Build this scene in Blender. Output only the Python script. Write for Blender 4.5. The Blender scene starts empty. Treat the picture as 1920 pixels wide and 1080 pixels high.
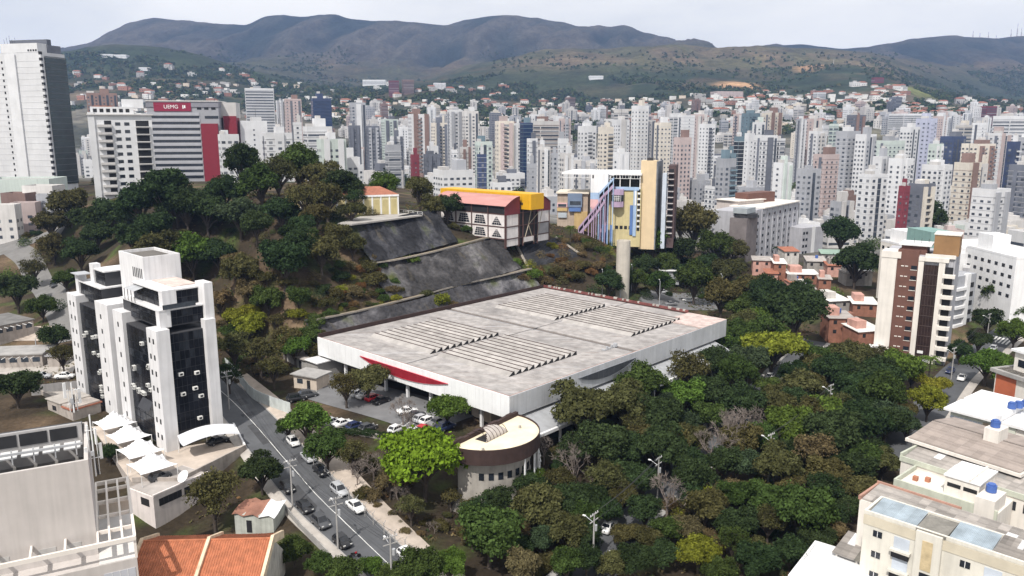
import bpy, math, random, bmesh
import numpy as np
from mathutils import Vector, Matrix
R = random.Random(7)
NR = np.random.RandomState(11)
rad = math.radians
SC = bpy.context.scene
COL = SC.collection

# ------------------------------------------------------------------ camera, sky, sun, exposure
CZ = 62.0                      # the drone hovers 62 m above the street
PITCH = rad(11.5)
F = 1496.0                     # focal length in pixels of a 1920 wide frame
cam = bpy.data.cameras.new('camera'); cam.lens = 36.0 * F / 1920.0; cam.sensor_width = 36
cam.clip_start = 1.0; cam.clip_end = 30000
camo = bpy.data.objects.new('camera', cam); COL.objects.link(camo)
camo.location = (0, 0, CZ); camo.rotation_euler = (math.pi / 2 - PITCH, 0, 0)
SC.camera = camo

SUN_TO = Vector((-0.43, -0.90, 0)).normalized()    # horizontal direction towards the sun
SUN_EL = rad(52)
HAZE = 0.95e-4                  # scattering per metre in the valley air
world = bpy.data.worlds.new('World'); SC.world = world; world.use_nodes = True
wn = world.node_tree; wn.nodes.clear()
def N(t, kind, **kw):
    n = t.nodes.new(kind)
    for k, v in kw.items():
        if k in n.inputs: n.inputs[k].default_value = v
        else: setattr(n, k, v)
    return n
sky = N(wn, 'ShaderNodeTexSky', sky_type='NISHITA', sun_disc=False)
sky.sun_elevation = SUN_EL; sky.sun_rotation = math.atan2(SUN_TO.x, SUN_TO.y)
sky.air_density = 1.0; sky.dust_density = 2.0
skb = N(wn, 'ShaderNodeBackground'); skb.inputs['Strength'].default_value = 0.10
wn.links.new(sky.outputs[0], skb.inputs['Color'])
tc = N(wn, 'ShaderNodeTexCoord')
mp = N(wn, 'ShaderNodeMapping'); mp.inputs['Scale'].default_value = (1.0, 1.0, 3.2)
wn.links.new(tc.outputs['Generated'], mp.inputs['Vector'])
cn = N(wn, 'ShaderNodeTexNoise'); cn.inputs['Scale'].default_value = 2.1; cn.inputs['Detail'].default_value = 7; cn.inputs['Roughness'].default_value = .52
wn.links.new(mp.outputs[0], cn.inputs['Vector'])
cr = N(wn, 'ShaderNodeValToRGB')                      # thin and thick parts of the cloud sheet
cr.color_ramp.elements[0].position = .34; cr.color_ramp.elements[0].color = (.66, .67, .685, 1)
cr.color_ramp.elements[1].position = .60; cr.color_ramp.elements[1].color = (.95, .925, .89, 1)
wn.links.new(cn.outputs['Fac'], cr.inputs['Fac'])
clb = N(wn, 'ShaderNodeBackground'); clb.inputs['Strength'].default_value = 1.46
wn.links.new(cr.outputs['Color'], clb.inputs['Color'])
wmx = N(wn, 'ShaderNodeMixShader'); wmx.inputs['Fac'].default_value = .92       # cloud cover
wn.links.new(skb.outputs[0], wmx.inputs[1]); wn.links.new(clb.outputs[0], wmx.inputs[2])
wo = N(wn, 'ShaderNodeOutputWorld'); wn.links.new(wmx.outputs[0], wo.inputs['Surface'])

sl = bpy.data.lights.new('sun', 'SUN'); sl.energy = 5.0; sl.angle = rad(.6); sl.color = (1, .95, .88)
so = bpy.data.objects.new('sun', sl); COL.objects.link(so)
sd = Vector((SUN_TO.x * math.cos(SUN_EL), SUN_TO.y * math.cos(SUN_EL), math.sin(SUN_EL)))
so.rotation_euler = (-sd).to_track_quat('-Z', 'Y').to_euler()
so.location = sd * 3000
vs = SC.view_settings
SC.display_settings.display_device = 'sRGB'
vs.view_transform = 'Standard'; vs.look = 'None'; vs.exposure = -0.12; vs.gamma = 1.0; vs.use_curve_mapping = False
SC.cycles.max_bounces = 5; SC.cycles.diffuse_bounces = 2; SC.cycles.glossy_bounces = 2; SC.cycles.transmission_bounces = 2
SC.cycles.transparent_max_bounces = 6; SC.cycles.volume_bounces = 0; SC.cycles.caustics_reflective = False
SC.cycles.use_denoising = True

# ------------------------------------------------------------------ helpers: survey of the place
CP, SP = math.cos(PITCH), math.sin(PITCH)
def at(px, py, z):                                   # surveyed point of known height
    u = px - 960; v = py - 540
    X, Y, Z = u, F * CP - v * SP, -F * SP - v * CP
    t = (z - CZ) / Z
    return Vector((X * t, Y * t, z))
def atD(px, py, D):                                  # surveyed point of known ground distance
    u = px - 960; v = py - 540
    X, Y, Z = u, F * CP - v * SP, -F * SP - v * CP
    t = D / Y
    return Vector((X * t, D, CZ + Z * t))
def proj(p):
    dz = p[2] - CZ; d = p[1] * CP - dz * SP; up = p[1] * SP + dz * CP
    return 960 + F * p[0] / d, 540 - F * up / d

# ------------------------------------------------------------------ helpers: meshes and objects
class MB:
    def __init__(s): s.v = []; s.f = []; s.m = []
    def poly(s, pts, m=0):
        b = len(s.v); s.v += [tuple(p) for p in pts]; s.f.append(tuple(range(b, b + len(pts)))); s.m.append(m)
    def box(s, x0, x1, y0, y1, z0, z1, m=0, top=None):
        b = len(s.v)
        s.v += [(x0, y0, z0), (x1, y0, z0), (x1, y1, z0), (x0, y1, z0), (x0, y0, z1), (x1, y0, z1), (x1, y1, z1), (x0, y1, z1)]
        s.f += [(b, b + 3, b + 2, b + 1), (b + 4, b + 5, b + 6, b + 7), (b, b + 1, b + 5, b + 4), (b + 1, b + 2, b + 6, b + 5), (b + 2, b + 3, b + 7, b + 6), (b + 3, b, b + 4, b + 7)]
        s.m += [m, m if top is None else top, m, m, m, m]
        return s
    def prism(s, pts, z0, z1, m=0, top=None, bottom=True):        # pts counter-clockwise seen from above
        n = len(pts); b = len(s.v)
        s.v += [(p[0], p[1], z0) for p in pts] + [(p[0], p[1], z1) for p in pts]
        for i in range(n):
            j = (i + 1) % n; s.f.append((b + i, b + j, b + n + j, b + n + i)); s.m.append(m)
        s.f.append(tuple(b + n + i for i in range(n))); s.m.append(m if top is None else top)
        if bottom: s.f.append(tuple(b + n - 1 - i for i in range(n))); s.m.append(m)
        return s
    def tube(s, p0, p1, r0, r1=None, n=6, m=0, cap=True):
        r1 = r0 if r1 is None else r1
        p0 = Vector(p0); p1 = Vector(p1); d = (p1 - p0)
        if d.length < 1e-6: return s
        q = d.to_track_quat('Z', 'Y').to_matrix(); b = len(s.v)
        for p, r in ((p0, r0), (p1, r1)):
            for i in range(n):
                a = 2 * math.pi * i / n
                s.v.append(tuple(p + q @ Vector((r * math.cos(a), r * math.sin(a), 0))))
        for i in range(n):
            j = (i + 1) % n; s.f.append((b + i, b + j, b + n + j, b + n + i)); s.m.append(m)
        if cap:
            s.f.append(tuple(b + n + i for i in range(n))); s.m.append(m)
            s.f.append(tuple(b + n - 1 - i for i in range(n))); s.m.append(m)
        return s
    def extrude_y(s, prof, y0, y1, m=0):                          # prof: (x,z) counter-clockwise seen from -y
        n = len(prof); b = len(s.v)
        s.v += [(p[0], y0, p[1]) for p in prof] + [(p[0], y1, p[1]) for p in prof]
        for i in range(n):
            j = (i + 1) % n; s.f.append((b + i, b + n + i, b + n + j, b + j)); s.m.append(m)
        s.f.append(tuple(b + i for i in range(n))); s.m.append(m)
        s.f.append(tuple(b + 2 * n - 1 - i for i in range(n))); s.m.append(m)
        return s
    def mesh(s, name, mats, smooth=False):
        me = bpy.data.meshes.new(name); me.from_pydata(s.v, [], s.f)
        for m in (mats if isinstance(mats, (list, tuple)) else [mats]): me.materials.append(m)
        if s.m and max(s.m) > 0: me.polygons.foreach_set('material_index', s.m)
        if smooth: me.polygons.foreach_set('use_smooth', [True] * len(me.polygons))
        me.update()
        return me
    def obj(s, name, mats, parent=None, smooth=False, loc=None, rz=0):
        return link(name, s.mesh(name, mats, smooth), parent, loc, rz)
def link(name, me, parent=None, loc=None, rz=0, scale=None):
    o = bpy.data.objects.new(name, me); COL.objects.link(o)
    if parent is not None: o.parent = parent
    if loc is not None: o.location = loc
    if rz: o.rotation_euler = (0, 0, rz)
    if scale is not None: o.scale = scale if isinstance(scale, (tuple, list)) else (scale,) * 3
    return o
def tag(o, label=None, cat=None, group=None, kind=None):
    if label: o['label'] = label
    if cat: o['category'] = cat
    if group: o['group'] = group
    if kind: o['kind'] = kind
    return o
def empty(name, loc, rz=0, label=None, cat=None, group=None):
    return tag(link(name, None, None, loc, rz), label, cat, group)
def stuff(o): o['kind'] = 'stuff'; return o
def struct(o): o['kind'] = 'structure'; return o
def copy_tree(o, parent=None):
    c = o.copy(); COL.objects.link(c)
    if parent is not None: c.parent = parent
    for ch in KIDS.get(o.name, ()): copy_tree(ch, c)
    return c
KIDS = {}
def remember(o):                                              # children of a pattern object, for copy_tree
    KIDS[o.name] = list(o.children)
    for c in o.children: remember(c)
def frame_of(a, b):                                           # origin a, local +x towards b
    return Vector((a.x, a.y, 0)), math.atan2(b.y - a.y, b.x - a.x), (Vector((b.x, b.y)) - Vector((a.x, a.y))).length
def to_local(p, org, rz):
    d = Vector((p[0] - org[0], p[1] - org[1])); c, s_ = math.cos(rz), math.sin(rz)
    return (d.x * c + d.y * s_, -d.x * s_ + d.y * c)
def to_world(x, y, org, rz):
    c, s_ = math.cos(rz), math.sin(rz)
    return (org[0] + x * c - y * s_, org[1] + x * s_ + y * c)

# ------------------------------------------------------------------ helpers: materials
MATS = {}
def mat(name, col, rough=.8, var=.16, scale=.35, streak=0., metal=0., bump=0., spec=.3, rnd=0., detail=5, stretch=None, objcol=False):
    """one surface: its colour, blotches of wear, vertical grime and a small difference from object to object"""
    if name in MATS: return MATS[name]
    m = bpy.data.materials.new(name); m.use_nodes = True; MATS[name] = m
    t = m.node_tree; b = t.nodes['Principled BSDF']; L = t.links.new
    b.inputs['Roughness'].default_value = rough; b.inputs['Metallic'].default_value = metal
    b.inputs['Specular IOR Level'].default_value = spec
    geo = N(t, 'ShaderNodeNewGeometry')
    v = geo.outputs['Position']
    if stretch:
        tcn = N(t, 'ShaderNodeTexCoord'); mpn = N(t, 'ShaderNodeMapping'); mpn.inputs['Scale'].default_value = stretch
        L(tcn.outputs['Object'], mpn.inputs['Vector']); v = mpn.outputs[0]
    no = N(t, 'ShaderNodeTexNoise'); no.inputs['Scale'].default_value = scale; no.inputs['Detail'].default_value = detail; no.inputs['Roughness'].default_value = .62
    L(v, no.inputs['Vector'])
    mr = N(t, 'ShaderNodeMapRange'); mr.inputs[1].default_value = .28; mr.inputs[2].default_value = .72
    mr.inputs[3].default_value = 1 - var; mr.inputs[4].default_value = 1 + var
    L(no.outputs['Fac'], mr.inputs[0]); fac = mr.outputs[0]
    if streak:
        m2 = N(t, 'ShaderNodeMapping'); m2.inputs['Scale'].default_value = (1.1, 1.1, .07); L(geo.outputs['Position'], m2.inputs['Vector'])
        n2 = N(t, 'ShaderNodeTexNoise'); n2.inputs['Scale'].default_value = 1.3; n2.inputs['Detail'].default_value = 4; L(m2.outputs[0], n2.inputs['Vector'])
        r2 = N(t, 'ShaderNodeMapRange'); r2.inputs[1].default_value = .42; r2.inputs[2].default_value = .75; r2.inputs[3].default_value = 1; r2.inputs[4].default_value = 1 - streak * .55
        L(n2.outputs['Fac'], r2.inputs[0])
        mu = N(t, 'ShaderNodeMath', operation='MULTIPLY'); L(fac, mu.inputs[0]); L(r2.outputs[0], mu.inputs[1]); fac = mu.outputs[0]
    if rnd:
        oi = N(t, 'ShaderNodeObjectInfo'); r3 = N(t, 'ShaderNodeMapRange'); r3.inputs[3].default_value = 1 - rnd; r3.inputs[4].default_value = 1 + rnd
        L(oi.outputs['Random'], r3.inputs[0])
        mu = N(t, 'ShaderNodeMath', operation='MULTIPLY'); L(fac, mu.inputs[0]); L(r3.outputs[0], mu.inputs[1]); fac = mu.outputs[0]
    vm = N(t, 'ShaderNodeVectorMath', operation='SCALE')
    if objcol:
        oc = N(t, 'ShaderNodeObjectInfo'); L(oc.outputs['Color'], vm.inputs[0])
    else: vm.inputs[0].default_value = col[:3]
    L(fac, vm.inputs['Scale']); L(vm.outputs[0], b.inputs['Base Color'])
    if bump:
        bp = N(t, 'ShaderNodeBump'); bp.inputs['Strength'].default_value = bump; bp.inputs['Distance'].default_value = .15
        L(no.outputs['Fac'], bp.inputs['Height']); L(bp.outputs[0], b.inputs['Normal'])
    return m
def leafmat(name):
    """foliage: the tree's own colour (object colour) with patches of older and younger leaves; some light passes through"""
    m = bpy.data.materials.new(name); m.use_nodes = True; t = m.node_tree; L = t.links.new; t.nodes.clear()
    oi = N(t, 'ShaderNodeObjectInfo'); geo = N(t, 'ShaderNodeNewGeometry')
    no = N(t, 'ShaderNodeTexNoise'); no.inputs['Scale'].default_value = .55; no.inputs['Detail'].default_value = 3; L(geo.outputs['Position'], no.inputs['Vector'])
    mr = N(t, 'ShaderNodeMapRange'); mr.inputs[1].default_value = .3; mr.inputs[2].default_value = .7; mr.inputs[3].default_value = .6; mr.inputs[4].default_value = 1.45
    L(no.outputs['Fac'], mr.inputs[0])
    ri = N(t, 'ShaderNodeMapRange'); ri.inputs[3].default_value = .7; ri.inputs[4].default_value = 1.3
    L(geo.outputs['Random Per Island'], ri.inputs[0])
    mu = N(t, 'ShaderNodeMath', operation='MULTIPLY'); L(mr.outputs[0], mu.inputs[0]); L(ri.outputs[0], mu.inputs[1])
    vm = N(t, 'ShaderNodeVectorMath', operation='SCALE'); L(oi.outputs['Color'], vm.inputs[0]); L(mu.outputs[0], vm.inputs['Scale'])
    d = N(t, 'ShaderNodeBsdfDiffuse'); tr = N(t, 'ShaderNodeBsdfTranslucent'); mx = N(t, 'ShaderNodeMixShader'); mx.inputs[0].default_value = .22
    L(vm.outputs[0], d.inputs['Color']); L(vm.outputs[0], tr.inputs['Color']); L(d.outputs[0], mx.inputs[1]); L(tr.outputs[0], mx.inputs[2])
    o = N(t, 'ShaderNodeOutputMaterial'); L(mx.outputs[0], o.inputs['Surface'])
    return m
def attrmat(name, var=.22, scale=.08, scale2=1.2, bump=.3, bdist=.5):
    """soil, scrub and rock: colour laid down per vertex plus fine procedural variation"""
    m = bpy.data.materials.new(name); m.use_nodes = True; t = m.node_tree; L = t.links.new; b = t.nodes['Principled BSDF']
    b.inputs['Roughness'].default_value = .95; b.inputs['Specular IOR Level'].default_value = .1
    a = N(t, 'ShaderNodeAttribute', attribute_name='tint'); geo = N(t, 'ShaderNodeNewGeometry')
    f = None
    for sc_, vr in ((scale, var), (scale2, var)):
        no = N(t, 'ShaderNodeTexNoise'); no.inputs['Scale'].default_value = sc_; no.inputs['Detail'].default_value = 6; no.inputs['Roughness'].default_value = .65; L(geo.outputs['Position'], no.inputs['Vector'])
        mr = N(t, 'ShaderNodeMapRange'); mr.inputs[1].default_value = .3; mr.inputs[2].default_value = .7; mr.inputs[3].default_value = 1 - vr * 1.4; mr.inputs[4].default_value = 1 + vr * 1.4
        L(no.outputs['Fac'], mr.inputs[0])
        if f is None: f = mr.outputs[0]
        else:
            mu = N(t, 'ShaderNodeMath', operation='MULTIPLY'); L(f, mu.inputs[0]); L(mr.outputs[0], mu.inputs[1]); f = mu.outputs[0]
    vm = N(t, 'ShaderNodeVectorMath', operation='SCALE'); L(a.outputs['Color'], vm.inputs[0]); L(f, vm.inputs['Scale']); L(vm.outputs[0], b.inputs['Base Color'])
    bp = N(t, 'ShaderNodeBump'); bp.inputs['Strength'].default_value = bump; bp.inputs['Distance'].default_value = bdist; L(no.outputs['Fac'], bp.inputs['Height']); L(bp.outputs[0], b.inputs['Normal'])
    return m
white = mat('white_paint', (.74, .74, .75), .75, .07, .25, .22)
glass = mat('dark_glass', (.018, .022, .03), .12, .5, .4, spec=.6)
glass2 = mat('window_glass', (.045, .055, .07), .2, .5, .6, spec=.5)
dark = mat('dark_void', (.02, .02, .022), .9, .3, .5)
conc = mat('concrete', (.33, .32, .31), .9, .22, .4, .25)
asph = mat('asphalt', (.085, .088, .095), .9, .22, .22, bump=.1)
pave = mat('pavement', (.40, .37, .34), .9, .18, .5)
metal_grey = mat('galvanised_metal', (.45, .46, .48), .5, .12, .6, metal=.3)
dark_metal = mat('dark_metal', (.05, .05, .055), .5, .2, .6, metal=.3)
brownm = mat('brown_fascia', (.045, .027, .024), .8, .25, .6)
tile_red = mat('clay_tile', (.31, .125, .08), .85, .25, .8, rnd=.12)
wood = mat('bark', (.075, .06, .05), .95, .3, 1.5)
leafm = leafmat('leaves')
# ------------------------------------------------------------------ the lie of the land
CTRL = []
def cp(px, py, z): p = at(px, py, z); CTRL.append((p.x, p.y, z))
for a in ((430,740,2.5),(480,800,2),(560,880,1),(650,960,0),(760,1075,-1.5),(313,846,1),(160,746,2),(200,800,1),(420,803,1.5),
          (60,690,2),(60,600,4),(20,530,8),(110,530,8),(30,450,14),(80,420,18),(300,1080,-4),(290,985,-4.5),(380,960,-4),(470,970,-2.8),(430,1060,-3.5),
          (700,760,4),(600,720,4),(830,790,4),(560,690,4),(470,690,3.5),(720,890,1.2),(880,940,-3),(760,950,-1),(860,1060,-3),
          (1400,760,-2),(1160,990,-3),(1130,1060,-3),(1440,720,-2),(1300,850,-2),(1700,900,-4),(1900,1000,-4),(1600,1000,-4),(1400,1050,-4),
          (1750,700,-3),(1850,650,-3),(1500,560,2),(1450,500,5),(1600,620,-1),(1560,500,4),(1280,560,0),(1320,535,0),(1390,480,3),(1450,470,4),
          (1200,520,4),(1150,500,11),(1120,470,16),(1250,470,9),(1340,460,5),
          (480,650,4),(480,560,12),(480,480,22),(480,405,33),(380,600,5),(380,520,14),(380,440,27),(300,480,22),(300,400,33),(200,470,18),(150,500,14),(150,400,28),(50,520,8),(40,400,22)):
    cp(*a)
CTRL += [(-60, 90, -2), (-90, 110, -1), (-120, 150, 2), (-47, 187, 3.6), (-20, 165, 4), (0, 143, 2), (30, 170, .5), (55, 206, -1), (30, 225, 2), (10, 249, 3), (-15, 215, 3.6),
         (0, 0, -4), (-150, 0, -3), (150, 0, -5), (0, 60, -4), (60, 80, -5), (-200, 200, 8), (220, 120, -5), (250, 250, -3), (-90, 330, 34), (-160, 330, 34), (-200, 430, 31),
         (-100, 470, 30), (-40, 285, 33), (-60, 262, 33), (0, 350, 22), (36, 315, 19), (80, 330, 10), (140, 330, 6), (200, 330, 2), (300, 350, 2), (400, 450, 0), (-300, 300, 16), (-400, 450, 20)]
SA = Vector((-47.0, 186.4)); SE = Vector((.682, .731)); SN = Vector((-.731, .682))     # foot of the cut slope behind the hall
def slope_pt(e, n, z): p = SA + SE * e + SN * n; return Vector((p.x, p.y, z))
LIFT = lambda e: max(0, (e - 45) * .055)
for e in (8, 26, 44, 62, 80):
    for n, z in ((2, 2.4), (9, 6.6), (15, 11.0 + LIFT(e)), (22, 15.6 + LIFT(e)), (28.5, 20.2 + LIFT(e)), (35, 25.6), (42, 31.2)):
        if e > 75 and n > 30: continue
        p = slope_pt(e, n, z); CTRL.append(tuple(p))
for x, z in ((-600, 30), (-450, 28), (-300, 26), (-150, 22), (0, 12), (150, 2), (300, 0), (450, 2), (600, 6)):
    CTRL.append((x, 560, z)); CTRL.append((x * 1.3, 760, z * .5 + 8))
CT = np.array(CTRL)
_d = np.sqrt(((CT[:, None, :2] - CT[None, :, :2]) ** 2).sum(-1) + 9.0)
_n = len(CT); _A = np.zeros((_n + 3, _n + 3)); _A[:_n, :_n] = _d + np.eye(_n) * -.4
_A[:_n, _n] = 1; _A[:_n, _n + 1:] = CT[:, :2] / 100; _A[_n, :_n] = 1; _A[_n + 1:, :_n] = CT[:, :2].T / 100
_w = np.linalg.solve(_A, np.concatenate([CT[:, 2], [0, 0, 0]]))
def near_h0(x, y):
    x = np.atleast_1d(np.asarray(x, float)); y = np.atleast_1d(np.asarray(y, float)); out = np.empty(x.shape)
    xf, yf, of = x.ravel(), y.ravel(), out.ravel()
    for i in range(0, len(xf), 20000):
        d = np.sqrt((xf[i:i + 20000, None] - CT[None, :, 0]) ** 2 + (yf[i:i + 20000, None] - CT[None, :, 1]) ** 2 + 9.0)
        of[i:i + 20000] = d @ _w[:_n] + _w[_n] + (_w[_n + 1] * xf[i:i + 20000] + _w[_n + 2] * yf[i:i + 20000]) / 100
    return of.reshape(x.shape)
_gx = np.arange(-1000, 1004, 4.0); _gy = np.arange(-80, 824, 2.5); _GZ = near_h0(*np.meshgrid(_gx, _gy))
def near_h(x, y):                                                     # the same surface read off a fine grid
    fx = np.clip((x - _gx[0]) / 4.0, 0, len(_gx) - 1.001); fy = np.clip((y - _gy[0]) / 2.5, 0, len(_gy) - 1.001); i = fx.astype(int); j = fy.astype(int); fx = fx - i; fy = fy - j
    return (_GZ[j, i] * (1 - fx) + _GZ[j, i + 1] * fx) * (1 - fy) + (_GZ[j + 1, i] * (1 - fx) + _GZ[j + 1, i + 1] * fx) * fy
# far country: heights along lines of sight, kept as real heights at real distances
HZ = 540 - F * math.tan(PITCH)
AZX = np.arange(-800, 2800, 40.0)
def row(D, pts):
    xs, ys = zip(*pts); y = np.interp(AZX, xs, ys)
    return 62 + (HZ - y) / F * D * (1 / CP) * 1.0
ROWS = [
 (760,  row(760,  [(0, 345), (600, 340), (900, 335), (1400, 345), (1920, 345)])),
 (1000, row(1000, [(0, 300), (300, 300), (700, 298), (1000, 300), (1400, 303), (1920, 300)])),
 (1300, row(1300, [(0, 262), (300, 262), (600, 262), (900, 262), (1200, 262), (1500, 258), (1700, 252), (1920, 262)])),
 (1700, row(1700, [(0, 222), (200, 205), (400, 212), (600, 222), (800, 215), (1000, 224), (1200, 222), (1400, 212), (1550, 200), (1650, 195), (1800, 215), (1920, 222)])),
 (2150, row(2150, [(0, 178), (200, 150), (400, 165), (600, 190), (760, 172), (820, 165), (900, 186), (1000, 196), (1100, 198), (1200, 180), (1330, 168), (1450, 172), (1560, 155), (1640, 155), (1740, 182), (1850, 196), (1920, 205)])),
 (2700, row(2700, [(-300, 150), (0, 130), (130, 112), (200, 104), (300, 100), (400, 118), (500, 140), (650, 168), (800, 165), (900, 150), (1000, 142), (1100, 135), (1200, 135), (1330, 140), (1430, 140), (1540, 128), (1620, 135), (1700, 165), (1800, 192), (1920, 208)])),
 (3150, row(3150, [(-300, 160), (0, 140), (130, 118), (250, 112), (400, 135), (650, 170), (800, 165), (870, 140), (950, 124), (1030, 110), (1120, 103), (1230, 99), (1290, 100), (1330, 106), (1400, 97), (1500, 107), (1600, 112), (1660, 126), (1750, 160), (1850, 182), (1920, 195)])),
 (3650, row(3650, [(-300, 165), (0, 150), (130, 128), (250, 112), (400, 125), (650, 140), (800, 138), (950, 132), (1120, 120), (1230, 108), (1330, 112), (1400, 112), (1560, 118), (1700, 120), (1800, 128), (1920, 138)])),
 (4500, row(4500, [(-300, 130), (0, 120), (130, 106), (200, 92), (250, 70), (290, 54), (320, 50), (400, 58), (470, 63), (520, 47), (560, 46), (640, 45), (700, 54), (760, 58), (840, 63), (880, 52), (930, 45), (990, 49), (1040, 58), (1080, 66), (1130, 68), (1160, 62), (1190, 68), (1210, 82), (1245, 84), (1280, 100), (1330, 112), (1420, 100), (1480, 92), (1560, 101), (1610, 100), (1660, 88), (1700, 82), (1760, 81), (1830, 84), (1920, 84), (2200, 90)])),
 (5200, row(5200, [(0, 150), (300, 120), (600, 120), (900, 120), (1300, 150), (1600, 150), (1920, 130)])),
 (6200, row(6200, [(0, 200), (1920, 200)])),
]
RD = np.array([r[0] for r in ROWS], float); RZ = np.array([r[1] for r in ROWS])
_VG = {}
def _vnoise(x, y, seed):
    if seed not in _VG: _VG[seed] = np.random.RandomState(seed).rand(64, 64)
    g = _VG[seed]
    xi = np.floor(x).astype(int); yi = np.floor(y).astype(int); fx = x - xi; fy = y - yi
    fx = fx * fx * (3 - 2 * fx); fy = fy * fy * (3 - 2 * fy)
    a = g[xi % 64, yi % 64]; b = g[(xi + 1) % 64, yi % 64]; c = g[xi % 64, (yi + 1) % 64]; d = g[(xi + 1) % 64, (yi + 1) % 64]
    return (a * (1 - fx) + b * fx) * (1 - fy) + (c * (1 - fx) + d * fx) * fy
def fbm(x, y, sc, seed=3, oct=4, ridged=False):
    o = 0; a = 1; t = 0
    for k in range(oct):
        n = _vnoise(x / sc * 2 ** k, y / sc * 2 ** k, seed + k)
        if ridged: n = 1 - abs(2 * n - 1)
        o = o + a * n; t += a; a *= .5
    return o / t
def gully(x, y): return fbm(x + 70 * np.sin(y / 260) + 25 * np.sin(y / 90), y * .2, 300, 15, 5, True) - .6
def far_h(x, y):
    y_ = np.maximum(y, 60.0)
    px = 960 + F * (x / y_) / 1.0 * 1.0
    fi = np.clip((px - AZX[0]) / 40.0, 0, len(AZX) - 1.001); i = fi.astype(int); t = fi - i; t = t * t * (3 - 2 * t) * .5 + t * .5
    yy = np.clip(y_, RD[0], RD[-1] - 1); k = np.clip(np.searchsorted(RD, yy, side='right') - 1, 0, len(RD) - 2)
    s = (yy - RD[k]) / (RD[k + 1] - RD[k]); s = s * s * (3 - 2 * s) * .6 + s * .4
    def g(kk): return RZ[kk, i] * (1 - t) + RZ[kk, i + 1] * t
    z = g(k) * (1 - s) + g(k + 1) * s
    amp = np.clip((y_ - 1500) / 1500, 0, 1)
    z = z + amp * ((fbm(x, y, 700, 5, 5, True) - .62) * 62 + (fbm(x, y, 170, 9, 3) - .5) * 22) * np.clip(np.minimum(abs(y_ - 4500) / 420, 1), .12, 1)
    gul = gully(x, y)                                             # spurs and gullies running down the mountain
    z = z + gul * 190 * np.clip((y_ - 3350) / 500, 0, 1) * np.clip((4560 - y_) / 500, 0, 1)
    return z
def height(x, y):
    x = np.atleast_1d(np.asarray(x, float)); y = np.atleast_1d(np.asarray(y, float))
    x, y = np.broadcast_arrays(x, y)
    b = np.clip((y - 560) / 240, 0, 1); b = b * b * (3 - 2 * b)
    z = np.zeros(x.shape)
    lo = b < 1
    if lo.any(): z[lo] += (near_h(x[lo], y[lo]) * (1 - b[lo]))
    hi = b > 0
    if hi.any(): z[hi] += far_h(x[hi], y[hi]) * b[hi]
    return z
def H(x, y): return float(height(x, y)[0])
def hit(px, py, d0=90, d1=6000, above=0.0):                       # first point of the land met along a line of sight
    u = px - 960; v = py - 540
    Y, Z = F * CP - v * SP, -F * SP - v * CP
    D = np.geomspace(d0, d1, 420); x = u * D / Y; z = CZ + Z * D / Y
    g = z - height(x, D) - above
    k = np.where(g < 0)[0]
    if len(k) == 0: return None
    k = k[0]
    if k == 0: return Vector((x[0], D[0], z[0]))
    t = g[k - 1] / (g[k - 1] - g[k]); d = D[k - 1] + (D[k] - D[k - 1]) * t
    return Vector((u * d / Y, d, CZ + Z * d / Y))

def grid_mesh(name, X, Y, Zf, material, tintf):
    nx, ny = X.shape[1], X.shape[0]
    Z = Zf
    me = bpy.data.meshes.new(name); n = nx * ny
    me.vertices.add(n); me.vertices.foreach_set('co', np.stack([X, Y, Z], -1).astype(np.float32).ravel())
    idx = np.arange(n).reshape(ny, nx)
    q = np.stack([idx[:-1, :-1], idx[:-1, 1:], idx[1:, 1:], idx[1:, :-1]], -1).reshape(-1, 4)
    me.loops.add(q.size); me.loops.foreach_set('vertex_index', q.astype(np.int32).ravel())
    me.polygons.add(len(q)); me.polygons.foreach_set('loop_start', np.arange(0, q.size, 4, dtype=np.int32))
    me.polygons.foreach_set('use_smooth', np.ones(len(q), bool))
    me.update(calc_edges=True); me.validate()
    ca = me.color_attributes.new('tint', 'FLOAT_COLOR', 'POINT')
    c = np.ones((n, 4), np.float32); c[:, :3] = tintf(X.ravel(), Y.ravel(), Z.ravel()); ca.data.foreach_set('color', c.ravel())
    me.materials.append(material)
    return link(name, me)
def mixc(a, b, t): t = np.clip(t, 0, 1)[:, None]; return np.asarray(a) * (1 - t) + np.asarray(b) * t
def near_tint(x, y, z):
    n1 = fbm(x, y, 14, 21, 4); n2 = fbm(x, y, 5, 31, 3)
    c = mixc(np.tile((.040, .031, .021), (len(x), 1)), (.15, .105, .068), (n1 - .5) * 3.2)       # scrub floor to dry earth
    c = mixc(c, np.tile((.055, .075, .022), (len(x), 1)), (n2 - .60) * 5)                          # weeds
    city = np.clip((y - 330) / 60, 0, 1) * np.clip((x + 40 + (y - 330) * .1) / 60, 0, 1)
    city = np.maximum(city, np.clip((y - 520) / 60, 0, 1))
    c = mixc(c, mixc(np.tile((.13, .13, .13), (len(x), 1)), (.25, .24, .22), (n1 - .4) * 3), city)
    return c
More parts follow.
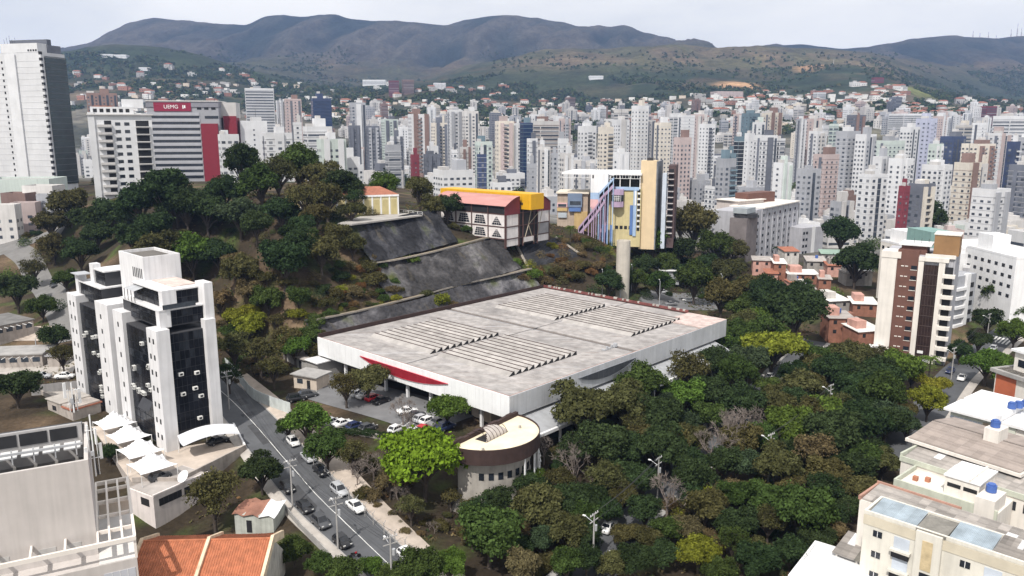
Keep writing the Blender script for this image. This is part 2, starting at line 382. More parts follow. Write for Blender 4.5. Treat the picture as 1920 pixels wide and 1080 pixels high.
def far_tint(x, y, z):
    n1 = fbm(x, y, 260, 41, 5); n2 = fbm(x, y, 90, 51, 4); px = 960 + F * x / y
    c = mixc(np.tile((.050, .050, .028), (len(x), 1)), (.115, .082, .05), (n1 - .42) * 3.0)
    forest = np.clip((.56 - n2) * 6, 0, 1) * np.clip((3300 - y) / 500, 0, 1)
    forest = np.maximum(forest, np.clip(1 - abs(y - 2500) / 420, 0, 1) * np.clip((1250 - px) / 120, 0, 1))
    forest = np.maximum(forest, np.clip(1 - abs(y - 3000) / 500, 0, 1) * np.clip((px - 1700) / 100, 0, 1))
    c = mixc(c, np.tile((.026, .038, .018), (len(x), 1)), forest)
    mid = np.clip(1 - abs(y - 2850) / 420, 0, 1) * np.clip((px - 900) / 120, 0, 1) * np.clip((1690 - px) / 60, 0, 1)     # dry grass on the middle hill
    c = mixc(c, mixc(np.tile((.11, .095, .045), (len(x), 1)), (.16, .115, .07), (n2 - .4) * 4), mid * .75)
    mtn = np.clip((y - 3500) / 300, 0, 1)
    c = mixc(c, mixc(np.tile((.016, .021, .018), (len(x), 1)), (.062, .055, .045), (gully(x, y) + .12) * 3.2 + (n1 - .5) * 1.6), mtn)  # relief shading and gully vegetation put into the colour: gullies darker, spurs lighter
    earth = np.clip(1 - np.hypot((px - 1370) / 55, (y - 2230) / 160), 0, 1) + np.clip(1 - np.hypot((px - 1500) / 40, (y - 2550) / 120), 0, 1) * .6
    c = mixc(c, np.tile((.36, .22, .12), (len(x), 1)), earth * 2.2)
    grass = np.clip(1 - np.hypot((px - 1700) / 60, (y - 2050) / 130), 0, 1) + np.clip(1 - np.hypot((px - 1645) / 45, (y - 1330) / 120), 0, 1)
    c = mixc(c, np.tile((.14, .15, .05), (len(x), 1)), grass * 2)
    town = np.clip((2000 - y) / 300, 0, 1)
    c = mixc(c, mixc(np.tile((.06, .06, .05), (len(x), 1)), (.17, .155, .13), (n2 - .4) * 4), town * .8)
    return c
def axis(a, b, step, grow, lo, hi):
    c = list(np.arange(a, b, step)); s = step; x = a; L_ = []
    while x > lo: s *= grow; x -= s; L_.append(x)
    s = step; x = c[-1]; U = []
    while x < hi: s *= grow; x += s; U.append(x)
    return np.array(L_[::-1] + c + U)
soil = attrmat('soil_and_scrub')
gx = axis(-150, 170, 2.5, 1.08, -900, 900); gy = axis(90, 340, 2.5, 1.06, -60, 1240)
GX, GY = np.meshgrid(gx, gy)
struct(grid_mesh('ground', GX, GY, height(GX, GY), soil, near_tint))
hillm = attrmat('hill_cover', .3, .012, .06, .8, 12)
az = np.linspace(-1.0, 1.0, 620); dd = np.concatenate([np.linspace(1150, 3600, 150), np.linspace(3620, 4700, 90), np.linspace(4750, 6200, 16)])
AZ, DD = np.meshgrid(az, dd); HX = AZ * DD
hzv = height(HX, DD); hzv[0] -= 6
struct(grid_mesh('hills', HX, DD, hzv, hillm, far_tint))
# ------------------------------------------------------------------ shared pieces
UNIT = {}
def unit(mt):
    if mt.name not in UNIT: UNIT[mt.name] = MB().box(0, 1, 0, 1, 0, 1).mesh('block_' + mt.name, mt)
    return UNIT[mt.name]
def piece(parent, name, mt, x0, x1, y0, y1, z0, z1):
    o = bpy.data.objects.new(name, unit(mt)); COL.objects.link(o)
    if parent is not None: o.parent = parent
    o.location = (x0, y0, z0); o.scale = (x1 - x0, y1 - y0, z1 - z0)
    return o
def line_param(org, rz, px, z, axis='x', off=0.0):          # where along a local axis a line of sight column crosses
    lo, hi = -60.0, 120.0
    f = lambda s_: proj(to_world(*((s_, off) if axis == 'x' else (off, s_)), org, rz) + (z,))[0] - px
    a = f(lo)
    for _ in range(50):
        m = (lo + hi) / 2
        if (f(m) > 0) == (a > 0): lo = m
        else: hi = m
    return lo
NRAIL = mat('white_metal', (.72, .72, .72), .5, .08, .5)

# ------------------------------------------------------------------ the market hall
HO = Vector((-47.0, 186.4, 0)); HR = rad(-43); HW, HL = 63.6, 83.5
hall = empty('market_hall', HO, HR, 'huge flat-roofed white market hall with four rows of roof monitors and a red lens window', 'market hall')
def roof_sheet_mat():
    """old roof sheeting: washed-out beige, long run-off stains, rust blooms, sooty patches and lighter repairs"""
    m = mat('weathered_roof_sheet', (.335, .315, .305), .85, .32, .5, rnd=.12, detail=10); t = m.node_tree; L = t.links.new; b = t.nodes['Principled BSDF']
    src = b.inputs['Base Color'].links[0].from_socket; geo = N(t, 'ShaderNodeNewGeometry')
    def blot(scale, lo, hi, col, sc=(1, 1, 1), rot=0, amt=1.0):
        nonlocal src
        mp_ = N(t, 'ShaderNodeMapping'); mp_.inputs['Scale'].default_value = sc; mp_.inputs['Rotation'].default_value = (0, 0, rot); L(geo.outputs['Position'], mp_.inputs['Vector'])
        n_ = N(t, 'ShaderNodeTexNoise'); n_.inputs['Scale'].default_value = scale; n_.inputs['Detail'].default_value = 9; n_.inputs['Roughness'].default_value = .68; L(mp_.outputs[0], n_.inputs['Vector'])
        r_ = N(t, 'ShaderNodeMapRange'); r_.inputs[1].default_value = lo; r_.inputs[2].default_value = hi; r_.inputs[4].default_value = amt; L(n_.outputs['Fac'], r_.inputs[0])
        mx = N(t, 'ShaderNodeMix', data_type='RGBA'); L(r_.outputs[0], mx.inputs['Factor']); L(src, mx.inputs['A']); mx.inputs['B'].default_value = col + (1,); src = mx.outputs['Result']
    blot(.09, .50, .72, (.17, .16, .158), amt=.85); blot(.5, .55, .8, (.20, .13, .10), (.2, 2.6, 1), rad(43), .9); blot(.3, .58, .72, (.46, .455, .47), (.15, 1.8, 1), rad(43), .9); blot(2.5, .6, .8, (.15, .13, .125), amt=.6)
    L(src, b.inputs['Base Color']); return m
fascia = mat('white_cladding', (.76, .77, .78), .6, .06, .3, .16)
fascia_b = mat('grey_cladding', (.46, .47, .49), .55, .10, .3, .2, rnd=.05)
roofm = roof_sheet_mat()
monm = mat('monitor_sheet', (.345, .325, .31), .75, .3, .35, rnd=.10, detail=8)
redm = mat('red_lens_panel', (.42, .02, .045), .45, .15, .6)
redpar = mat('red_brown_parapet', (.17, .06, .055), .85, .5, .7)
MB().box(.25, HW - .25, .25, HL - .25, 10.9, 11.55).obj('roof_deck', mat('roof_deck', (.16, .14, .13)), hall)
sheets = {}
for q, (xa, xb) in enumerate(((.3, 32.0), (32.35, HW - .3))):
    n = 44; st = (HL - .6) / n
    for k in range(n):
        y = .3 + k * st
        if 40.6 < y < 42.2: continue
        piece(hall, 'roof_sheet', roofm, xa, xb, y + .015, y + st - .015, 11.56, 11.74 + R.uniform(0, .03))
piece(hall, 'roof_gutter', mat('bluish_gutter', (.40, .45, .52), .6, .25, .4), .3, HW - .3, 40.9, 42.2, 11.5, 11.62)
piece(hall, 'ridge_joint', dark_metal, 32.02, 32.33, .3, HL - .3, 11.5, 11.7)
# saw-tooth roof monitors
def mon_mesh():
    b = MB(); Lm = 22.0
    b.poly([(0, 0, 0), (Lm, 0, 0), (Lm, 1.35, .62), (0, 1.35, .62)], 0)
    b.poly([(0, 1.35, .62), (Lm, 1.35, .62), (Lm, 1.52, .74), (0, 1.52, .74)], 1)
    b.poly([(Lm, 1.52, .74), (Lm, 1.6, 0), (0, 1.6, 0), (0, 1.52, .74)], 1)
    b.poly([(0, 0, 0), (0, 1.35, .62), (0, 1.52, .74), (0, 1.6, 0)], 0)
    return b.mesh('roof_monitor', [monm, brownm])
def end_mesh():
    b = MB(); b.poly([(0, -.1, 0), (0, 1.7, 0), (0, 1.55, .92), (0, 1.38, .82)], 0); b.poly([(.12, -.1, 0), (.12, 1.7, 0), (.12, 1.55, .92), (.12, 1.38, .82)], 0)
    b.poly([(0, -.1, 0), (.12, -.1, 0), (.12, 1.38, .82), (0, 1.38, .82)], 0); b.poly([(0, 1.38, .82), (.12, 1.38, .82), (.12, 1.55, .92), (0, 1.55, .92)], 0)
    return b.mesh('louvre_end', dark)
MM, ME = mon_mesh(), end_mesh()
for bx in (8.3, 32.6):
    for by in (9.4, 52.8):
        for k in range(11):
            m = link('roof_monitor', MM, hall, (bx, by + k * 2.04, 11.76)); link('louvre_end', ME, m, (22.03, 0, 0))
# fascia panels: bright long side facing the car park, grey long side facing the trees
n = 56; st = HW / n
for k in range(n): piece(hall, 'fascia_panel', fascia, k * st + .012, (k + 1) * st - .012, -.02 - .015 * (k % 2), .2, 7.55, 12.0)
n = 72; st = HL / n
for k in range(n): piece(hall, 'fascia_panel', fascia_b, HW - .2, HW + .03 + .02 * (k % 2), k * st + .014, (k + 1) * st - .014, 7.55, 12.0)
piece(hall, 'fascia_back', brownm, -.1, .2, .2, HL, 7.55, 12.0); piece(hall, 'fascia_back', brownm, .2, HW - .2, HL - .2, HL + .1, 7.55, 12.0)
piece(hall, 'roof_upstand', brownm, -.12, .22, .25, HL + .1, 12.005, 12.75)
piece(hall, 'roof_upstand', redpar, .24, HW * .82, HL - .25, HL + .12, 12.005, 12.7)
piece(hall, 'roof_edge_cap', mat('pinkish_cap', (.5, .4, .37), .8, .3, .7), HW * .82 + .02, HW, HL - 12, HL + .1, 11.79, 12.06)
for k in range(26):                                     # mortar patches on the broken upstand
    x = R.uniform(1, HW * .8); piece(hall, 'upstand_patch', pave, x, x + R.uniform(.3, 1.2), HL - .27, HL + .14, 12.3, 12.74 + R.uniform(0, .12))
piece(hall, 'edge_trim', mat('rust_trim', (.33, .22, .19), .8, .3, .6), .3, HW - .25, .21, .42, 11.75, 12.04)
piece(hall, 'edge_trim', MATS['rust_trim'], HW - .42, HW - .21, .45, HL - .3, 11.75, 12.04)
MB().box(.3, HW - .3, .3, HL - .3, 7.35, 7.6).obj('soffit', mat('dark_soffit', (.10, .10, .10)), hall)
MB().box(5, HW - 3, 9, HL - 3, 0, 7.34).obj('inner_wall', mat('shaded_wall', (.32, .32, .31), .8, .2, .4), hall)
for k in range(9): piece(hall, 'shop_window', glass2, 6.5 + k * 6, 11 + k * 6, 8.86, 8.99, 4.3, 6.9)
for k in range(9): piece(hall, 'column', white, 1.2 + k * 7.6, 1.75 + k * 7.6, 1.2, 1.75, 2.2, 7.34)
b = MB(); b.tube((1.5, -.8, 3.2), (4.5, 2.0, 7.4), .16, n=8); b.obj('raking_strut', white, hall)
def lens(parent, name, org, L0, L1, ztop, depth, plane, mt, framem):
    n = 22; top = [(L0 + (L1 - L0) * i / n, ztop) for i in range(n + 1)]
    bot = [(L0 + (L1 - L0) * i / n, ztop - depth * (1 - (2 * i / n - 1) ** 2)) for i in range(n + 1)]
    P = (lambda s_, z, o: (s_, -o, z)) if plane == 'x' else (lambda s_, z, o: (HW + o, s_, z))
    b = MB()
    for i in range(n): b.poly([P(*bot[i], .06), P(*bot[i + 1], .06), P(*top[i + 1], .06), P(*top[i], .06)])
    ln = b.obj(name, mt, parent)
    b = MB()                                              # louvre blades across the lens
    for j in range(1, 9):
        z = ztop - depth * j / 9.0; hw = (L1 - L0) / 2 * math.sqrt(max(0, 1 - (ztop - z) / depth)); c = (L0 + L1) / 2
        b.poly([P(c - hw, z, .07), P(c + hw, z, .07), P(c + hw, z + .05, .26), P(c - hw, z + .05, .26)]); b.poly([P(c - hw, z + .05, .26), P(c + hw, z + .05, .26), P(c + hw, z + .11, .26), P(c - hw, z + .11, .26)])
    stuff(b.obj('louvre_blades', framem, ln))
    for i in range(1, n, 2): 
        z0, z1 = bot[i][1], ztop; s_ = bot[i][0]; bb = MB(); bb.poly([P(s_ - .05, z0, .3), P(s_ + .05, z0, .3), P(s_ + .05, z1, .3), P(s_ - .05, z1, .3)]); bb.obj('mullion', framem, ln)
    b = MB()                                              # pale reveal under the curve
    for i in range(n): b.poly([P(*bot[i], .0), P(*bot[i + 1], .0), P(bot[i + 1][0], bot[i + 1][1], .34), P(bot[i][0], bot[i][1], .34)])
    for i in range(n): b.poly([P(*top[i], .0), P(*top[i + 1], .0), P(top[i + 1][0], top[i + 1][1], .34), P(top[i][0], top[i][1], .34)])
    b.obj('lens_frame', framem, ln)
    return ln
lx0 = line_param(HO, HR, 676, 10.6); lx1 = line_param(HO, HR, 841, 10.6)
lens(hall, 'lens_window', HO, lx0, lx1, 10.75, 2.0, 'x', redm, mat('red_frame', (.5, .05, .075), .5))
ly0 = line_param(HO, HR, 1084, 10.6, 'y', HW); ly1 = line_param(HO, HR, 1191, 10.6, 'y', HW)
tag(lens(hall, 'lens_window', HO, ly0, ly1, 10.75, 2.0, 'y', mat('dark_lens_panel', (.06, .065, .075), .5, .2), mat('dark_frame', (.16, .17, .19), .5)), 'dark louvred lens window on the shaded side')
n = 30; st = (HL - 6) / n
for k in range(n):
    b = MB(); y0 = 1 + k * st; b.poly([(HW - 1, y0 + .02, 7.2), (HW + 5.2, y0 + .02, 5.2), (HW + 5.2, y0 + st - .02, 5.2), (HW - 1, y0 + st - .02, 7.2)]); b.poly([(HW - 1, y0 + .02, 7.1), (HW - 1, y0 + st - .02, 7.1), (HW + 5.2, y0 + st - .02, 5.1), (HW + 5.2, y0 + .02, 5.1)])
    b.obj('awning_sheet', metal_grey, hall)
piece(hall, 'awning_gutter', white, HW + 5.1, HW + 5.7, .6, HL - 4.5, 4.7, 5.3)
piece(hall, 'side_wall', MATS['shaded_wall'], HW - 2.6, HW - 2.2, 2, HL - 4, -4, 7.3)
for k in range(12): piece(hall, 'column', white, HW + 4.2, HW + 4.6, 3 + k * 6.6, 3.4 + k * 6.6, -4, 5.0)
for k in range(6): piece(hall, 'roof_vent', metal_grey, 57 + R.uniform(-.5, .5), 57.6, 38 + k * .9, 38.5 + k * .9, 11.78, 12.1 + .5 * (k % 2))

# ------------------------------------------------------------------ the round annex
CHA, CHB = at(846, 830, 9.4), at(971, 770, 9.4)
AO, AR, AL = frame_of(CHA, CHB); AR_ = AR
annex = empty('round_annex', AO, AR, 'half-round annex with cream roof and dark brown rim beside the market hall', 'annex')
rr = AL / 2
def arc(r, n=28, a0=math.pi, a1=2 * math.pi, cx=None): return [( (cx or rr) + r * math.cos(a0 + (a1 - a0) * i / n), r * math.sin(a0 + (a1 - a0) * i / n)) for i in range(n + 1)]
creamr = mat('cream_roof', (.72, .63, .47), .8, .14, .35)
MB().prism(arc(rr - .15), 7.9, 8.45).obj('roof_slab', creamr, annex)
b = MB(); A0, A1 = arc(rr), arc(rr - .14)
for i in range(len(A0) - 1):
    b.poly([A0[i] + (6.0,), A0[i + 1] + (6.0,), A0[i + 1] + (8.75,), A0[i] + (8.75,)]); b.poly([A1[i + 1] + (8.4,), A1[i] + (8.4,), A1[i] + (8.75,), A1[i + 1] + (8.75,)])
    b.poly([A0[i] + (8.75,), A0[i + 1] + (8.75,), A1[i + 1] + (8.75,), A1[i] + (8.75,)])
b.obj('rim', brownm, annex)
b = MB(); k = 12
for i in range(k):
    x0, x1 = AL * i / k, AL * (i + 1) / k; j = .12 * math.sin(i * 2.1)
    b.box(x0, x1 - .01, -.1, .55, 6.5, 9.3 + j)
stuff(b.obj('chord_parapet', brownm, annex))
MB().prism(arc(rr - 1.6), -4.2, 7.85).obj('drum_wall', mat('stained_wall', (.36, .335, .305), .9, .22, .4, .4), annex)
for i in range(10):
    a = math.pi + .5 + i * .21; c = Vector((rr + (rr - 1.58) * math.cos(a), (rr - 1.58) * math.sin(a), 2.6))
    w = piece(annex, 'window', glass, -.45, .45, -.06, .06, 0, 1.3); w.location = c; w.rotation_euler = (0, 0, a + math.pi / 2)
b = MB(); T0, T1 = arc(rr + .6), arc(rr + .35)
for i in range(18):
    b.poly([T0[i] + (-4.5,), T0[i + 1] + (-4.5,), T0[i + 1] + (-.6,), T0[i] + (-.6,)]); b.poly([T1[i + 1] + (-2.5,), T1[i] + (-2.5,), T1[i] + (-.6,), T1[i + 1] + (-.6,)]); b.poly([T0[i] + (-.6,), T0[i + 1] + (-.6,), T1[i + 1] + (-.6,), T1[i] + (-.6,)])
b.obj('terrace_wall', MATS['stained_wall'], annex)
b = MB(); b.prism(arc(rr + .35), -1.6, -1.45); b.obj('terrace_floor', conc, annex)
# steel stair and posts on the side of the trees
for i in (13, 16, 19, 22):
    p = arc(rr - .3)[i]; piece(annex, 'post', white, p[0] - .12, p[0] + .12, p[1] - .12, p[1] + .12, -4, 6.0)
for s_ in range(3):
    q0 = arc(rr + .2)[14 + 3 * s_]; q1 = arc(rr + .2)[18 + 3 * s_]; z0 = -3.6 + s_ * 3.0
    b = MB(); b.tube(q0 + (z0,), q1 + (z0 + 2.8,), .14, n=5); b.tube(q0 + (z0 + 1.0,), q1 + (z0 + 3.8,), .07, n=5); b.obj('stair_rail', NRAIL, annex)
# barrel skylight left open on one side
b = MB(); k = 10; c0 = (rr - 1.2, -3.4)
def sk(i, s_): a = math.pi * i / k * .62; return (c0[0] + s_, c0[1] + 1.9 - 1.9 * math.cos(a) * 1.0, 8.45 + 1.5 * math.sin(a))
for i in range(k): b.poly([sk(i + 1, -3.2 + .25 * i), sk(i, -3.2 + .25 * i), sk(i, 3.2 - .25 * i), sk(i + 1, 3.2 - .25 * i)])
b.obj('skylight_shell', mat('grey_vault', (.42, .38, .35), .7, .2, .8), annex)
for s_ in np.linspace(-2.8, 2.8, 7):
    b = MB()
    for i in range(k): b.tube(sk(i, s_), sk(i + 1, s_), .06, n=4)
    b.tube(sk(0, s_), (c0[0] + s_, c0[1] + 2.4, 8.5), .05, n=4); b.obj('skylight_rib', brownm, annex)
b = MB(); b.poly([(c0[0] - 3.1, c0[1] - .05, 8.47), (c0[0] + 3.1, c0[1] - .05, 8.47), (c0[0] + 3.1, c0[1] + 2.6, 8.47), (c0[0] - 3.1, c0[1] + 2.6, 8.47)]); b.obj('skylight_well', dark, annex)
for k in range(2):
    x, y = rr + 4.5 - 12 * k, -4.2 - k; piece(annex, 'roof_vent', pave, x, x + .35, y, y + .35, 8.46, 8.95)
# small sand-coloured kiosk at the hall corner
kp = at(905, 772, 4.5)
kiosk = empty('kiosk', (kp.x, kp.y, 3.6), HR, 'low beige plastered kiosk under the bright corner of the market hall', 'kiosk')
MB().box(-4, 4, -1.6, 1.6, -2, 3.0).obj('wall', mat('beige_plaster', (.58, .50, .42), .9, .15, .5, .3), kiosk)
piece(kiosk, 'roof', pave, -4.2, 4.2, -1.8, 1.8, 3.0, 3.2); piece(kiosk, 'door', dark, -2.5, -1.6, -1.64, -1.6, 0, 2.1); piece(kiosk, 'window', glass2, .5, 1.9, -1.64, -1.6, 1, 2)

# ------------------------------------------------------------------ round water tower behind the hall
wt = at(1166, 573, 2); wtop = 24.4
b = MB(); n = 28
for i in range(n):
    a0, a1 = 2 * math.pi * i / n, 2 * math.pi * (i + 1) / n; p = lambda a, r, z: (r * math.cos(a), r * math.sin(a), z)
    b.poly([p(a0, 2.3, -1), p(a1, 2.3, -1), p(a1, 2.3, wtop - 2), p(a0, 2.3, wtop - 2)])
    b.poly([p(a1, 2.08, wtop - 3), p(a0, 2.08, wtop - 3), p(a0, 2.08, wtop - 2), p(a1, 2.08, wtop - 2)])
    b.poly([p(a0, 2.3, wtop - 2), p(a1, 2.3, wtop - 2), p(a1, 2.08, wtop - 2), p(a0, 2.08, wtop - 2)])
wtr = empty('water_tower', (wt.x, wt.y, 2), 0, 'tall plain beige concrete cylinder water tower behind the market hall', 'water tower')
b.obj('shaft', mat('beige_concrete', (.52, .48, .42), .85, .10, .5, .25), wtr)
b = MB(); b.prism([(2.08 * math.cos(i * .4488), 2.08 * math.sin(i * .4488)) for i in range(14)], wtop - 3.1, wtop - 2.9); b.obj('tank_lid', conc, wtr)
piece(wtr, 'ladder', metal_grey, -1.2, -.75, -2.55, -2.35, -1, 6); piece(wtr, 'hatch', dark_metal, .6, 1.3, -2.32, -2.1, .5, 2.2)

# ------------------------------------------------------------------ sprayed-concrete cut slope in three tiers, with berms
shot = attrmat('sprayed_concrete', .3, .12, .9, .9, .5)
def tier(name, e0, e1, n0, n1, z0, z1, base, seed):
    ne, nn = 130, 30
    e = np.linspace(e0, e1, ne); t = np.linspace(0, 1, nn); E_, T = np.meshgrid(e, t)
    lift = np.maximum(0, (E_ - 45) * .055); lf = (n0 > 10)
    zz = (z0 + (lift if n0 > 10 else 0)) * (1 - T) + (z1 + lift) * T
    nv = n0 * (1 - T) + n1 * T + 1.6 * np.sin(E_ * .08 + seed)
    d = (fbm(E_ + seed * 9, T * 14, 4.2, seed, 5) - .5) * 2.2 + (fbm(E_ * 1.0, T * 3, 2.0, seed + 20, 3, True) - .6) * .7
    X = SA.x + SE.x * E_ + SN.x * (nv + d * .7); Y = SA.y + SE.y * E_ + SN.y * (nv + d * .7); Z = zz - d * .5
    def tint(x, y, z):
        a = fbm(E_.ravel() * 1.0, T.ravel() * 9 + seed * 5, 6, seed + 3, 4); s2 = fbm(E_.ravel() * 1.2, T.ravel() * 5 + seed, 3, seed + 7, 4)
        c = mixc(np.tile(base, (len(x), 1)), tuple(v * 2.9 for v in base), (a - .47) * 3.4)
        c = mixc(c, np.tile((.11, .095, .07), (len(x), 1)), (s2 - .68) * 4)
        return mixc(c, np.tile((.07, .08, .03), (len(x), 1)), (a - .68) * 7)
    return struct(grid_mesh(name, X, Y, Z, shot, tint))
tier('cut_slope_lower', 6, 92, 3.2, 14.2, 3.0, 12.6, (.060, .058, .062), 2)
tier('cut_slope_middle', 36, 90, 15.8, 27.6, 12.9, 22.0, (.045, .043, .044), 5)
tier('cut_slope_upper', 38, 76, 29.4, 41, 22.4, 32.6, (.026, .026, .029), 8)
def berm(name, e0, e1, n, z, w, sd):
    b = MB(); k = 60
    for i in range(k):
        r_ = []
        for e in (e0 + (e1 - e0) * i / k, e0 + (e1 - e0) * (i + 1) / k):
            l = max(0, (e - 45) * .055); s_ = 1.6 * math.sin(e * .08 + sd)
            r_.append([slope_pt(e, n + s_ + o, z + l + h) for o, h in ((-.42, -.2), (-.42, .22), (-.2, .22), (-.2, .03), (w * .8, .03), (w + .1, -.6))])
        for j in range(5): b.poly([r_[0][j], r_[1][j], r_[1][j + 1], r_[0][j + 1]], 0 if j < 2 else 1)
    return struct(b.obj(name, [mat('pale_kerb', (.29, .26, .225), .9, .25, .8), mat('berm_path', (.22, .18, .13), .95, .3, .5)]))
berm('slope_path_lower', 8, 92, 14.4, 12.7, 1.6, 3.5); berm('slope_path_upper', 36, 90, 27.8, 22.2, 1.8, 6.5)
# dark cut below the red-roofed hall
cq = [hit(*c) for c in ((966, 459), (1042, 448), (1090, 481), (990, 503))]; k = 16; b = MB(); gg = []
for j in range(k + 1):
    for i in range(k + 1):
        p = cq[0].lerp(cq[1], i / k).lerp(cq[3].lerp(cq[2], i / k), j / k); gg.append((p.x, p.y, H(p.x, p.y) + .7 + .25 * math.sin(i * 1.7 + j * 2.3) - (.9 if i in (0, k) or j in (0, k) else 0)))
for j in range(k):
    for i in range(k): a = j * (k + 1) + i; b.poly([gg[a + k + 1], gg[a + k + 2], gg[a + 1], gg[a]])
struct(b.obj('cut_slope_dark', mat('dark_shotcrete', (.03, .03, .034), .9, .45, .3, bump=.3)))
q = [Vector((p.x, p.y, H(p.x, p.y) + .5)) for p in cq]
for a, c in ((0, 3), (1, 2)):
    b = MB(); b.tube(q[a] + Vector((0, 0, .1)), q[c] + Vector((0, 0, .1)), .5, n=4); struct(b.obj('slope_drain', MATS['pale_kerb']))
# ------------------------------------------------------------------ black and white office tower
P1 = at(292, 620, 25); P2 = at(125, 550, 25)
TO = Vector((P1.x, P1.y, 1.0)); LD = (Vector((P2.x, P2.y)) - Vector((P1.x, P1.y)))
TL = LD.length; TR = math.atan2(LD.y, LD.x) - math.pi / 2        # local +y runs along the long face, +x along the short face
tw = empty('office_tower', TO, TR, 'white office tower with black glass strips and a blank lift core', 'office tower')
wpaint = mat('tower_white', (.68, .675, .685), .75, .08, .3, .35)
def ty(px, z=25): return line_param(TO, TR, px, z, 'y')
tpx = [ty(p) for p in (293, 273, 228.5, 211, 201, 177.6, 141.5, 124)]
TDEP = 11.4; ZT = 23.8                                              # heights below are above the base (z = 1)
y0, y1, y2, y3, y4, y5, y6, y7 = tpx
y0 = 0.0; y7 = TL
MB().box(.7, TDEP - .3, 1.0, y3 - .3, -.5, ZT - 1.2).obj('front_block', mat('tower_core', (.05, .05, .055), .6), tw)
MB().box(.7, TDEP - .3, y5 + .3, y7 - .6, -.5, ZT - 1.2).obj('rear_block', MATS['tower_core'], tw)
MB().box(5.2, TDEP - .3, y3 - .2, y5 + .2, -.5, ZT - 1.2).obj('link_wall', wpaint, tw)
def pier(x0_, x1_, ya, yb, z1_): return piece(tw, 'pier', wpaint, x0_, x1_, ya, yb, -.6, z1_)
pier(0, 2.5, 0, y1 - .05, ZT)                        # corner pier
pier(0, 5.0, y2, y3, ZT + .9); pier(0, 5.4, y4, y5, ZT + 1.2); pier(0, 2.6, y6, y7, ZT + .4)
pier(TDEP - 2.1, TDEP, -.2, 1.6, ZT + .6)              # pier at the far side of the short face
pier(TDEP - .28, TDEP, 1.61, y7 - 1, ZT - .5)
piece(tw, 'lift_core', wpaint, 4.9, 12.4, y3 - 5.2, y4 + 4.4, -.5, 34.6)
core = (4.9, 12.4, y3 - 5.2, y4 + 4.4)
piece(tw, 'core_parapet', wpaint, core[0], core[1], core[2], core[2] + .35, 34.6, 35.3); piece(tw, 'core_parapet', wpaint, core[0], core[1], core[3] - .35, core[3], 34.6, 35.3)
piece(tw, 'core_parapet', wpaint, core[0], core[0] + .35, core[2] + .36, core[3] - .36, 34.6, 35.3); piece(tw, 'core_parapet', wpaint, core[1] - .35, core[1], core[2] + .36, core[3] - .36, 34.6, 35.3)
piece(tw, 'core_roof', mat('dark_roof', (.12, .11, .10), .9, .3), core[0] + .36, core[1] - .36, core[2] + .36, core[3] - .36, 34.3, 34.7)
for k in range(6): piece(tw, 'slot_window', dark, core[0] - .05, core[0] + .02, core[2] + 1.0 + k * .85, core[2] + 1.35 + k * .85, 30.8, 32.8)
for zz in (26.2, 22.6, 19.0, 15.5, 12, 8.4, 5): 
    for k in range(3): piece(tw, 'slot_window', dark, core[0] - .05, core[0] + .02, core[2] + 3.0 + k * 1.1, core[2] + 3.4 + k * 1.1, zz, zz + .9)
# upper set-back storeys
def setback(ya, yb, x0_, z0_, z1_, glassy=True):
    piece(tw, 'upper_storey', MATS['tower_core'], x0_ + .2, TDEP - .8, ya + .2, yb - .2, z0_, z1_ - .15)
    piece(tw, 'roof_edge', wpaint, x0_ - .15, TDEP - .4, ya - .15, yb + .15, z1_ - .15, z1_ + .12)
setback(1.6, y3 - 1.0, 1.6, ZT, ZT + 3.3); setback(3.2, y3 - 3.5, 3.0, ZT + 3.4, ZT + 6.6)
setback(y5 + 1, y7 - 3.2, 1.8, ZT, ZT + 3.3); setback(y5 + 2, y7 - 9, 3.2, ZT + 3.4, ZT + 6.6)
piece(tw, 'terrace_roof', mat('pink_roof', (.55, .46, .42), .9, .25, .5), 6, TDEP - .6, 5.5, y3 - 6, ZT + 6.73, ZT + 6.9)
piece(tw, 'pier', wpaint, 1.5, 3.6, 1.5, 3.2, ZT, ZT + 3.45); piece(tw, 'pier', wpaint, 2.9, 5.6, 3.0, 4.6, ZT + 3.5, ZT + 6.75)
piece(tw, 'pier', wpaint, TDEP - 1.4, TDEP + .3, .6, 4.4, ZT + .1, ZT + 7.6); piece(tw, 'pier', wpaint, 1.6, 3.4, y7 - 3.4, y7 - 1.6, ZT, ZT + 4.6)
piece(tw, 'pier', wpaint, 3.0, 4.6, y7 - 9.4, y7 - 7.2, ZT + 3.3, ZT + 7.6)
piece(tw, 'canopy', metal_grey, .6, 3.6, y7 - 6.5, y7 - 2.0, ZT + 5.0, ZT + 5.15)
b = MB(); b.poly([(1.2, y3 - 9, ZT + 5.7), (1.2, y3 - 4, ZT + 5.7), (3.3, y3 - 4, ZT + 6.2), (3.3, y3 - 9, ZT + 6.2)]); b.obj('terrace_canopy', metal_grey, tw)
for yy in np.linspace(y3 - 9, y3 - 4, 4): piece(tw, 'canopy_post', dark_metal, 1.2, 1.3, yy - .05, yy + .05, ZT + 3.4, ZT + 5.7)
b = MB()
for i in range(11): b.box(2.1, TDEP - 3, 1.2 - .02, 1.24, ZT + 3.5, ZT + 4.4) if i == 0 else None
b.obj('glass_balustrade', glass2, tw)
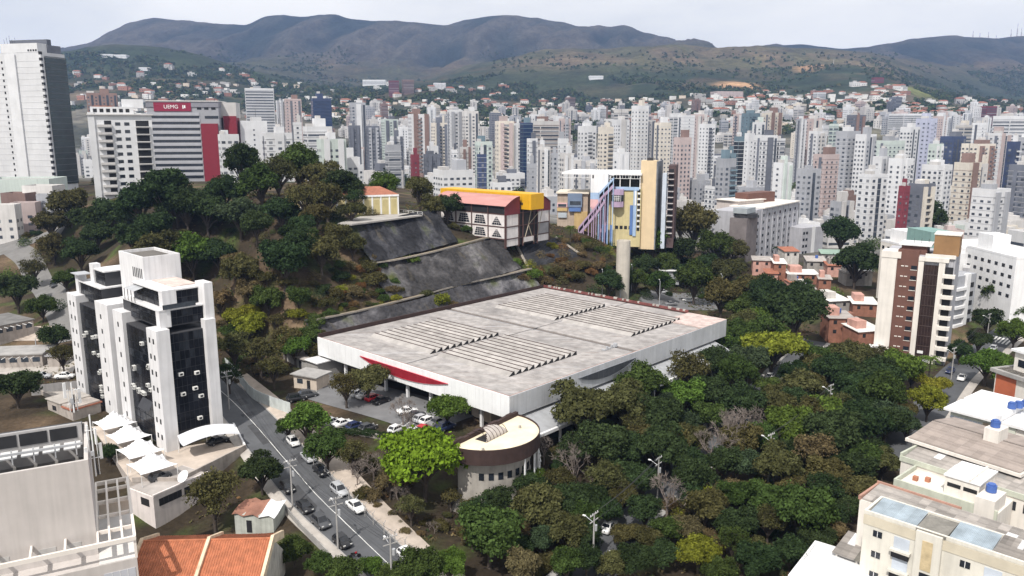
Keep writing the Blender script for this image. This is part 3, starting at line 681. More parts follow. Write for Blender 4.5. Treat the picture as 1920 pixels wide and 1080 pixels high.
# glass: every pane a piece of its own, set in a black grid
def glazing(face, a0, a1, z0_, z1_, ncol, nrow, off):
    w = (a1 - a0) / ncol; h = (z1_ - z0_) / nrow
    for i in range(ncol):
        for j in range(nrow):
            d = R.choice((0, 0, 0, 0, .03)); s0, s1 = a0 + i * w + .05, a0 + (i + 1) * w - .05; t0, t1 = z0_ + j * h + .05, z0_ + (j + 1) * h - .06
            m = mat('tower_glass', (.010, .011, .015), .2, .5, .4, spec=.12) if R.random() < .85 else mat('pale_pane', (.022, .025, .032), .25, .4, .5, spec=.2)
            if face == 'y': piece(tw, 'pane', m, off - .05 - d, off + .02, s0, s1, t0, t1)
            else: piece(tw, 'pane', m, s0, s1, off - .05 - d, off + .02, t0, t1)
glazing('y', y1, y2, .4, ZT - 1.3, 8, 14, .68); glazing('y', y5, y6, .4, ZT - 1.3, 8, 14, .68)
glazing('x', 2.55, TDEP - 2.15, 3.2, ZT - 1.3, 7, 11, .98)
glazing('x', 3.8, TDEP - 1.5, ZT + .2, ZT + 3.0, 6, 2, 1.78); glazing('x', 5.7, TDEP - 1.5, ZT + 3.6, ZT + 6.3, 4, 2, 3.38)
glazing('y', 3.3, y3 - 5.3, ZT + .2, ZT + 3.0, 9, 3, 1.78); glazing('y', 4.7, y3 - 5.4, ZT + 3.6, ZT + 6.3, 8, 3, 3.18)
glazing('y', y5 + 1.3, y7 - 3.5, ZT + .2, ZT + 3.0, 8, 2, 1.98); glazing('y', y5 + 2.3, y7 - 9.4, ZT + 3.6, ZT + 6.3, 4, 3, 3.38)
for j in range(7):
    z = 2.2 + j * 3.15
    for yy in (y1 * .34, y1 * .72): piece(tw, 'window', dark, -.04, .02, yy - .3, yy + .3, z, z + 1.0)
    for yy in ((y2 + y3) / 2, (y4 + y5) / 2 + .6): piece(tw, 'window', dark, -.04, .02, yy - .3, yy + .3, z + .4, z + 1.4)
    for f_ in (.3, .7): piece(tw, 'window', dark, -.04, .02, y6 + (y7 - y6) * f_ - .3, y6 + (y7 - y6) * f_ + .3, z + .5, z + 1.5)
acm = mat('ac_casing', (.7, .7, .68), .6, .1, 1)
def ac(x0_, y0_, z0_, face):
    u_ = piece(tw, 'air_conditioner', acm, x0_, x0_ + (.55 if face == 'y' else .9), y0_, y0_ + (.9 if face == 'y' else .55), z0_, z0_ + .65)
    g = bpy.data.objects.new('fan_grille', unit(dark)); COL.objects.link(g); g.parent = u_
    if face == 'y': g.location = (-.04, .2, .2); g.scale = (.05, .6, .6)
    else: g.location = (.2, -.04, .2); g.scale = (.6, .05, .6)
for k in range(13): ac(.05, R.uniform(y1 + .4, y2 - 1.4), R.uniform(2, ZT - 4), 'y')
for k in range(11): ac(.05, R.uniform(y5 + .4, y6 - 1.4), R.uniform(2, ZT - 4), 'y')
for a_, z in ((.18, 14.2), (.72, 13.8), (.2, 10.2), (.62, 10.8), (.8, 9.0), (.7, 4.6)): ac(2.7 + (TDEP - 5.6) * a_, .4, z, 'x')
b = MB(); b.poly([(-.7, y1 + 1, 6.8), (-.7, y1 + 6, 6.8), (.5, y1 + 6, 8.6), (.5, y1 + 1, 8.6)]); b.obj('sun_screen', dark_metal, tw)

# ------------------------------------------------------------------ podium deck with tensile canopies
dk = [at(190, 772, 1.0), at(340, 905, 1.0), at(462, 843, 1.0), at(425, 770, 1.2)]
pod = empty('car_deck', (0, 0, 0), 0, 'pale concrete car deck around the foot of the black and white tower', 'car deck')
b = MB(); far_l = at(120, 730, 1.0); near_l = at(248, 905, 1.0)
deckp = [near_l, dk[1], dk[2], dk[3], at(300, 700, 1.0), far_l]
b.prism([(p.x, p.y) for p in deckp], -5.5, 1.05, 0, 1); b.obj('deck', [mat('dirty_wall', (.38, .34, .31), .9, .25, .5, .4), mat('deck_floor', (.50, .43, .37), .9, .2, .35)], pod)
def wall_line(parent, name, mt, a, c, z0, z1, th=.3):
    d = Vector((c.x - a.x, c.y - a.y)).normalized(); n_ = Vector((-d.y, d.x)) * th
    b = MB(); b.prism([(a.x, a.y), (c.x, c.y), (c.x + n_.x, c.y + n_.y), (a.x + n_.x, a.y + n_.y)], z0, z1); return b.obj(name, mt, parent)
wall_line(pod, 'parapet', MATS['dirty_wall'], dk[1], dk[2], 1.0, 2.0); wall_line(pod, 'parapet', MATS['dirty_wall'], near_l, dk[1], 1.0, 1.9); wall_line(pod, 'parapet', white, dk[2], dk[3], 1.0, 1.9)
tent_m = mat('tent_fabric', (.78, .78, .80), .7, .05, .4)
def tent(px, py, s_, rz, label):
    p = at(px, py, 4.6); t = empty('tensile_canopy', (p.x, p.y, 1.05), rz, label, 'canopy', 'white tensile canopies on the car deck')
    b = MB(); n = 12
    def S(i, j):                                                # four-cornered membrane hung from a central mast
        u, v = -1 + 2 * i / n, -1 + 2 * j / n; r_ = max(abs(u), abs(v)); k = 1 - .16 * (1 - abs(abs(u) - abs(v)) / max(r_, .01)) * 0
        edge = .14 * (1 - min(abs(u), abs(v)) ** 2) * r_
        return (u * s_ * (1 - edge), v * s_ * (1 - edge), 2.3 + 2.7 * (1 - r_) ** 1.35 + .25 * (abs(u) * abs(v)) ** 2)
    for i in range(n):
        for j in range(n): b.poly([S(i, j), S(i + 1, j), S(i + 1, j + 1), S(i, j + 1)])
    b.obj('membrane', tent_m, t, smooth=False)
    for sx in (-1, 1):
        for sy in (-1, 1): bb = MB(); bb.tube((sx * s_ * .97, sy * s_ * .97, 0), (sx * s_ * .97, sy * s_ * .97, 2.6), .06, n=6); bb.obj('post', NRAIL, t)
    bb = MB(); bb.tube((0, 0, 3.2), (0, 0, 4.0), .08, n=6); bb.obj('mast_tip', NRAIL, t)
tent(214, 782, 3.2, TR, 'white tensile canopy farthest up the car deck, beside the tower'); tent(240, 806, 3.2, TR, 'white tensile canopy second from the far end of the deck')
tent(262, 833, 3.2, TR, 'white tensile canopy third along the deck above the dark tree'); tent(284, 860, 3.2, TR, 'white tensile canopy at the near corner of the car deck')
# arched canopy against the glass face
ca = at(338, 828, 4.0); t = empty('arched_canopy', (ca.x, ca.y, 1.05), TR - .2, 'pale grey arched fabric canopy over a dark car at the glass face', 'canopy')
b = MB(); n = 14
S = lambda i, j: (10.5 * i / n, -2.6 + 4.8 * j / 6, 2.5 + 1.3 * math.sin(math.pi * (i / n * .8 + .1)) - .25 * math.sin(math.pi * j / 6) + (.5 if j > 4 else 0))
for i in range(n):
    for j in range(6): b.poly([S(i, j), S(i + 1, j), S(i + 1, j + 1), S(i, j + 1)])
b.obj('membrane', mat('grey_fabric', (.60, .61, .64), .7, .06, .4), t)
for i in (0, 7, 14): bb = MB(); bb.tube((10.5 * i / 14, 2.2, 0), (10.5 * i / 14, 2.2, S(i, 6)[2]), .07); bb.obj('post', NRAIL, t)
# two-storey annex under the deck edge, with dish
a0 = at(250, 905, 1.2); a1 = at(287, 932, 1.2); a2 = at(390, 887, 1.2)
ob = empty('service_building', (a1.x, a1.y, -4.5), math.atan2(a2.y - a1.y, a2.x - a1.x), 'pink-white service building with ribbon windows below the car deck', 'building')
sw = (Vector((a2.x, a2.y)) - Vector((a1.x, a1.y))).length
pinkw = mat('pinkish_white', (.68, .62, .60), .85, .12, .4, .3)
MB().box(0, sw, 0, 7, -1, 5.6).obj('wall', pinkw, ob); piece(ob, 'roof', mat('grey_roof', (.38, .35, .33), .9, .25), .3, sw - .3, .3, 6.7, 5.6, 5.75)
piece(ob, 'parapet', pinkw, 0, sw, -.1, .25, 5.6, 6.0)
for k in range(2): piece(ob, 'window', dark, 1.0 + k * sw * .45, 1.0 + k * sw * .45 + sw * .40, -.06, .02, 3.6, 4.9)
for k in range(2):
    for i in range(1, 5): piece(ob, 'window_bar', dark_metal, 1.0 + k * sw * .45 + sw * .08 * i - .04, 1.0 + k * sw * .45 + sw * .08 * i + .04, -.09, -.065, 3.6, 4.9)
piece(ob, 'window', dark, -.06, .02, 1.2, 3.4, 3.6, 4.9)
dsh = at(345, 893, 2.6); d = empty('satellite_dish', (dsh.x, dsh.y, 1.6), 0, 'white satellite dish on the service building roof', 'satellite dish')
b = MB(); n = 16
for i in range(n):
    for j in range(4):
        P = lambda r_, a_: (r_ * math.cos(a_), r_ * math.sin(a_), .25 * r_ * r_)
        a_, c_ = 2 * math.pi * i / n, 2 * math.pi * (i + 1) / n; b.poly([P(j * .28, a_), P((j + 1) * .28, a_), P((j + 1) * .28, c_), P(j * .28, c_)] if j else [P(0, 0), P(.28, a_), P(.28, c_)])
o = b.obj('reflector', white, d); o.location = (0, 0, .9); o.rotation_euler = (rad(50), 0, rad(-30))
b = MB(); b.tube((0, 0, -.2), (0, 0, 1.0), .06); b.obj('stand', metal_grey, d)

# ------------------------------------------------------------------ cream block with roof plant and pergola, bottom left
c0 = at(165, 862, 22); cl = at(0, 890, 22)
CR = math.atan2(c0.y - cl.y, c0.x - cl.x); CO = Vector((c0.x, c0.y, -3))
cb = empty('cream_building', CO, CR, 'cream blank-walled block with rooftop plant, pergola beams and phone antennas', 'building')
creamw = mat('cream_wall', (.50, .465, .445), .85, .09, .2, .22)
zt = 25.0
MB().box(-34, 0, 0, 14.5, -1, zt - 3.2).obj('main_block', creamw, cb)
for (xa, xb, ya, yb) in ((-34, 0, 0, .4), (-.45, 0, .41, 14.5), (-34, -.46, 14.1, 14.5)): piece(cb, 'parapet', creamw, xa, xb, ya, yb, zt - 3.2, zt)
piece(cb, 'roof_floor', mat('roof_felt', (.16, .155, .15), .9, .3), -33.9, -.5, .45, 14.05, zt - 3.19, zt - 3.1)
piece(cb, 'plant_wall', mat('plant_grey', (.35, .34, .34), .8, .2), -32, -.6, 9.6, 10.0, zt - 3.1, zt + 1.6)
piece(cb, 'plant_roof', dark_metal, -32, -.6, 10.0, 14.0, zt + .2, zt + .4)
for k in range(13): piece(cb, 'roof_lamella', mat('white_lamella', (.62, .62, .62), .6, .1), -31 + k * 2.35, -31 + k * 2.35 + 1.9, 6.6, 9.3, zt - .8, zt - .66)
for k in range(14): piece(cb, 'frame_rib', metal_grey, -32 + k * 2.35, -31.85 + k * 2.35, 6.4, 6.52, zt - 1.5, zt + .4)
piece(cb, 'frame_rail', metal_grey, -32, -.6, 6.2, 6.4, zt - .2, zt + .1)
for k in range(9): piece(cb, 'louvre_panel', dark, -31.5 + k * 3.4, -28.4 + k * 3.4, 9.5, 9.59, zt - .3, zt + 1.3)
piece(cb, 'pipe_run', NRAIL, -30, -1.5, 4.6, 4.8, zt - 2.3, zt - 2.1); piece(cb, 'planter', mat('plant_green', (.05, .08, .03)), -14, -11, 2.5, 3.6, zt - 3.1, zt - 2.2)
for k, x in enumerate((-13.6, -10.3, -5.4, -2.7)): piece(cb, 'vent_window', mat('vent_grey', (.42, .41, .40), .7), x - .95, x + .95, -.05, .02, 13.9, 14.6)
# lower wing with pergola at z = 12.4
zl = 15.4
MB().box(-34, 4.2, -3.2, 16, -1, zl - 3.0).obj('lower_wing', creamw, cb)
piece(cb, 'terrace_floor', mat('terrace_tile', (.62, .60, .58), .8, .12, .5), .05, 4.1, -3.1, 15.9, zl - 2.99, zl - 2.9)
for (xa, xb, ya, yb, nm) in ((-34, 4.3, -3.4, -3.05, 'pergola_beam'), (4.0, 4.35, -3.04, 16, 'pergola_beam'), (.05, 3.99, 15.7, 16.0, 'pergola_beam'), (1.3, 1.55, -3.0, 15.6, 'pergola_beam'), (2.7, 2.95, -3.0, 15.6, 'pergola_beam'), (.02, .25, -3.0, 15.6, 'pergola_beam')):
    piece(cb, nm, mat('cream_beam', (.70, .65, .60), .8, .07), xa, xb, ya, yb, zl - .55, zl)
for yy in (0.0, 4.5, 9, 13): piece(cb, 'pergola_beam', MATS['cream_beam'], .3, 3.95, yy, yy + .22, zl - .5, zl - .02)
for k in range(9): piece(cb, 'pergola_beam', MATS['cream_beam'], -3.5 - k * 3.6, -3.25 - k * 3.6, -3.04, -.02, zl - .5, zl - .05)
for yy in (-3.2, 6, 15.7): piece(cb, 'pergola_post', MATS['cream_beam'], 4.0, 4.3, yy, yy + .3, zl - 3, zl - .56)
piece(cb, 'terrace_wall', MATS['beige_plaster'], .3, 4.0, 10.6, 10.9, zl - 2.9, zl - 1.3)
piece(cb, 'side_glazing', mat('grey_blind', (.45, .46, .5), .5, .1), .4, 3.9, -3.26, -3.2, 7.2, 11.2)
for k in range(1, 4): piece(cb, 'mullion', NRAIL, .4 + k * .87, .46 + k * .87, -3.3, -3.27, 7.2, 11.2)
for k in range(4): piece(cb, 'window', dark, -13.5 - k * 5 + 1, -10.7 - k * 5 + 1, -3.26, -3.2, 9.0, 9.9); piece(cb, 'window', dark, -10.3 - k * 10 + 1, -7.6 - k * 10 + 1, -3.26, -3.2, 9.0 + .0, 9.9) if k < 2 else None
piece(cb, 'window', dark, .6, 3.8, -3.26, -3.2, 4.5, 6.4)
# phone antennas
def antenna(name, x, y, z, n, hgt, label):
    w = to_world(x, y, CO, CR); t = empty(name, (w[0], w[1], z), CR, label, 'antenna')
    b = MB(); b.tube((0, 0, 0), (0, 0, hgt), .09, n=6); b.tube((-.7, 0, hgt * .3), (.7, 0, hgt * .3), .05); b.tube((-.7, 0, hgt * .75), (.7, 0, hgt * .75), .05)
    for dx in (-.45, .45): b.tube((dx, .4, 0), (dx, 0, hgt * .8), .05, n=4)
    b.obj('mast', NRAIL, t)
    for k in range(n):
        a_ = 2 * math.pi * k / n + .4; q = piece(t, 'panel_antenna', NRAIL, -.17, .17, -.09, .09, 0, 2.1); q.location = (.75 * math.cos(a_), .75 * math.sin(a_), hgt * (.25 + .3 * (k % 2))); q.rotation_euler = (0, 0, a_)
    for k in range(3): b = MB(); b.tube((R.uniform(-.4, .4), .3, 0), (R.uniform(-.3, .3), 0, hgt * .6), .06, n=5); b.obj('feeder_cable', dark_metal, t)
    piece(t, 'radio_unit', metal_grey, -.3, .1, -.35, -.1, hgt * .35, hgt * .35 + .6)
antenna('phone_antenna', .6, 3, zt - 6.5, 4, 8.2, 'white panel phone antenna cluster on the corner of the cream block'); antenna('phone_antenna', -16.6, 12.6, zt - 2.6, 3, 6.6, 'white lattice phone antenna at the frame edge above the plant roof')
antenna('phone_antenna', -1.4, 13.2, zt - 1, 2, 4.2, 'small phone antenna beside the dark plant roof near the tents')

# ------------------------------------------------------------------ orange tiled house
r0 = at(262, 1016, 6); r1 = at(516, 1010, 6)
OR = math.atan2(r1.y - r0.y, r1.x - r0.x); OL = (r1 - r0).length
oh = empty('tiled_house', (r0.x, r0.y, -3), OR, 'house with a broad orange clay tile roof and parapet walls', 'house')
def tiles(name, x0, x1, ya, za, yb, zb, nrow):
    b = MB(); w = .34; n = int((x1 - x0) / w)
    for j in range(nrow):
        t0, t1 = j / nrow, (j + 1) / nrow; sag = R.uniform(-.02, .02)
        A = lambda t: (ya + (yb - ya) * t, za + (zb - za) * t)
        for i in range(n):
            x = x0 + i * w + R.uniform(-.02, .02); h = R.uniform(0, .025)
            (yA, zA), (yB, zB) = A(t0), A(t1 + .03)
            for k, (u0, u1, h0, h1) in enumerate(((0, .25, 0, .11), (.25, .5, .11, .11), (.5, .75, .11, 0), (.75, 1, 0, 0))):
                b.poly([(x + u0 * w, yA, zA + h0 + .05 + h + sag), (x + u1 * w, yA, zA + h1 + .05 + h + sag), (x + u1 * w, yB, zB + h1 + h + sag), (x + u0 * w, yB, zB + h0 + h + sag)][::(1 if yB > yA else -1)])
    return stuff(b.obj(name, mat('orange_tile', (.40, .145, .075), .85, .30, 1.1, detail=8), oh))
tiles('roof_tiles', 0, OL - .6, 0, 9, -11, 4.6, 26); tiles('roof_tiles', 0, OL - .6, 0, 9, 5.2, 6.9, 12)
b = MB(); b.tube((0, 0, 9.08), (OL - .6, 0, 9.08), .16, n=8); b.obj('ridge', MATS['orange_tile'], oh)
for x in (.1, OL * .50, OL - .55):
    b = MB()
    for s_, (ya, za, yb, zb) in enumerate(((0, 9.55, -11.2, 5.1), (0, 9.55, 5.4, 7.4))):
        b.poly([(x, ya, za), (x, yb, zb), (x + .42, yb, zb), (x + .42, ya, za)]); b.poly([(x, ya, za - 1.2), (x, ya, za), (x, yb, zb), (x, yb, zb - 1.2)]); b.poly([(x + .42, ya, za - 1.2), (x + .42, ya, za), (x + .42, yb, zb), (x + .42, yb, zb - 1.2)])
    b.obj('parapet_coping', mat('stained_coping', (.62, .50, .36), .9, .3, .9), oh)
b = MB(); b.box(.2, OL - .2, -10.6, 5.0, -1, 4.4); b.poly([(.2, 5.0, 4.4), (.2, 0, 8.8), (.2, -10.6, 4.4)]); b.poly([(OL - .2, 5.0, 4.4), (OL - .2, -10.6, 4.4), (OL - .2, 0, 8.8)]); b.obj('wall', mat('stained_grey_wall', (.42, .40, .36), .9, .3, .5, .5), oh)
for k in range(3): piece(oh, 'window', dark, OL - .2, OL - .14, -9 + k * 3.6, -7.6 + k * 3.6, 1.6, 3.2)
# shed with torn sheet roof beside the street
s0 = at(440, 975, -.5); sh = empty('shed', (s0.x, s0.y, -2.5), rad(-8), 'greenish plastered shed with a torn white sheet on its roof', 'shed')
MB().box(0, 6.6, 0, 4.5, -1, 3.0).obj('wall', mat('greenish_plaster', (.47, .49, .45), .9, .2, .5, .5), sh)
b = MB()
for i in range(8):
    for j in range(4): P = lambda a_, c_: (-.3 + 7.2 * a_ / 8, -.3 + 5 * c_ / 4, 3.1 + .25 * math.sin(a_ * 2.1 + c_) + .1 * c_); b.poly([P(i, j), P(i + 1, j), P(i + 1, j + 1), P(i, j + 1)], 0 if i < 5 else 1)
b.obj('roof', [mat('old_red_sheet', (.28, .14, .10), .9, .3), white], sh); piece(sh, 'door', dark, 2, 2.9, -.05, .02, 0, 2.1)
# ------------------------------------------------------------------ red-roofed hall with yellow roof box
ro = at(948, 455, 23.4)
rh = empty('red_roofed_hall', ro, rad(50), 'white panelled hall with red curved roofs and a long yellow roof box', 'hall')
maroon = mat('maroon_sheet', (.15, .028, .035), .6, .2, .5); steelb = mat('brown_steel', (.10, .055, .05), .6, .2, .5)
pinkr = mat('faded_red_roof', (.44, .22, .20), .7, .25, .25, stretch=(1, .3, 1)); yel = mat('yellow_cladding', (.66, .36, .015), .55, .08, .4)
wpan = mat('white_panel', (.70, .66, .65), .75, .12, .5, .3)
GW = 24.0; LY = 34.0
def curved(x0, x1, zA, zB, y0, y1, name):
    n = 8; b = MB()
    pts = [(x0 + (x1 - x0) * i / n, zA + (zB - zA) * math.sin(math.pi / 2 * i / n)) for i in range(n + 1)]
    for i in range(n): b.poly([(pts[i][0], y0, pts[i][1]), (pts[i + 1][0], y0, pts[i + 1][1]), (pts[i + 1][0], y1, pts[i + 1][1]), (pts[i][0], y1, pts[i][1])])
    b.obj(name, pinkr, rh)
    b = MB(); b.poly([(x0, y0 + .3, min(zA, zB) - 3.0), (x1, y0 + .3, min(zA, zB) - 3.0)] + [(p[0], y0 + .3, p[1] - .1) for p in pts[::-1]]); b.obj('gable_sheet', maroon, rh)
curved(-.8, 7.2, 12.2, 15.2, -.6, LY, 'curved_roof'); curved(GW + .4, 16.6, 12.2, 15.2, -.6, LY, 'curved_roof')
MB().box(.3, GW - .3, .4, LY - 1, -1.5, 12).obj('inner_volume', mat('dark_interior', (.05, .045, .045), .9), rh)
MB().box(7.2, 16.6, 1, LY, 12.02, 14.2).obj('clerestory', maroon, rh)
piece(rh, 'roof_box', yel, 8.4, 15.4, -4.2, LY + 5, 10.6, 15.9)
for k in range(14): piece(rh, 'cladding_rib', mat('yellow_rib', (.58, .33, .02), .5), 8.33, 8.4, -3 + k * 3, -2.85 + k * 3, 10.7, 15.8)
piece(rh, 'box_opening', dark, 8.34, 8.41, -.6, 2.2, 12.0, 12.9)
# gable panels
for (xa, xb) in ((.25, 6.6), (17.4, GW - .25)):
    for z0, z1 in ((5.3, 9.2), (1.2, 4.9)): piece(rh, 'wall_panel', wpan if not (xa > 10 and z0 < 2) else mat('grey_panel', (.30, .29, .30), .8, .2), xa, xb, -.05, .38, z0, z1)
    piece(rh, 'base_wall', wpan, xa, xb, -.02, .36, -1.5, .8)
for x in (0, 6.75, 9.0, 15.0, 17.0, GW - .3): piece(rh, 'steel_post', steelb, x, x + .32, -.25, .1, -2, 12.2)
for z in (.85, 4.95, 9.25): piece(rh, 'steel_beam', steelb, .33, GW - .3, -.18, .12, z, z + .28)
for (x0, x1) in ((9.2, 12.0), (15.0, 12.0)):
    b = MB(); b.tube((x0, -3.6, 10.6), (x1, -.2, 5.0), .13, n=5); b.obj('strut', mat('light_steel', (.42, .36, .28), .6), rh); b = MB(); b.tube((x1, -.2, 5.0), (x0, -.2, -1.2), .13, n=5); b.obj('strut', MATS['light_steel'], rh)
b = MB(); b.tube((15.2, -3.8, 10.6), (16.8, -.2, 0), .12, n=5); b.obj('strut', MATS['light_steel'], rh)
piece(rh, 'balcony_wall', wpan, 9.3, 14.8, -.3, .2, -.8, .8)
# long side with trapezoid and triangle windows
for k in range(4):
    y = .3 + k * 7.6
    for z0, z1 in ((5.3, 9.2), (1.2, 4.9)):
        piece(rh, 'wall_panel', wpan, -.08, .3, y, y + 7.2, z0, z1)
        zc = z0 + .45; zt_ = z1 - .55; yc = y + 3.6; b = MB()
        wb, wt_ = (2.2, .15) if k == 0 else (2.7, 1.7)
        b.poly([(-.14, yc + wb, zc), (-.14, yc - wb, zc), (-.14, yc - wt_, zt_), (-.14, yc + wt_, zt_)]); w = b.obj('window', glass, rh)
        for i in range(3):
            b = MB(); f_ = (i + 1) / 4; hw = wb + (wt_ - wb) * f_; z = zc + (zt_ - zc) * f_; b.poly([(-.17, yc + hw, z - .05), (-.17, yc - hw, z - .05), (-.17, yc - hw, z + .05), (-.17, yc + hw, z + .05)]); b.obj('window_bar', wpan, w)
        for i in (-1, 0, 1):
            b = MB(); b.poly([(-.16, yc + i * wb * .5 + .04, zc), (-.16, yc + i * wb * .5 - .04, zc), (-.16, yc + i * wt_ * .5 - .04, zt_), (-.16, yc + i * wt_ * .5 + .04, zt_)]); b.obj('window_bar', wpan, w)
    piece(rh, 'steel_post', steelb, -.3, 0, y - .3, y - .02, -2, 12)
    piece(rh, 'eave_shadow_strip', dark, -.06, .3, y, y + 7.2, 9.6, 11.6)  # dark strip painted as the roof's shadow at the wall top
for z in (.85, 4.95, 9.25): piece(rh, 'steel_beam', steelb, -.22, -.09, .3, 31, z, z + .26)

# ------------------------------------------------------------------ yellow house on the hilltop with terrace slab
h0, h1 = at(548, 409, 33), at(747, 402, 33)
yr = math.atan2(h1.y - h0.y, h1.x - h0.x); yl = (h1 - h0).length
yh = empty('yellow_house', (h0.x, h0.y, 32.5), yr, 'pale yellow house with white pilasters among hilltop trees', 'house')
yw = mat('pale_yellow', (.55, .49, .30), .85, .1, .4, .2)
MB().box(0, yl, 0, 12, -1.5, 6.6).obj('wall', yw, yh)
piece(yh, 'cornice', white, -.3, yl + .3, -.3, 12.3, 6.6, 7.2)
n = 12
for k in range(n + 1): piece(yh, 'pilaster', white, yl * k / n - .22 if k else 0, yl * k / n + .22, -.14, .02, -1, 6.6)
for k in range(n): piece(yh, 'wall_panel', mat('deep_yellow', (.46, .39, .20), .85, .15), yl * k / n + .6, yl * (k + 1) / n - .6, -.06, .02, .6, 5.6)
for k in range(5): piece(yh, 'pilaster', white, yl - .02, yl + .14, 1 + k * 2.6, 1.4 + k * 2.6, -1, 6.6)
b = MB(); b.poly([(-.3, -.3, 7.2), (yl + .3, -.3, 7.2), (yl - 5, 6, 9.6), (5, 6, 9.6)]); b.poly([(yl + .3, 12.3, 7.2), (-.3, 12.3, 7.2), (5, 6, 9.6), (yl - 5, 6, 9.6)]); b.poly([(yl + .3, -.3, 7.2), (yl + .3, 12.3, 7.2), (yl - 5, 6, 9.6)]); b.poly([(-.3, 12.3, 7.2), (-.3, -.3, 7.2), (5, 6, 9.6)])
b.obj('roof', tile_red, yh)
sp = [at(632, 420, 33), at(660, 421, 33), at(792, 404, 33), at(740, 398, 33), at(690, 402, 33)]
tsl = empty('terrace_slab', (0, 0, 0), 0, 'thin grey terrace slab jutting over the top of the cut slope', 'terrace')
MB().prism([(p.x, p.y) for p in sp], 32.7, 33.15).obj('slab', mat('slab_grey', (.36, .34, .32), .9, .2), tsl)
for k in range(7):
    p = sp[2].lerp(sp[3], k / 6); piece(tsl, 'rail_post', NRAIL, p.x - .05, p.x + .05, p.y - .05, p.y + .05, 33.15, 34.2)
b = MB(); b.tube(sp[2] + Vector((0, 0, 1.15)), sp[3] + Vector((0, 0, 1.15)), .05); b.tube(sp[2] + Vector((0, 0, .65)), sp[3] + Vector((0, 0, .65)), .04); b.obj('rail', NRAIL, tsl)

# ------------------------------------------------------------------ colourful stair building and beige tower
go = at(1106, 446, 18.5); DG = go.y
gm = DG / (F * 1.0) * 1.02                                   # metres per photo pixel at that distance
gr = rad(-16)
cs = empty('painted_school', go, gr, 'pastel painted building with an outside stair and thin white canopy roof', 'school')
def gx(px): return line_param(go, gr, px, 25, 'x')
def gz(py): return (446 - py) * gm
lil = mat('lilac', (.40, .30, .42), .8, .12, .4, .2); pblue = mat('pale_blue', (.36, .48, .66), .8, .12, .4, .2); pyel = mat('pale_ochre', (.56, .48, .27), .8, .12, .4, .2)
bblue = mat('blue_paint', (.10, .18, .40), .7, .15); pinkp = mat('pink_paint', (.66, .42, .42), .8, .12)
MB().box(gx(1140), gx(1200), 1.0, 22, -3, gz(352)).obj('main_block', pyel, cs)
piece(cs, 'recess', dark, gx(1140), gx(1197), 4.0, 20, gz(352), gz(334))
for k in range(4): x = gx(1141 + k * 18.5); piece(cs, 'canopy_post', NRAIL, x, x + .3, .6, .9, gz(355), gz(331))
piece(cs, 'canopy_roof', white, gx(1052), gx(1200), .2, 24, gz(330), gz(326.5))
b = MB()
for k in range(26):
    x = gx(1056) + k * (gx(1198) - gx(1056)) / 26; b.box(x, x + .12, .3, .42, gz(336), gz(330) - .02)
b.box(gx(1054), gx(1199), .3, .42, gz(336.4), gz(335.6)); stuff(b.obj('roof_truss', NRAIL, cs))
piece(cs, 'frame_band', pblue, gx(1150), gx(1196), .5, .98, gz(357), gz(351)); piece(cs, 'frame_band', pblue, gx(1186), gx(1192), .5, .98, gz(440), gz(357.2)); piece(cs, 'white_strip', white, gx(1188.5), gx(1191.5), .4, .49, gz(384), gz(358))
piece(cs, 'dark_slot', bblue, gx(1180), gx(1185.5), .6, .98, gz(438), gz(384))
for k in range(8): piece(cs, 'window', dark, gx(1193.5), gx(1198.5), .8, .98, gz(430 - k * 10), gz(424.5 - k * 10)); piece(cs, 'spandrel', white, gx(1193.5), gx(1198.5), .75, .98, gz(424 - k * 10), gz(421 - k * 10))
for k in range(4): piece(cs, 'window', dark, gx(1153 + k * 8.4), gx(1158.5 + k * 8.4), .9, .99, gz(428), gz(422))
# rounded balcony
b = MB(); bx0, bx1 = gx(1146), gx(1168); pts = [(bx0, .9), (bx0, -1.0), (bx0 + 1.2, -2.0), ((bx0 + bx1) / 2, -2.3), (bx1 - 1.2, -2.0), (bx1, -1.0), (bx1, .9)]
b.prism(pts, gz(387), gz(377)); b.prism(pts, gz(365), gz(355)); b.obj('balcony', lil, cs)
b = MB(); b.prism([(p[0] * .98 + .02 * (bx0 + bx1) / 2, p[1] * .9) for p in pts], gz(377), gz(365)); b.obj('balcony_glass', glass, cs)
for i in range(1, 6):
    for s_ in range(3): x = bx0 + (bx1 - bx0) * i / 6; piece(cs, 'grille_bar', NRAIL, x - .06, x + .06, -2.34, -2.1, gz(376.5), gz(365.5)) if s_ == 0 else None
for s_ in (368, 371, 374): piece(cs, 'grille_bar', NRAIL, bx0 + 1.2, bx1 - 1.2, -2.36, -2.12, gz(s_), gz(s_ - .7))
# white tower block with pastel foot
xa, xb = gx(1107), gx(1139)
piece(cs, 'tower_block', white, xa, xb, -1.0, 7, gz(362), gz(327)); piece(cs, 'tower_block', pblue, xa, gx(1122), -1.02, 6.9, gz(374), gz(362.1)); piece(cs, 'tower_block', pinkp, xa, gx(1122), -1.02, 6.9, gz(388), gz(374.1))
b = MB(); b.prism([(xa, -1.0), (gx(1122), -1.0), (gx(1122), 6.8), (xa, 6.8)], gz(396), gz(388.1)); 
for i, v in enumerate(b.v):
    if v[2] < gz(392): b.v[i] = (xa + (v[0] - xa) * .6 + (1.2 if v[0] < xa + .1 else 0), v[1] * .7, v[2])
b.obj('tapered_foot', pinkp, cs); piece(cs, 'window', dark, gx(1110), gx(1112.5), -1.06, -1, gz(336), gz(330))
piece(cs, 'back_wall', lil, gx(1122), gx(1142), 2.0, 7, -2, gz(362.2))
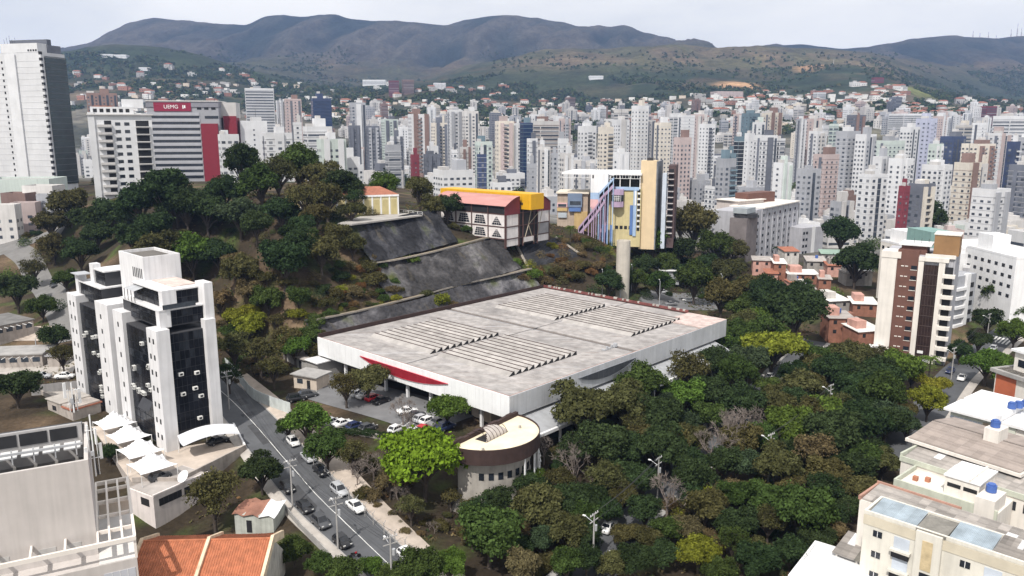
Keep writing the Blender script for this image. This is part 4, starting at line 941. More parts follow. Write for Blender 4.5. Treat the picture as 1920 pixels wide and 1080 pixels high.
# the stair: three covered flights climbing to the right
fl = [(1088, 443, 1116, 408), (1112, 415, 1136, 378), (1124, 380, 1150, 352)]
for i, (pa, qa, pb, qb) in enumerate(fl):
    x0_, x1_, z0_, z1_ = gx(pa), gx(pb), gz(qa), gz(qb); yy = -3.4 + i * .5
    for dz, th, m_ in ((0, 1.5, lil), (3.0, 1.0, lil if i < 2 else pblue)):
        b = MB(); b.extrude_y([(x0_, z0_ + dz), (x1_, z1_ + dz), (x1_, z1_ + dz + th), (x0_, z0_ + dz + th)], yy, yy + 2.4); b.obj('stair_flight', m_, cs)
    b = MB(); b.extrude_y([(x0_, z0_ + 1.5), (x1_, z1_ + 1.5), (x1_, z1_ + 3.0), (x0_, z0_ + 3.0)], yy + 1.2, yy + 2.2); b.obj('stair_opening', dark, cs)
    for f_ in (0, .33, .66, 1): x = x0_ + (x1_ - x0_) * f_; z = z0_ + (z1_ - z0_) * f_; piece(cs, 'stair_post', pblue if i == 2 else lil, x - .15, x + .15, yy - .05, yy + .1, -2.5, z + 3.6)
for k in range(4): x = gx(1122) + k * 1.6; piece(cs, 'blue_column', bblue, x, x + .8, -1.2, -.6, -2.5, 5.5)
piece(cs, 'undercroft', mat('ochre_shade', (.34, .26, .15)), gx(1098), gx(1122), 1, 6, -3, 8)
# beige tower and its neighbours
bt = empty('beige_tower', go, gr, 'tall plain beige slab tower at the end of the painted school', 'tower')
bg = mat('beige_render', (.66, .52, .34), .85, .07, .3, .12); gst = mat('grey_stain', (.22, .23, .25), .9, .5, .6, .5)
MB().box(gx(1197), gx(1226), 2.5, 9, -4, gz(304)).obj('wall', bg, bt)
piece(bt, 'roof_machine', dark_metal, gx(1207), gx(1218), 4, 7, gz(304), gz(299)); piece(bt, 'side_wall', gst, gx(1226.1), gx(1228), 2.6, 24, -4, gz(306))
MB().box(gx(1201), gx(1226), 9.01, 26, -4, gz(312)).obj('rear_block', gst, bt)
sb = empty('pale_blue_slab', go, gr, 'narrow pale blue slab block standing right of the beige tower', 'apartment block')
MB().box(gx(1236.5), gx(1244), 6, 10, -4, gz(327)).obj('wall', mat('blue_white', (.55, .60, .68), .8, .1, .4, .2), sb)
db = empty('dark_brown_block', go, gr, 'dark brown apartment block with stacked pale balcony edges beside the pale slab', 'apartment block')
MB().box(gx(1246), gx(1260), 9, 20, -4, gz(313)).obj('wall', mat('dark_brown', (.09, .06, .06), .8, .2), db)
for k in range(11): piece(db, 'balcony', mat('balcony_pale', (.45, .42, .42), .8, .15), gx(1246), gx(1257), 7.6, 9.0, gz(438 - k * 11), gz(436.6 - k * 11)); piece(db, 'window', dark, gx(1247), gx(1256), 8.9, 9.0, gz(436 - k * 11), gz(430 - k * 11))
# low pastel wing on the left
wg = at(1044, 440, 19); lw = empty('pastel_wing', wg, rad(-10), 'low ochre and blue banded wing between red-roofed hall and stair', 'building')
mm = wg.y / F * 1.02
def wb(name, m_, pa, pb, qa, qb, y0_=0, y1_=8): return piece(lw, name, m_, (pa - 1044) * mm, (pb - 1044) * mm, y0_, y1_, (440 - qa) * mm, (440 - qb) * mm)
och = mat('ochre', (.50, .36, .17), .85, .15, .4, .25); tan = mat('tan_wall', (.42, .34, .27), .85, .2, .4, .3)
MB().box(0, (1100 - 1044) * mm, .3, 14, -4, (440 - 364) * mm).obj('wall', tan, lw)
wb('band', mat('slate_blue', (.16, .21, .30), .7, .15), 1064, 1090, 388, 363, -1.2, .29); wb('window', glass2, 1068, 1088, 384, 377, -1.26, -1.2); wb('band', bblue, 1066, 1088, 396, 388.2, -1.0, .28)
wb('band', och, 1076, 1100, 436, 396.5, -.4, .28); wb('band', pinkp, 1044, 1063, 389, 381, -.3, .28); wb('window', glass2, 1046, 1061, 388, 383, -.36, -.3); wb('band', och, 1044, 1063, 396, 390, -.3, .28); wb('window', mat('pale_window', (.42, .46, .5), .4), 1046, 1062, 408, 399, -.36, .2)
wb('roof', mat('cream_flat_roof', (.66, .60, .50), .85, .12), 1042, 1102, 364, 361.5, -.6, 15)
# ------------------------------------------------------------------ right-hand neighbours
def block(name, label, cat_, a, b_, zr, depth, zb, mt, parts=True, group=None):
    """a building from two surveyed roof corners (front left, front right), its roof height and depth"""
    A, B = at(a[0], a[1], zr), at(b_[0], b_[1], zr)
    o, r, w = frame_of(A, B); e = empty(name, (A.x, A.y, zb), r, label, cat_, group)
    MB().box(0, w, 0, depth, -2, zr - zb).obj('wall', mt, e)
    return e, w, zr - zb
def windows(e, y, xs, zs, w, h, m_=None, sill=None, name='window', bars=0):
    for x in xs:
        for z in zs:
            o = piece(e, name, m_ or glass, x, x + w, y - .06, y + .02, z, z + h)
            if sill: piece(e, 'sill', sill, x - .12, x + w + .12, y - .2, y - .065, z - .14, z)
            for i in range(bars): piece(e, 'window_bar', sill or white, x + w * (i + 1) / (bars + 1) - .04, x + w * (i + 1) / (bars + 1) + .04, y - .09, y - .065, z, z + h)
def para(e, w, d, h, mt, t=.3, hh=.7):
    piece(e, 'parapet', mt, -.05, w + .05, -.05, t, h, h + hh); piece(e, 'parapet', mt, -.05, t, t + .01, d + .05, h, h + hh); piece(e, 'parapet', mt, w - t, w + .05, t + .01, d + .05, h, h + hh); piece(e, 'parapet', mt, t + .01, w - t - .01, d - t, d + .05, h, h + hh)
brick_b = mat('brown_tile', (.14, .068, .052), .7, .14, .5, detail=8); wcream = mat('warm_white', (.70, .66, .61), .8, .08, .3, .25); gside = mat('grey_render', (.42, .42, .45), .85, .12, .3, .35)
# brown and white tower
A = at(1637, 655, -1); B = A + Vector((.839, -.545, 0)) * 18.2
o, r, w = frame_of(A, B)
bt2 = empty('brown_apartment_tower', (A.x, A.y, -1.5), r, 'white and brown tiled apartment tower with a dark glass strip and balcony stack', 'apartment tower')
Wt = w; ht = 28.6; X = lambda f_: Wt * f_
MB().box(.3, Wt - .3, .6, 17, -3, ht).obj('core', gside, bt2)
piece(bt2, 'white_pier', wcream, 0, X(.22), 0, 6, -3, ht - 1.2); piece(bt2, 'brown_wall', brick_b, X(.221), X(.515), .25, 5, -3, ht + 1.2); piece(bt2, 'white_pier', wcream, X(.516), X(.59), -.25, 3, -3, ht - 1.4)
piece(bt2, 'glass_strip', mat('bronze_glass', (.035, .022, .02), .2, .4, .5, spec=.5), X(.591), X(.79), .2, 3, 0, ht - 2.4); piece(bt2, 'white_pier', wcream, X(.791), X(.875), -.25, 3, -3, ht - 1.4); piece(bt2, 'lintel', wcream, X(.516), X(.92), -.4, 3.2, ht - 1.39, ht - .3)
for k in range(9):
    z = .6 + k * 2.88
    for i in range(5): piece(bt2, 'mullion', mat('bronze_frame', (.06, .04, .035), .5), X(.591) + (X(.79) - X(.591)) * (i + .5) / 5 - .04, X(.591) + (X(.79) - X(.591)) * (i + .5) / 5 + .04, .12, .19, z, z + 2.5)
    piece(bt2, 'spandrel', MATS['bronze_frame'], X(.591), X(.79), .08, .19, z - .25, z - .02)
    bl = piece(bt2, 'balcony', wcream, X(.86), X(1.02), -1.5, .6, z - .45, z + .45)
    piece(bt2, 'balcony_recess', dark, X(.877), X(1.0) - .3, .1, .62, z + .46, z + 2.3)
    for xx in (X(.28), X(.335)): piece(bt2, 'vent_window', wcream, xx, xx + .75, .18, .26, z + 1.6, z + 1.85)
    piece(bt2, 'window', glass, X(.42), X(.50), .18, .26, z + .9, z + 2.0); piece(bt2, 'sill', wcream, X(.41), X(.505), .1, .17, z + .72, z + .88)
piece(bt2, 'side_wall', gside, Wt - .29, Wt, .3, 17, -3, ht); piece(bt2, 'penthouse', MATS['brown_tile'], X(.25), X(.6), 2, 10, ht, ht + 2.4); piece(bt2, 'penthouse_roof', NRAIL, X(.22), X(.66), 1.2, 10.5, ht + 2.41, ht + 2.75)
piece(bt2, 'tank_house', mat('ochre_brown', (.26, .15, .07), .8, .15), X(.68), X(1.02), 3.5, 11, ht + .01, ht + 5.6); piece(bt2, 'tank_house_cap', wcream, X(.67), X(1.03), 3.3, 11.2, ht + 5.61, ht + 5.9)
piece(bt2, 'terrace_wall', wcream, -.1, X(.27), -.15, 6.1, ht - 1.19, ht + .6); piece(bt2, 'terrace_wall', wcream, X(.6), X(1.0), -.1, .2, ht - .29, ht + .7)
piece(bt2, 'entrance_canopy', white, X(-.06), X(.16), -4, -.1, .2, 2.0)
sg = piece(bt2, 'sign_board', NRAIL, X(.62), X(.70), .0, .07, 1.2, 2.0)
for k in range(3): piece(bt2, 'roof_antenna', dark_metal, X(.4 + .1 * k), X(.4 + .1 * k) + .1, 5, 5.1, ht + 2.76, ht + 4.2)
# green-grey box and white roofs behind it
e, w, h = block('green_sided_building', 'white building with a sea-green blank side behind the brown tower', 'building', (1652, 452), (1737, 472), 22, 12, -1, wcream)
piece(e, 'roof_room', mat('sea_green', (.20, .32, .30), .8, .1, .4, .2), w * .45, w * .95, 2, 10, h, h + 6.2); piece(e, 'roof_room', white, .5, w * .42, 3, 10, h, h + 4.5); para(e, w, 14, h, white)
windows(e, 0, [1 + k * 3 for k in range(4)], [h - 2.4], 1.2, 1.1)
e, w, h = block('stepped_white_building', 'long white building with square windows behind the brown tower', 'apartment block', (1768, 452), (1906, 486), 21, 16, -2, mat('clean_white', (.78, .78, .79), .8, .06, .3, .2))
windows(e, 0, [1.2 + k * 3.6 for k in range(int(w / 3.6))], [h - 3.4 - 3.1 * k for k in range(4)], 1.5, 1.1); para(e, w, 16, h, MATS['clean_white'])
piece(e, 'stair_tower', MATS['clean_white'], w * .42, w * .62, 2, 8, h, h + 5.5); piece(e, 'roof', wcream, .5, w * .4, 1, 15, h + .02, h + .35); piece(e, 'drum_tank', white, w * .3, w * .38, -2.5, 0, -2, h - 2)
e, w, h = block('grey_balcony_block', 'grey block with white roof terrace between brown tower and white building', 'apartment block', (1806, 502), (1880, 510), 14, 12, -3, gside)
windows(e, 0, [w * .35, w * .62], [h - 3.2 - 2.9 * k for k in range(4)], 2.0, 1.5, sill=white, bars=2); para(e, w, 12, h, white, hh=1.1); piece(e, 'roof_room', white, w * .2, w * .7, 3, 9, h, h + 2.6); piece(e, 'stair_tower', white, -3.2, -.05, 1, 6, -2, h + 7)
e, w, h = block('narrow_grey_block', 'narrow grey and white block in the shade right of the brown tower', 'apartment block', (1792, 520), (1832, 512), 15, 18, -3, mat('shade_grey', (.36, .37, .40), .8, .15, .4, .3))
for k in range(5): piece(e, 'balcony', white, .3, w * .45, -1, -.02, 1.5 + k * 3, 2.4 + k * 3); piece(e, 'window', dark, w * .5, w * .9, -.06, .02, 1.6 + k * 3, 3.2 + k * 3)
piece(e, 'white_fin', white, w * .46, w * .62, -.8, .5, -2, h + .5)
# grey corner apartment block
e, w, h = block('grey_apartment_block', 'grey apartment block with a dark round-topped shaft above the brick houses', 'apartment block', (1398, 398), (1497, 378), 27, 15, 2, mat('mid_grey', (.40, .40, .43), .85, .12, .3, .25))
for k in range(9): piece(e, 'pilaster', mat('light_grey', (.52, .52, .55), .8, .1), w * (.18 + .82 * k / 8) - .12, w * (.18 + .82 * k / 8) + .12, -.22, -.01, -2, h)
windows(e, 0, [w * (.21 + .82 * k / 8) for k in range(8)], [1.2 + 2.9 * k for k in range(8)], 1.5, 1.2)
piece(e, 'shaft', mat('dark_shaft', (.17, .15, .15), .8, .25), -1.5, w * .16, -1.4, 6, -2, h - 2.5); piece(e, 'shaft_top', mat('lead_grey', (.33, .36, .38), .6), -1.0, w * .13, -1, 5, h - .6, h + 1.6)
b = MB(); b.prism([(w * .07 + 5.2 * math.cos(k * .5236), 2 + 5.2 * math.sin(k * .5236)) for k in range(12)], h - 2.4, h - .8); b.obj('shaft_collar', dark_metal, e)
piece(e, 'roof', wcream, w * .3, w + .6, -.8, 15.5, h + .01, h + .5); piece(e, 'end_fin', mat('end_dark', (.15, .15, .16)), w + .02, w + 3.2, .5, 14, -2, h - 1)
e, w, h = block('beige_rooftop_block', 'pale apartment block behind the grey one, with flat overhanging roof', 'apartment block', (1384, 378), (1432, 374), 29, 12, 2, mat('pinkish_beige', (.55, .49, .46), .85, .12, .3, .3))
windows(e, 0, [1 + 2.6 * k for k in range(5)], [1.2 + 3 * k for k in range(8)], 1.4, 1.2); piece(e, 'roof', wcream, -.8, w + .8, -.8, 12.6, h + .01, h + .35); piece(e, 'roof_room', MATS['brown_tile'], w * .5, w * 1.6, 2, 9, h - 4, h + 3)
e, w, h = block('small_grey_annex', 'low grey annex with white stripe right of the grey apartment block', 'building', (1505, 428), (1545, 424), 16, 12, 2, gside)
piece(e, 'white_strip', white, w * .45, w * .6, -.1, .2, -2, h + .3); windows(e, 0, [.6 + 2 * k for k in range(2)], [2 + 3 * k for k in range(4)], 1.3, 1.2)
# ------------------------------------------------------------------ brick and plaster hillside houses (one by one)
bk = [mat('raw_brick', (.27, .125, .085), .9, .25, .7, .25), mat('pink_plaster', (.52, .30, .25), .9, .2, .6, .3), mat('grey_block', (.33, .31, .29), .9, .22, .6, .3), mat('dirty_white', (.58, .55, .52), .9, .18, .6, .35)]
rf = [mat('white_sheet_roof', (.66, .65, .63), .8, .15, .5), mat('cement_roof', (.36, .33, .31), .9, .25, .5), tile_red, mat('green_sheet', (.25, .34, .28), .8, .15)]
HL_ = [  # px, py of the front eave, width px, height m, depth m, wall, roof, storeys, wording
 (1412, 486, 34, 6.5, 8, 1, 1, 'pink plastered house with flat grey roof at the left end of the hillside cluster'),
 (1452, 492, 22, 8, 7, 0, 0, 'tall raw brick house just right of the pink plastered one'),
 (1437, 511, 22, 5, 5, 1, 2, 'small pink house with red tile roof below the tall brick house'),
 (1472, 470, 28, 6, 7, 3, 2, 'pale house with reddish roof directly under the grey apartment block'),
 (1478, 512, 56, 4.5, 8, 0, 0, 'wide brick house under a broad white sheet roof'),
 (1482, 528, 34, 3.5, 4, 1, 2, 'low house with orange tile lean-to below the white sheet roof'),
 (1514, 488, 34, 5, 7, 2, 1, 'grey block house in the middle of the hillside cluster'),
 (1541, 474, 38, 6, 8, 2, 3, 'grey house with greenish sheet roof under the big dark tree'),
 (1552, 496, 36, 5, 6, 1, 2, 'pink house with two dark windows below the greenish roof'),
 (1536, 521, 22, 7, 5, 0, 1, 'narrow brick wall house between sheet roof and small round tree'),
 (1588, 512, 36, 5, 7, 2, 1, 'grey house with cement roof left of the stained white wall'),
 (1612, 506, 24, 6, 6, 3, 0, 'small whitish house with sheet roof beside the stained wall'),
 (1556, 563, 44, 4.5, 8, 2, 0, 'dark fronted house with white sheet roof below the round tree'),
 (1600, 567, 44, 4.5, 8, 0, 0, 'brick fronted house with white window and pale roof by the brown tower'),
 (1556, 594, 46, 8, 8, 0, 1, 'two-storey raw brick corner house with pale flat roof'),
 (1610, 620, 56, 6.5, 7, 0, 0, 'brick house with white roof sheet in front of the brown tower'),
 (1592, 603, 30, 4, 5, 3, 1, 'low pale house wedged behind the white-roofed brick house'),
 (1500, 540, 30, 5, 6, 2, 1, 'shaded grey house at the lower left edge of the cluster')]
for (px, py, wp, hh, dp, wi, ri, lab) in HL_:
    p = hit(px, py, above=hh); wd = wp * p.y / F; zb = p.z - hh
    e = empty('hillside_house', (p.x, p.y, zb), rad(R.uniform(-14, 16)), lab, 'house', 'brick and plaster hillside houses')
    MB().box(0, wd, 0, dp, -5, hh - .3).obj('wall', bk[wi], e)
    b = MB(); sl_ = R.uniform(.4, 1.1)
    b.poly([(-.4, -.5, hh - .3), (wd + .4, -.5, hh - .3), (wd + .4, dp + .4, hh - .3 + sl_), (-.4, dp + .4, hh - .3 + sl_)]); b.poly([(-.4, -.5, hh - .42), (-.4, dp + .4, hh - .42 + sl_), (wd + .4, dp + .4, hh - .42 + sl_), (wd + .4, -.5, hh - .42)]); b.poly([(-.4, -.5, hh - .42), (wd + .4, -.5, hh - .42), (wd + .4, -.5, hh - .3), (-.4, -.5, hh - .3)])
    b.obj('roof', rf[ri], e)
    for fl_ in range(max(1, int(hh / 3.2))):
        nw = max(1, int(wd / 3))
        for k in range(nw): piece(e, 'window', dark, wd * (k + .5) / nw - .55, wd * (k + .5) / nw + .45, -.06, .02, hh - 2.2 - fl_ * 2.8, hh - 1.1 - fl_ * 2.8)
    if R.random() < .5: bb = MB(); bb.prism([(wd * .6 + .6 * math.cos(k * .785), dp * .6 + .6 * math.sin(k * .785)) for k in range(8)], hh + .3, hh + 1.5); bb.obj('water_tank', mat('tank_blue', (.06, .12, .35), .5), e)
    if R.random() < .6: piece(e, 'upper_room', bk[(wi + 1) % 4], wd * .1, wd * .5, dp * .3, dp * .9, hh - .2, hh + 2.2)
# ------------------------------------------------------------------ flats at the lower right
lc = mat('lemon_cream', (.66, .635, .57), .85, .09, .3, .3); fib = mat('fibre_cement_roof', (.35, .325, .305), .9, .36, .6, stretch=(.5, 2.2, 1), detail=9, rnd=.26); gp = mat('green_parapet', (.48, .50, .42), .85, .12, .4, .25); bluer = mat('blue_sheet', (.33, .385, .43), .7, .25, .5, rnd=.1)
def sheet_roof(e, x0, x1, y0, y1, z0, z1, nx, ny, mts):
    """overlapping corrugated sheets, each its own piece, laid on a pitch"""
    for i in range(nx):
        for j in range(ny):
            xa, xb = x0 + (x1 - x0) * i / nx, x0 + (x1 - x0) * (i + 1) / nx; ya, yb = y0 + (y1 - y0) * j / ny, y0 + (y1 - y0) * (j + 1) / ny
            za, zb_ = z0 + (z1 - z0) * j / ny, z0 + (z1 - z0) * (j + 1) / ny
            m_ = mts[0] if R.random() < .8 else R.choice(mts)
            key = ('sheet', m_.name, round(xb - xa, 3), round(yb - ya, 3), round(zb_ - za, 3))
            if key not in UNIT:
                b = MB(); n = 7; w_ = xb - xa; l_ = yb - ya; dz = zb_ - za
                for k in range(n):
                    u0, u1, u2 = w_ * k / n, w_ * (k + .5) / n, w_ * (k + 1) / n
                    for (a_, ha, c_, hc) in ((u0, 0, u1, .1), (u1, .1, u2, 0)): b.poly([(a_, 0, .06 + ha), (c_, 0, .06 + hc), (c_, l_ + .1, dz + .06 + hc), (a_, l_ + .1, dz + .06 + ha)])
                b.poly([(0, 0, 0), (w_, 0, 0), (w_, 0, .08), (0, 0, .08)])
                UNIT[key] = b.mesh('roof_sheet', m_)
            link('roof_sheet', UNIT[key], e, (xa, ya, za + R.uniform(0, .03)))
def tank(e, x, y, z, m_=None):
    b = MB(); b.prism([(x + .75 * math.cos(k * .524), y + .75 * math.sin(k * .524)) for k in range(12)], z, z + 1.0); b.prism([(x + .55 * math.cos(k * .524), y + .55 * math.sin(k * .524)) for k in range(12)], z + 1.0, z + 1.25); b.obj('water_tank', m_ or mat('tank_blue', (.06, .12, .35), .5), e)
pale = mat('pale_shutter', (.50, .55, .62), .6, .15)
# nearest flats
e, w, h = block('cream_flats', 'cream three-storey flats with pale blue roof strips at the lower right edge', 'apartment block', (1621, 962), (1935, 1066), 9, 6.0, -4.2, lc)
piece(e, 'cornice_band', mat('beige_band', (.55, .50, .40), .85, .12), -.05, w + .05, -.08, -.01, h - 1.5, h - .1)
para(e, w, 6.0, h, lc, .3, .5)
piece(e, 'roof_floor', conc, .35, w - .35, .35, 5.6, h + .02, h + .08)
sheet_roof(e, .5, 6.6, .6, 5.2, h + .15, h + .55, 4, 1, [bluer]); sheet_roof(e, 10.6, 15.6, .6, 5.2, h + .15, h + .55, 4, 1, [bluer, white])
piece(e, 'flat_slab', mat('mossy_slab', (.20, .19, .17), .95, .35, .8), 6.8, 10.5, -.2, 5.2, h + .1, h + .45)
sheet_roof(e, 15.8, w - .4, .6, 5.4, h + .2, h + .6, 6, 2, [fib, conc, white])
for x0 in (1.2, 12.2, 19):
    for z in (h - 3.3, h - 6.4, h - 9.5):
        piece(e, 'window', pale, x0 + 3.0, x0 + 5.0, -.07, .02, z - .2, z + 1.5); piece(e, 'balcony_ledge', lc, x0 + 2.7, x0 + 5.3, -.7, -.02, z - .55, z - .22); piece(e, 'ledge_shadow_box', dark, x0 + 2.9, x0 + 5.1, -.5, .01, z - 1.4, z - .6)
        piece(e, 'window', glass, x0 + .2, x0 + 1.4, -.07, .02, z + .4, z + 1.3); piece(e, 'window_bar', white, x0 + .76, x0 + .84, -.1, -.075, z + .4, z + 1.3)
piece(e, 'stair_bay', lc, 7.0, 10.2, -.6, .2, -2, h + .3); piece(e, 'stair_glazing', mat('stained_yellow', (.52, .42, .26), .8, .25, 1), 7.9, 9.2, -.68, -.61, h - 5, h - .8); piece(e, 'window', glass, 7.9, 9.3, -.68, -.61, h - 6.2, h - 5.4)
b = MB(); b.tube((6.95, -.15, -2), (6.95, -.15, h), .07, n=5); b.obj('downpipe', conc, e)
# garage roof in front
e, w, h = block('garage_row', 'long low garage with worn cement tile roof in front of the cream flats', 'garage', (1567, 1036), (1800, 1120), .4, 5.2, -4.2, conc)
sheet_roof(e, -.4, w, -.6, 5.4, h + .05, h + 1.1, 16, 2, [fib, fib, MATS['mossy_slab'], white])
for k in range(8): piece(e, 'garage_opening', dark, .6 + k * 2.9, 3.1 + k * 2.9, -.06, .02, -.5, h - .6); piece(e, 'garage_post', wcream, .1 + k * 2.9, .35 + k * 2.9, -.3, -.07, -1, h)
e, w, h = block('white_flat_roof', 'bright white flat roof at the bottom edge of the view', 'building', (1478, 1082), (1620, 1130), 0, 12, -4, white)
para(e, w, 12, h, white, .3, .3); windows(e, 0, [1.5, 4.5, 7.5], [h - 2.2], 1.4, 1.2)
# terrace flats
e, w, h = block('terrace_flats', 'flats with a white roof terrace, pale green parapet and blue tank', 'apartment block', (1677, 906), (1868, 968), 6.2, 13, -4, wcream)
piece(e, 'parapet', gp, -.1, w + .1, -.15, .2, h - .9, h + .8); piece(e, 'parapet', gp, -.1, .2, .21, 12, h - .9, h + .8); piece(e, 'terrace_floor', mat('terrace_white', (.68, .64, .58), .8, .1, .4), .25, w, .25, 12.8, h + .02, h + .1)
piece(e, 'penthouse', wcream, 6.6, w * .78, 2.0, 9, h, h + 3.0); piece(e, 'penthouse_roof', white, 6.4, w * .78 + .2, 1.8, 9.2, h + 3.01, h + 3.25); piece(e, 'penthouse_roof_step', wcream, 10, 10.25, 1.8, 9.2, h + 3.26, h + 3.6)
for k in range(3): piece(e, 'window', dark, 7.0 + k * 2.3, 8.9 + k * 2.3, 1.94, 2.02, h + 1.5, h + 2.1)
piece(e, 'tank_room', wcream, w * .80, w * .98, -.3, 4.5, -2, h + 2.2); tank(e, w * .87, 3.0, h + 2.25)
for k in range(2): piece(e, 'garden_chair', mat('terracotta_pot', (.35, .15, .09)), 1.5 + k * 1.5, 2.2 + k * 1.5, 3 + k, 3.7 + k, h + .1, h + .8)
windows(e, 0, [1.5, 4.8, 8.4, 12], [h - 3.6, h - 6.6], 1.8, 1.4)
e, w, h = block('long_fibre_roof', 'long low building with weathered corrugated roof behind the cream flats', 'apartment block', (1612, 936), (1770, 990), 8.4, 6.2, -4, wcream)
sheet_roof(e, .2, w + 9, .2, 6.0, h + .05, h + .5, 16, 3, [fib, fib, white, MATS['mossy_slab']]); piece(e, 'parapet', mat('rusty_coping', (.38, .22, .17), .9, .25), -.2, .15, -.1, 6.2, h, h + .6); piece(e, 'parapet', MATS['rusty_coping'], -.2, w, 6.1, 6.4, h, h + .9)
windows(e, 0, [1.5, 4.8], [h - 3], 1.6, 1.2)
e, w, h = block('grey_roofed_flats', 'flats with a lower corrugated grey roof right of the white roof terrace', 'apartment block', (1690, 858), (1930, 935), 7.4, 9, -4, wcream)
sheet_roof(e, .2, w, .2, 8.8, h + .05, h + 1.0, 16, 3, [fib, fib, conc, white]); piece(e, 'parapet', gp, -.2, .15, -.1, 9, h - .3, h + .9); piece(e, 'parapet', gp, -.2, w, -.2, .1, h - .5, h + .35)
windows(e, 0, [w * .5 + 3 * k for k in range(4)], [h - 2.6], 2.0, 1.4)
# big grey roof
e, w, h = block('brown_roofed_flats', 'cream flats under a wide grey-brown hipped sheet roof with a water tank', 'apartment block', (1712, 822), (1908, 884), 9, 15, -4, wcream)
piece(e, 'eave', wcream, -.9, w + .9, -.9, 15.9, h - .5, h + .02)
sheet_roof(e, -.6, w + .6, -.6, 7.4, h + .05, h + 1.3, 14, 3, [mat('brown_fibre', (.33, .285, .26), .9, .25, .5, stretch=(.5, 2, 1), rnd=.1)]); sheet_roof(e, -.6, w + .6, 7.9, 15.6, h + 1.3, h + .1, 14, 3, [MATS['brown_fibre']])
windows(e, 0, [w * .34 + 3.0 * k for k in range(4)], [h - 2.9, h - 6], 1.7, 1.5, bars=3)
piece(e, 'tank_room', wcream, w * .52, w * .66, 6, 9.5, h + .4, h + 3.4); tank(e, w * .58, 7.6, h + 3.45); 
e, w, h = block('white_roofed_house', 'low house with clean white roof planes and ribbon windows', 'house', (1783, 768), (1905, 800), 8, 15, -4, mat('pale_green_wall', (.55, .57, .50), .85, .1, .3, .2))
piece(e, 'eave', white, -.9, w * .72, -1.2, 6.6, h + .02, h + .45); piece(e, 'eave', white, -.5, w * .7, 6.7, 15, h + .3, h + .8); piece(e, 'eave', white, w * .8, w + 8, -.5, 15, h - .2, h + .3); piece(e, 'side_wing', wcream, w + .02, w + 7.6, .2, 14.6, -2, h - .21)
piece(e, 'ribbon_window', pale, 0, w * .5, -.07, .02, h - 2.6, h - 1.0); piece(e, 'ribbon_window', mat('curtain', (.4, .33, .25)), w * .52, w * .68, -.07, .02, h - 2.6, h - .8); piece(e, 'stair_wall', white, w * .72, w * .79, -1, 14, -2, h + 1.6)
for k in range(7): piece(e, 'window_bar', white, w * .5 * k / 7, w * .5 * k / 7 + .1, -.1, -.075, h - 2.6, h - 1.0)
for k in range(3): tank(e, w * .76 + .6 * k, 5 + 1.5 * k, h + 1.62)
e, w, h = block('terraced_block', 'stepped block with orange-red wall at the right frame edge', 'apartment block', (1868, 690), (1935, 712), 10, 14, -4, wcream)
piece(e, 'red_wall', mat('orange_red_wall', (.42, .12, .06), .8, .15), .3, w * .6, -.08, .02, h - 5.5, h - 1.2); piece(e, 'rear_wing', wcream, w + .02, w + 6, 2.4, 13, -2, h); piece(e, 'upper_terrace', wcream, 2.0, w + 6, 2.5, 13, h, h + 4.2); piece(e, 'slab_edge', conc, -.8, w + 1, -.8, 14.2, h - .8, h); piece(e, 'slab_edge', white, 1.4, w + 7, 1.8, 13.4, h + 4.21, h + 4.7); piece(e, 'upper_room', wcream, 5, w + 7, 5, 12, h + 4.71, h + 8.5); piece(e, 'slab_edge', conc, 4.2, w + 8, 4.2, 12.6, h + 8.51, h + 9.2)
windows(e, 2.5, [3, 6], [h + 1], 1.8, 1.6)
# ------------------------------------------------------------------ the city
CW = {'w': mat('city_white', (.62, .625, .64), .8, .09, .15, .10, rnd=.08), 'o': mat('city_offwhite', (.53, .515, .505), .85, .1, .15, .25, rnd=.1), 'c': mat('city_cream', (.60, .555, .49), .85, .1, .15, .2, rnd=.1),
      'g': mat('city_grey', (.36, .37, .40), .85, .1, .15, .2, rnd=.15), 'k': mat('city_dark_grey', (.13, .14, .17), .8, .15, .15, rnd=.2), 'p': mat('city_pink', (.46, .38, .37), .85, .1, .15, .2, rnd=.1),
      'b': mat('city_brown', (.22, .15, .135), .85, .15, .15, .2, rnd=.15), 'n': mat('city_navy', (.05, .07, .14), .6, .2, .15, rnd=.2), 't': mat('city_teal', (.14, .20, .24), .7, .15, .15, rnd=.15),
      'm': mat('city_maroon', (.19, .04, .055), .8, .1, .15), 'l': mat('city_lilac', (.44, .46, .57), .8, .1, .15, .15), 'e': mat('city_pale_green', (.50, .56, .53), .85, .1, .15, .2, rnd=.1)}
CNAME = {'w': 'white', 'o': 'off-white', 'c': 'cream', 'g': 'grey', 'k': 'dark grey', 'p': 'pinkish', 'b': 'brown', 'n': 'navy blue', 't': 'teal', 'm': 'maroon', 'l': 'lilac-blue', 'e': 'pale green'}
cglass = mat('city_window', (.05, .06, .08), .3, .5, .12, spec=.5)
def curtains():                                       # some windows stand open and dark, some show blinds or curtains
    t = cglass.node_tree; L = t.links.new; b = t.nodes['Principled BSDF']; src = b.inputs['Base Color'].links[0].from_socket; geo = N(t, 'ShaderNodeNewGeometry')
    r_ = N(t, 'ShaderNodeValToRGB'); r_.color_ramp.interpolation = 'CONSTANT'; e_ = r_.color_ramp.elements; e_[0].color = (0, 0, 0, 1); e_[1].position = .62; e_[1].color = (.28, .28, .28, 1); n_ = e_.new(.84); n_.color = (.6, .6, .6, 1)
    L(geo.outputs['Random Per Island'], r_.inputs['Fac']); mx = N(t, 'ShaderNodeMix', data_type='RGBA'); L(r_.outputs['Color'], mx.inputs['Factor']); L(src, mx.inputs['A']); mx.inputs['B'].default_value = (.33, .34, .36, 1); L(mx.outputs['Result'], b.inputs['Base Color'])
curtains()
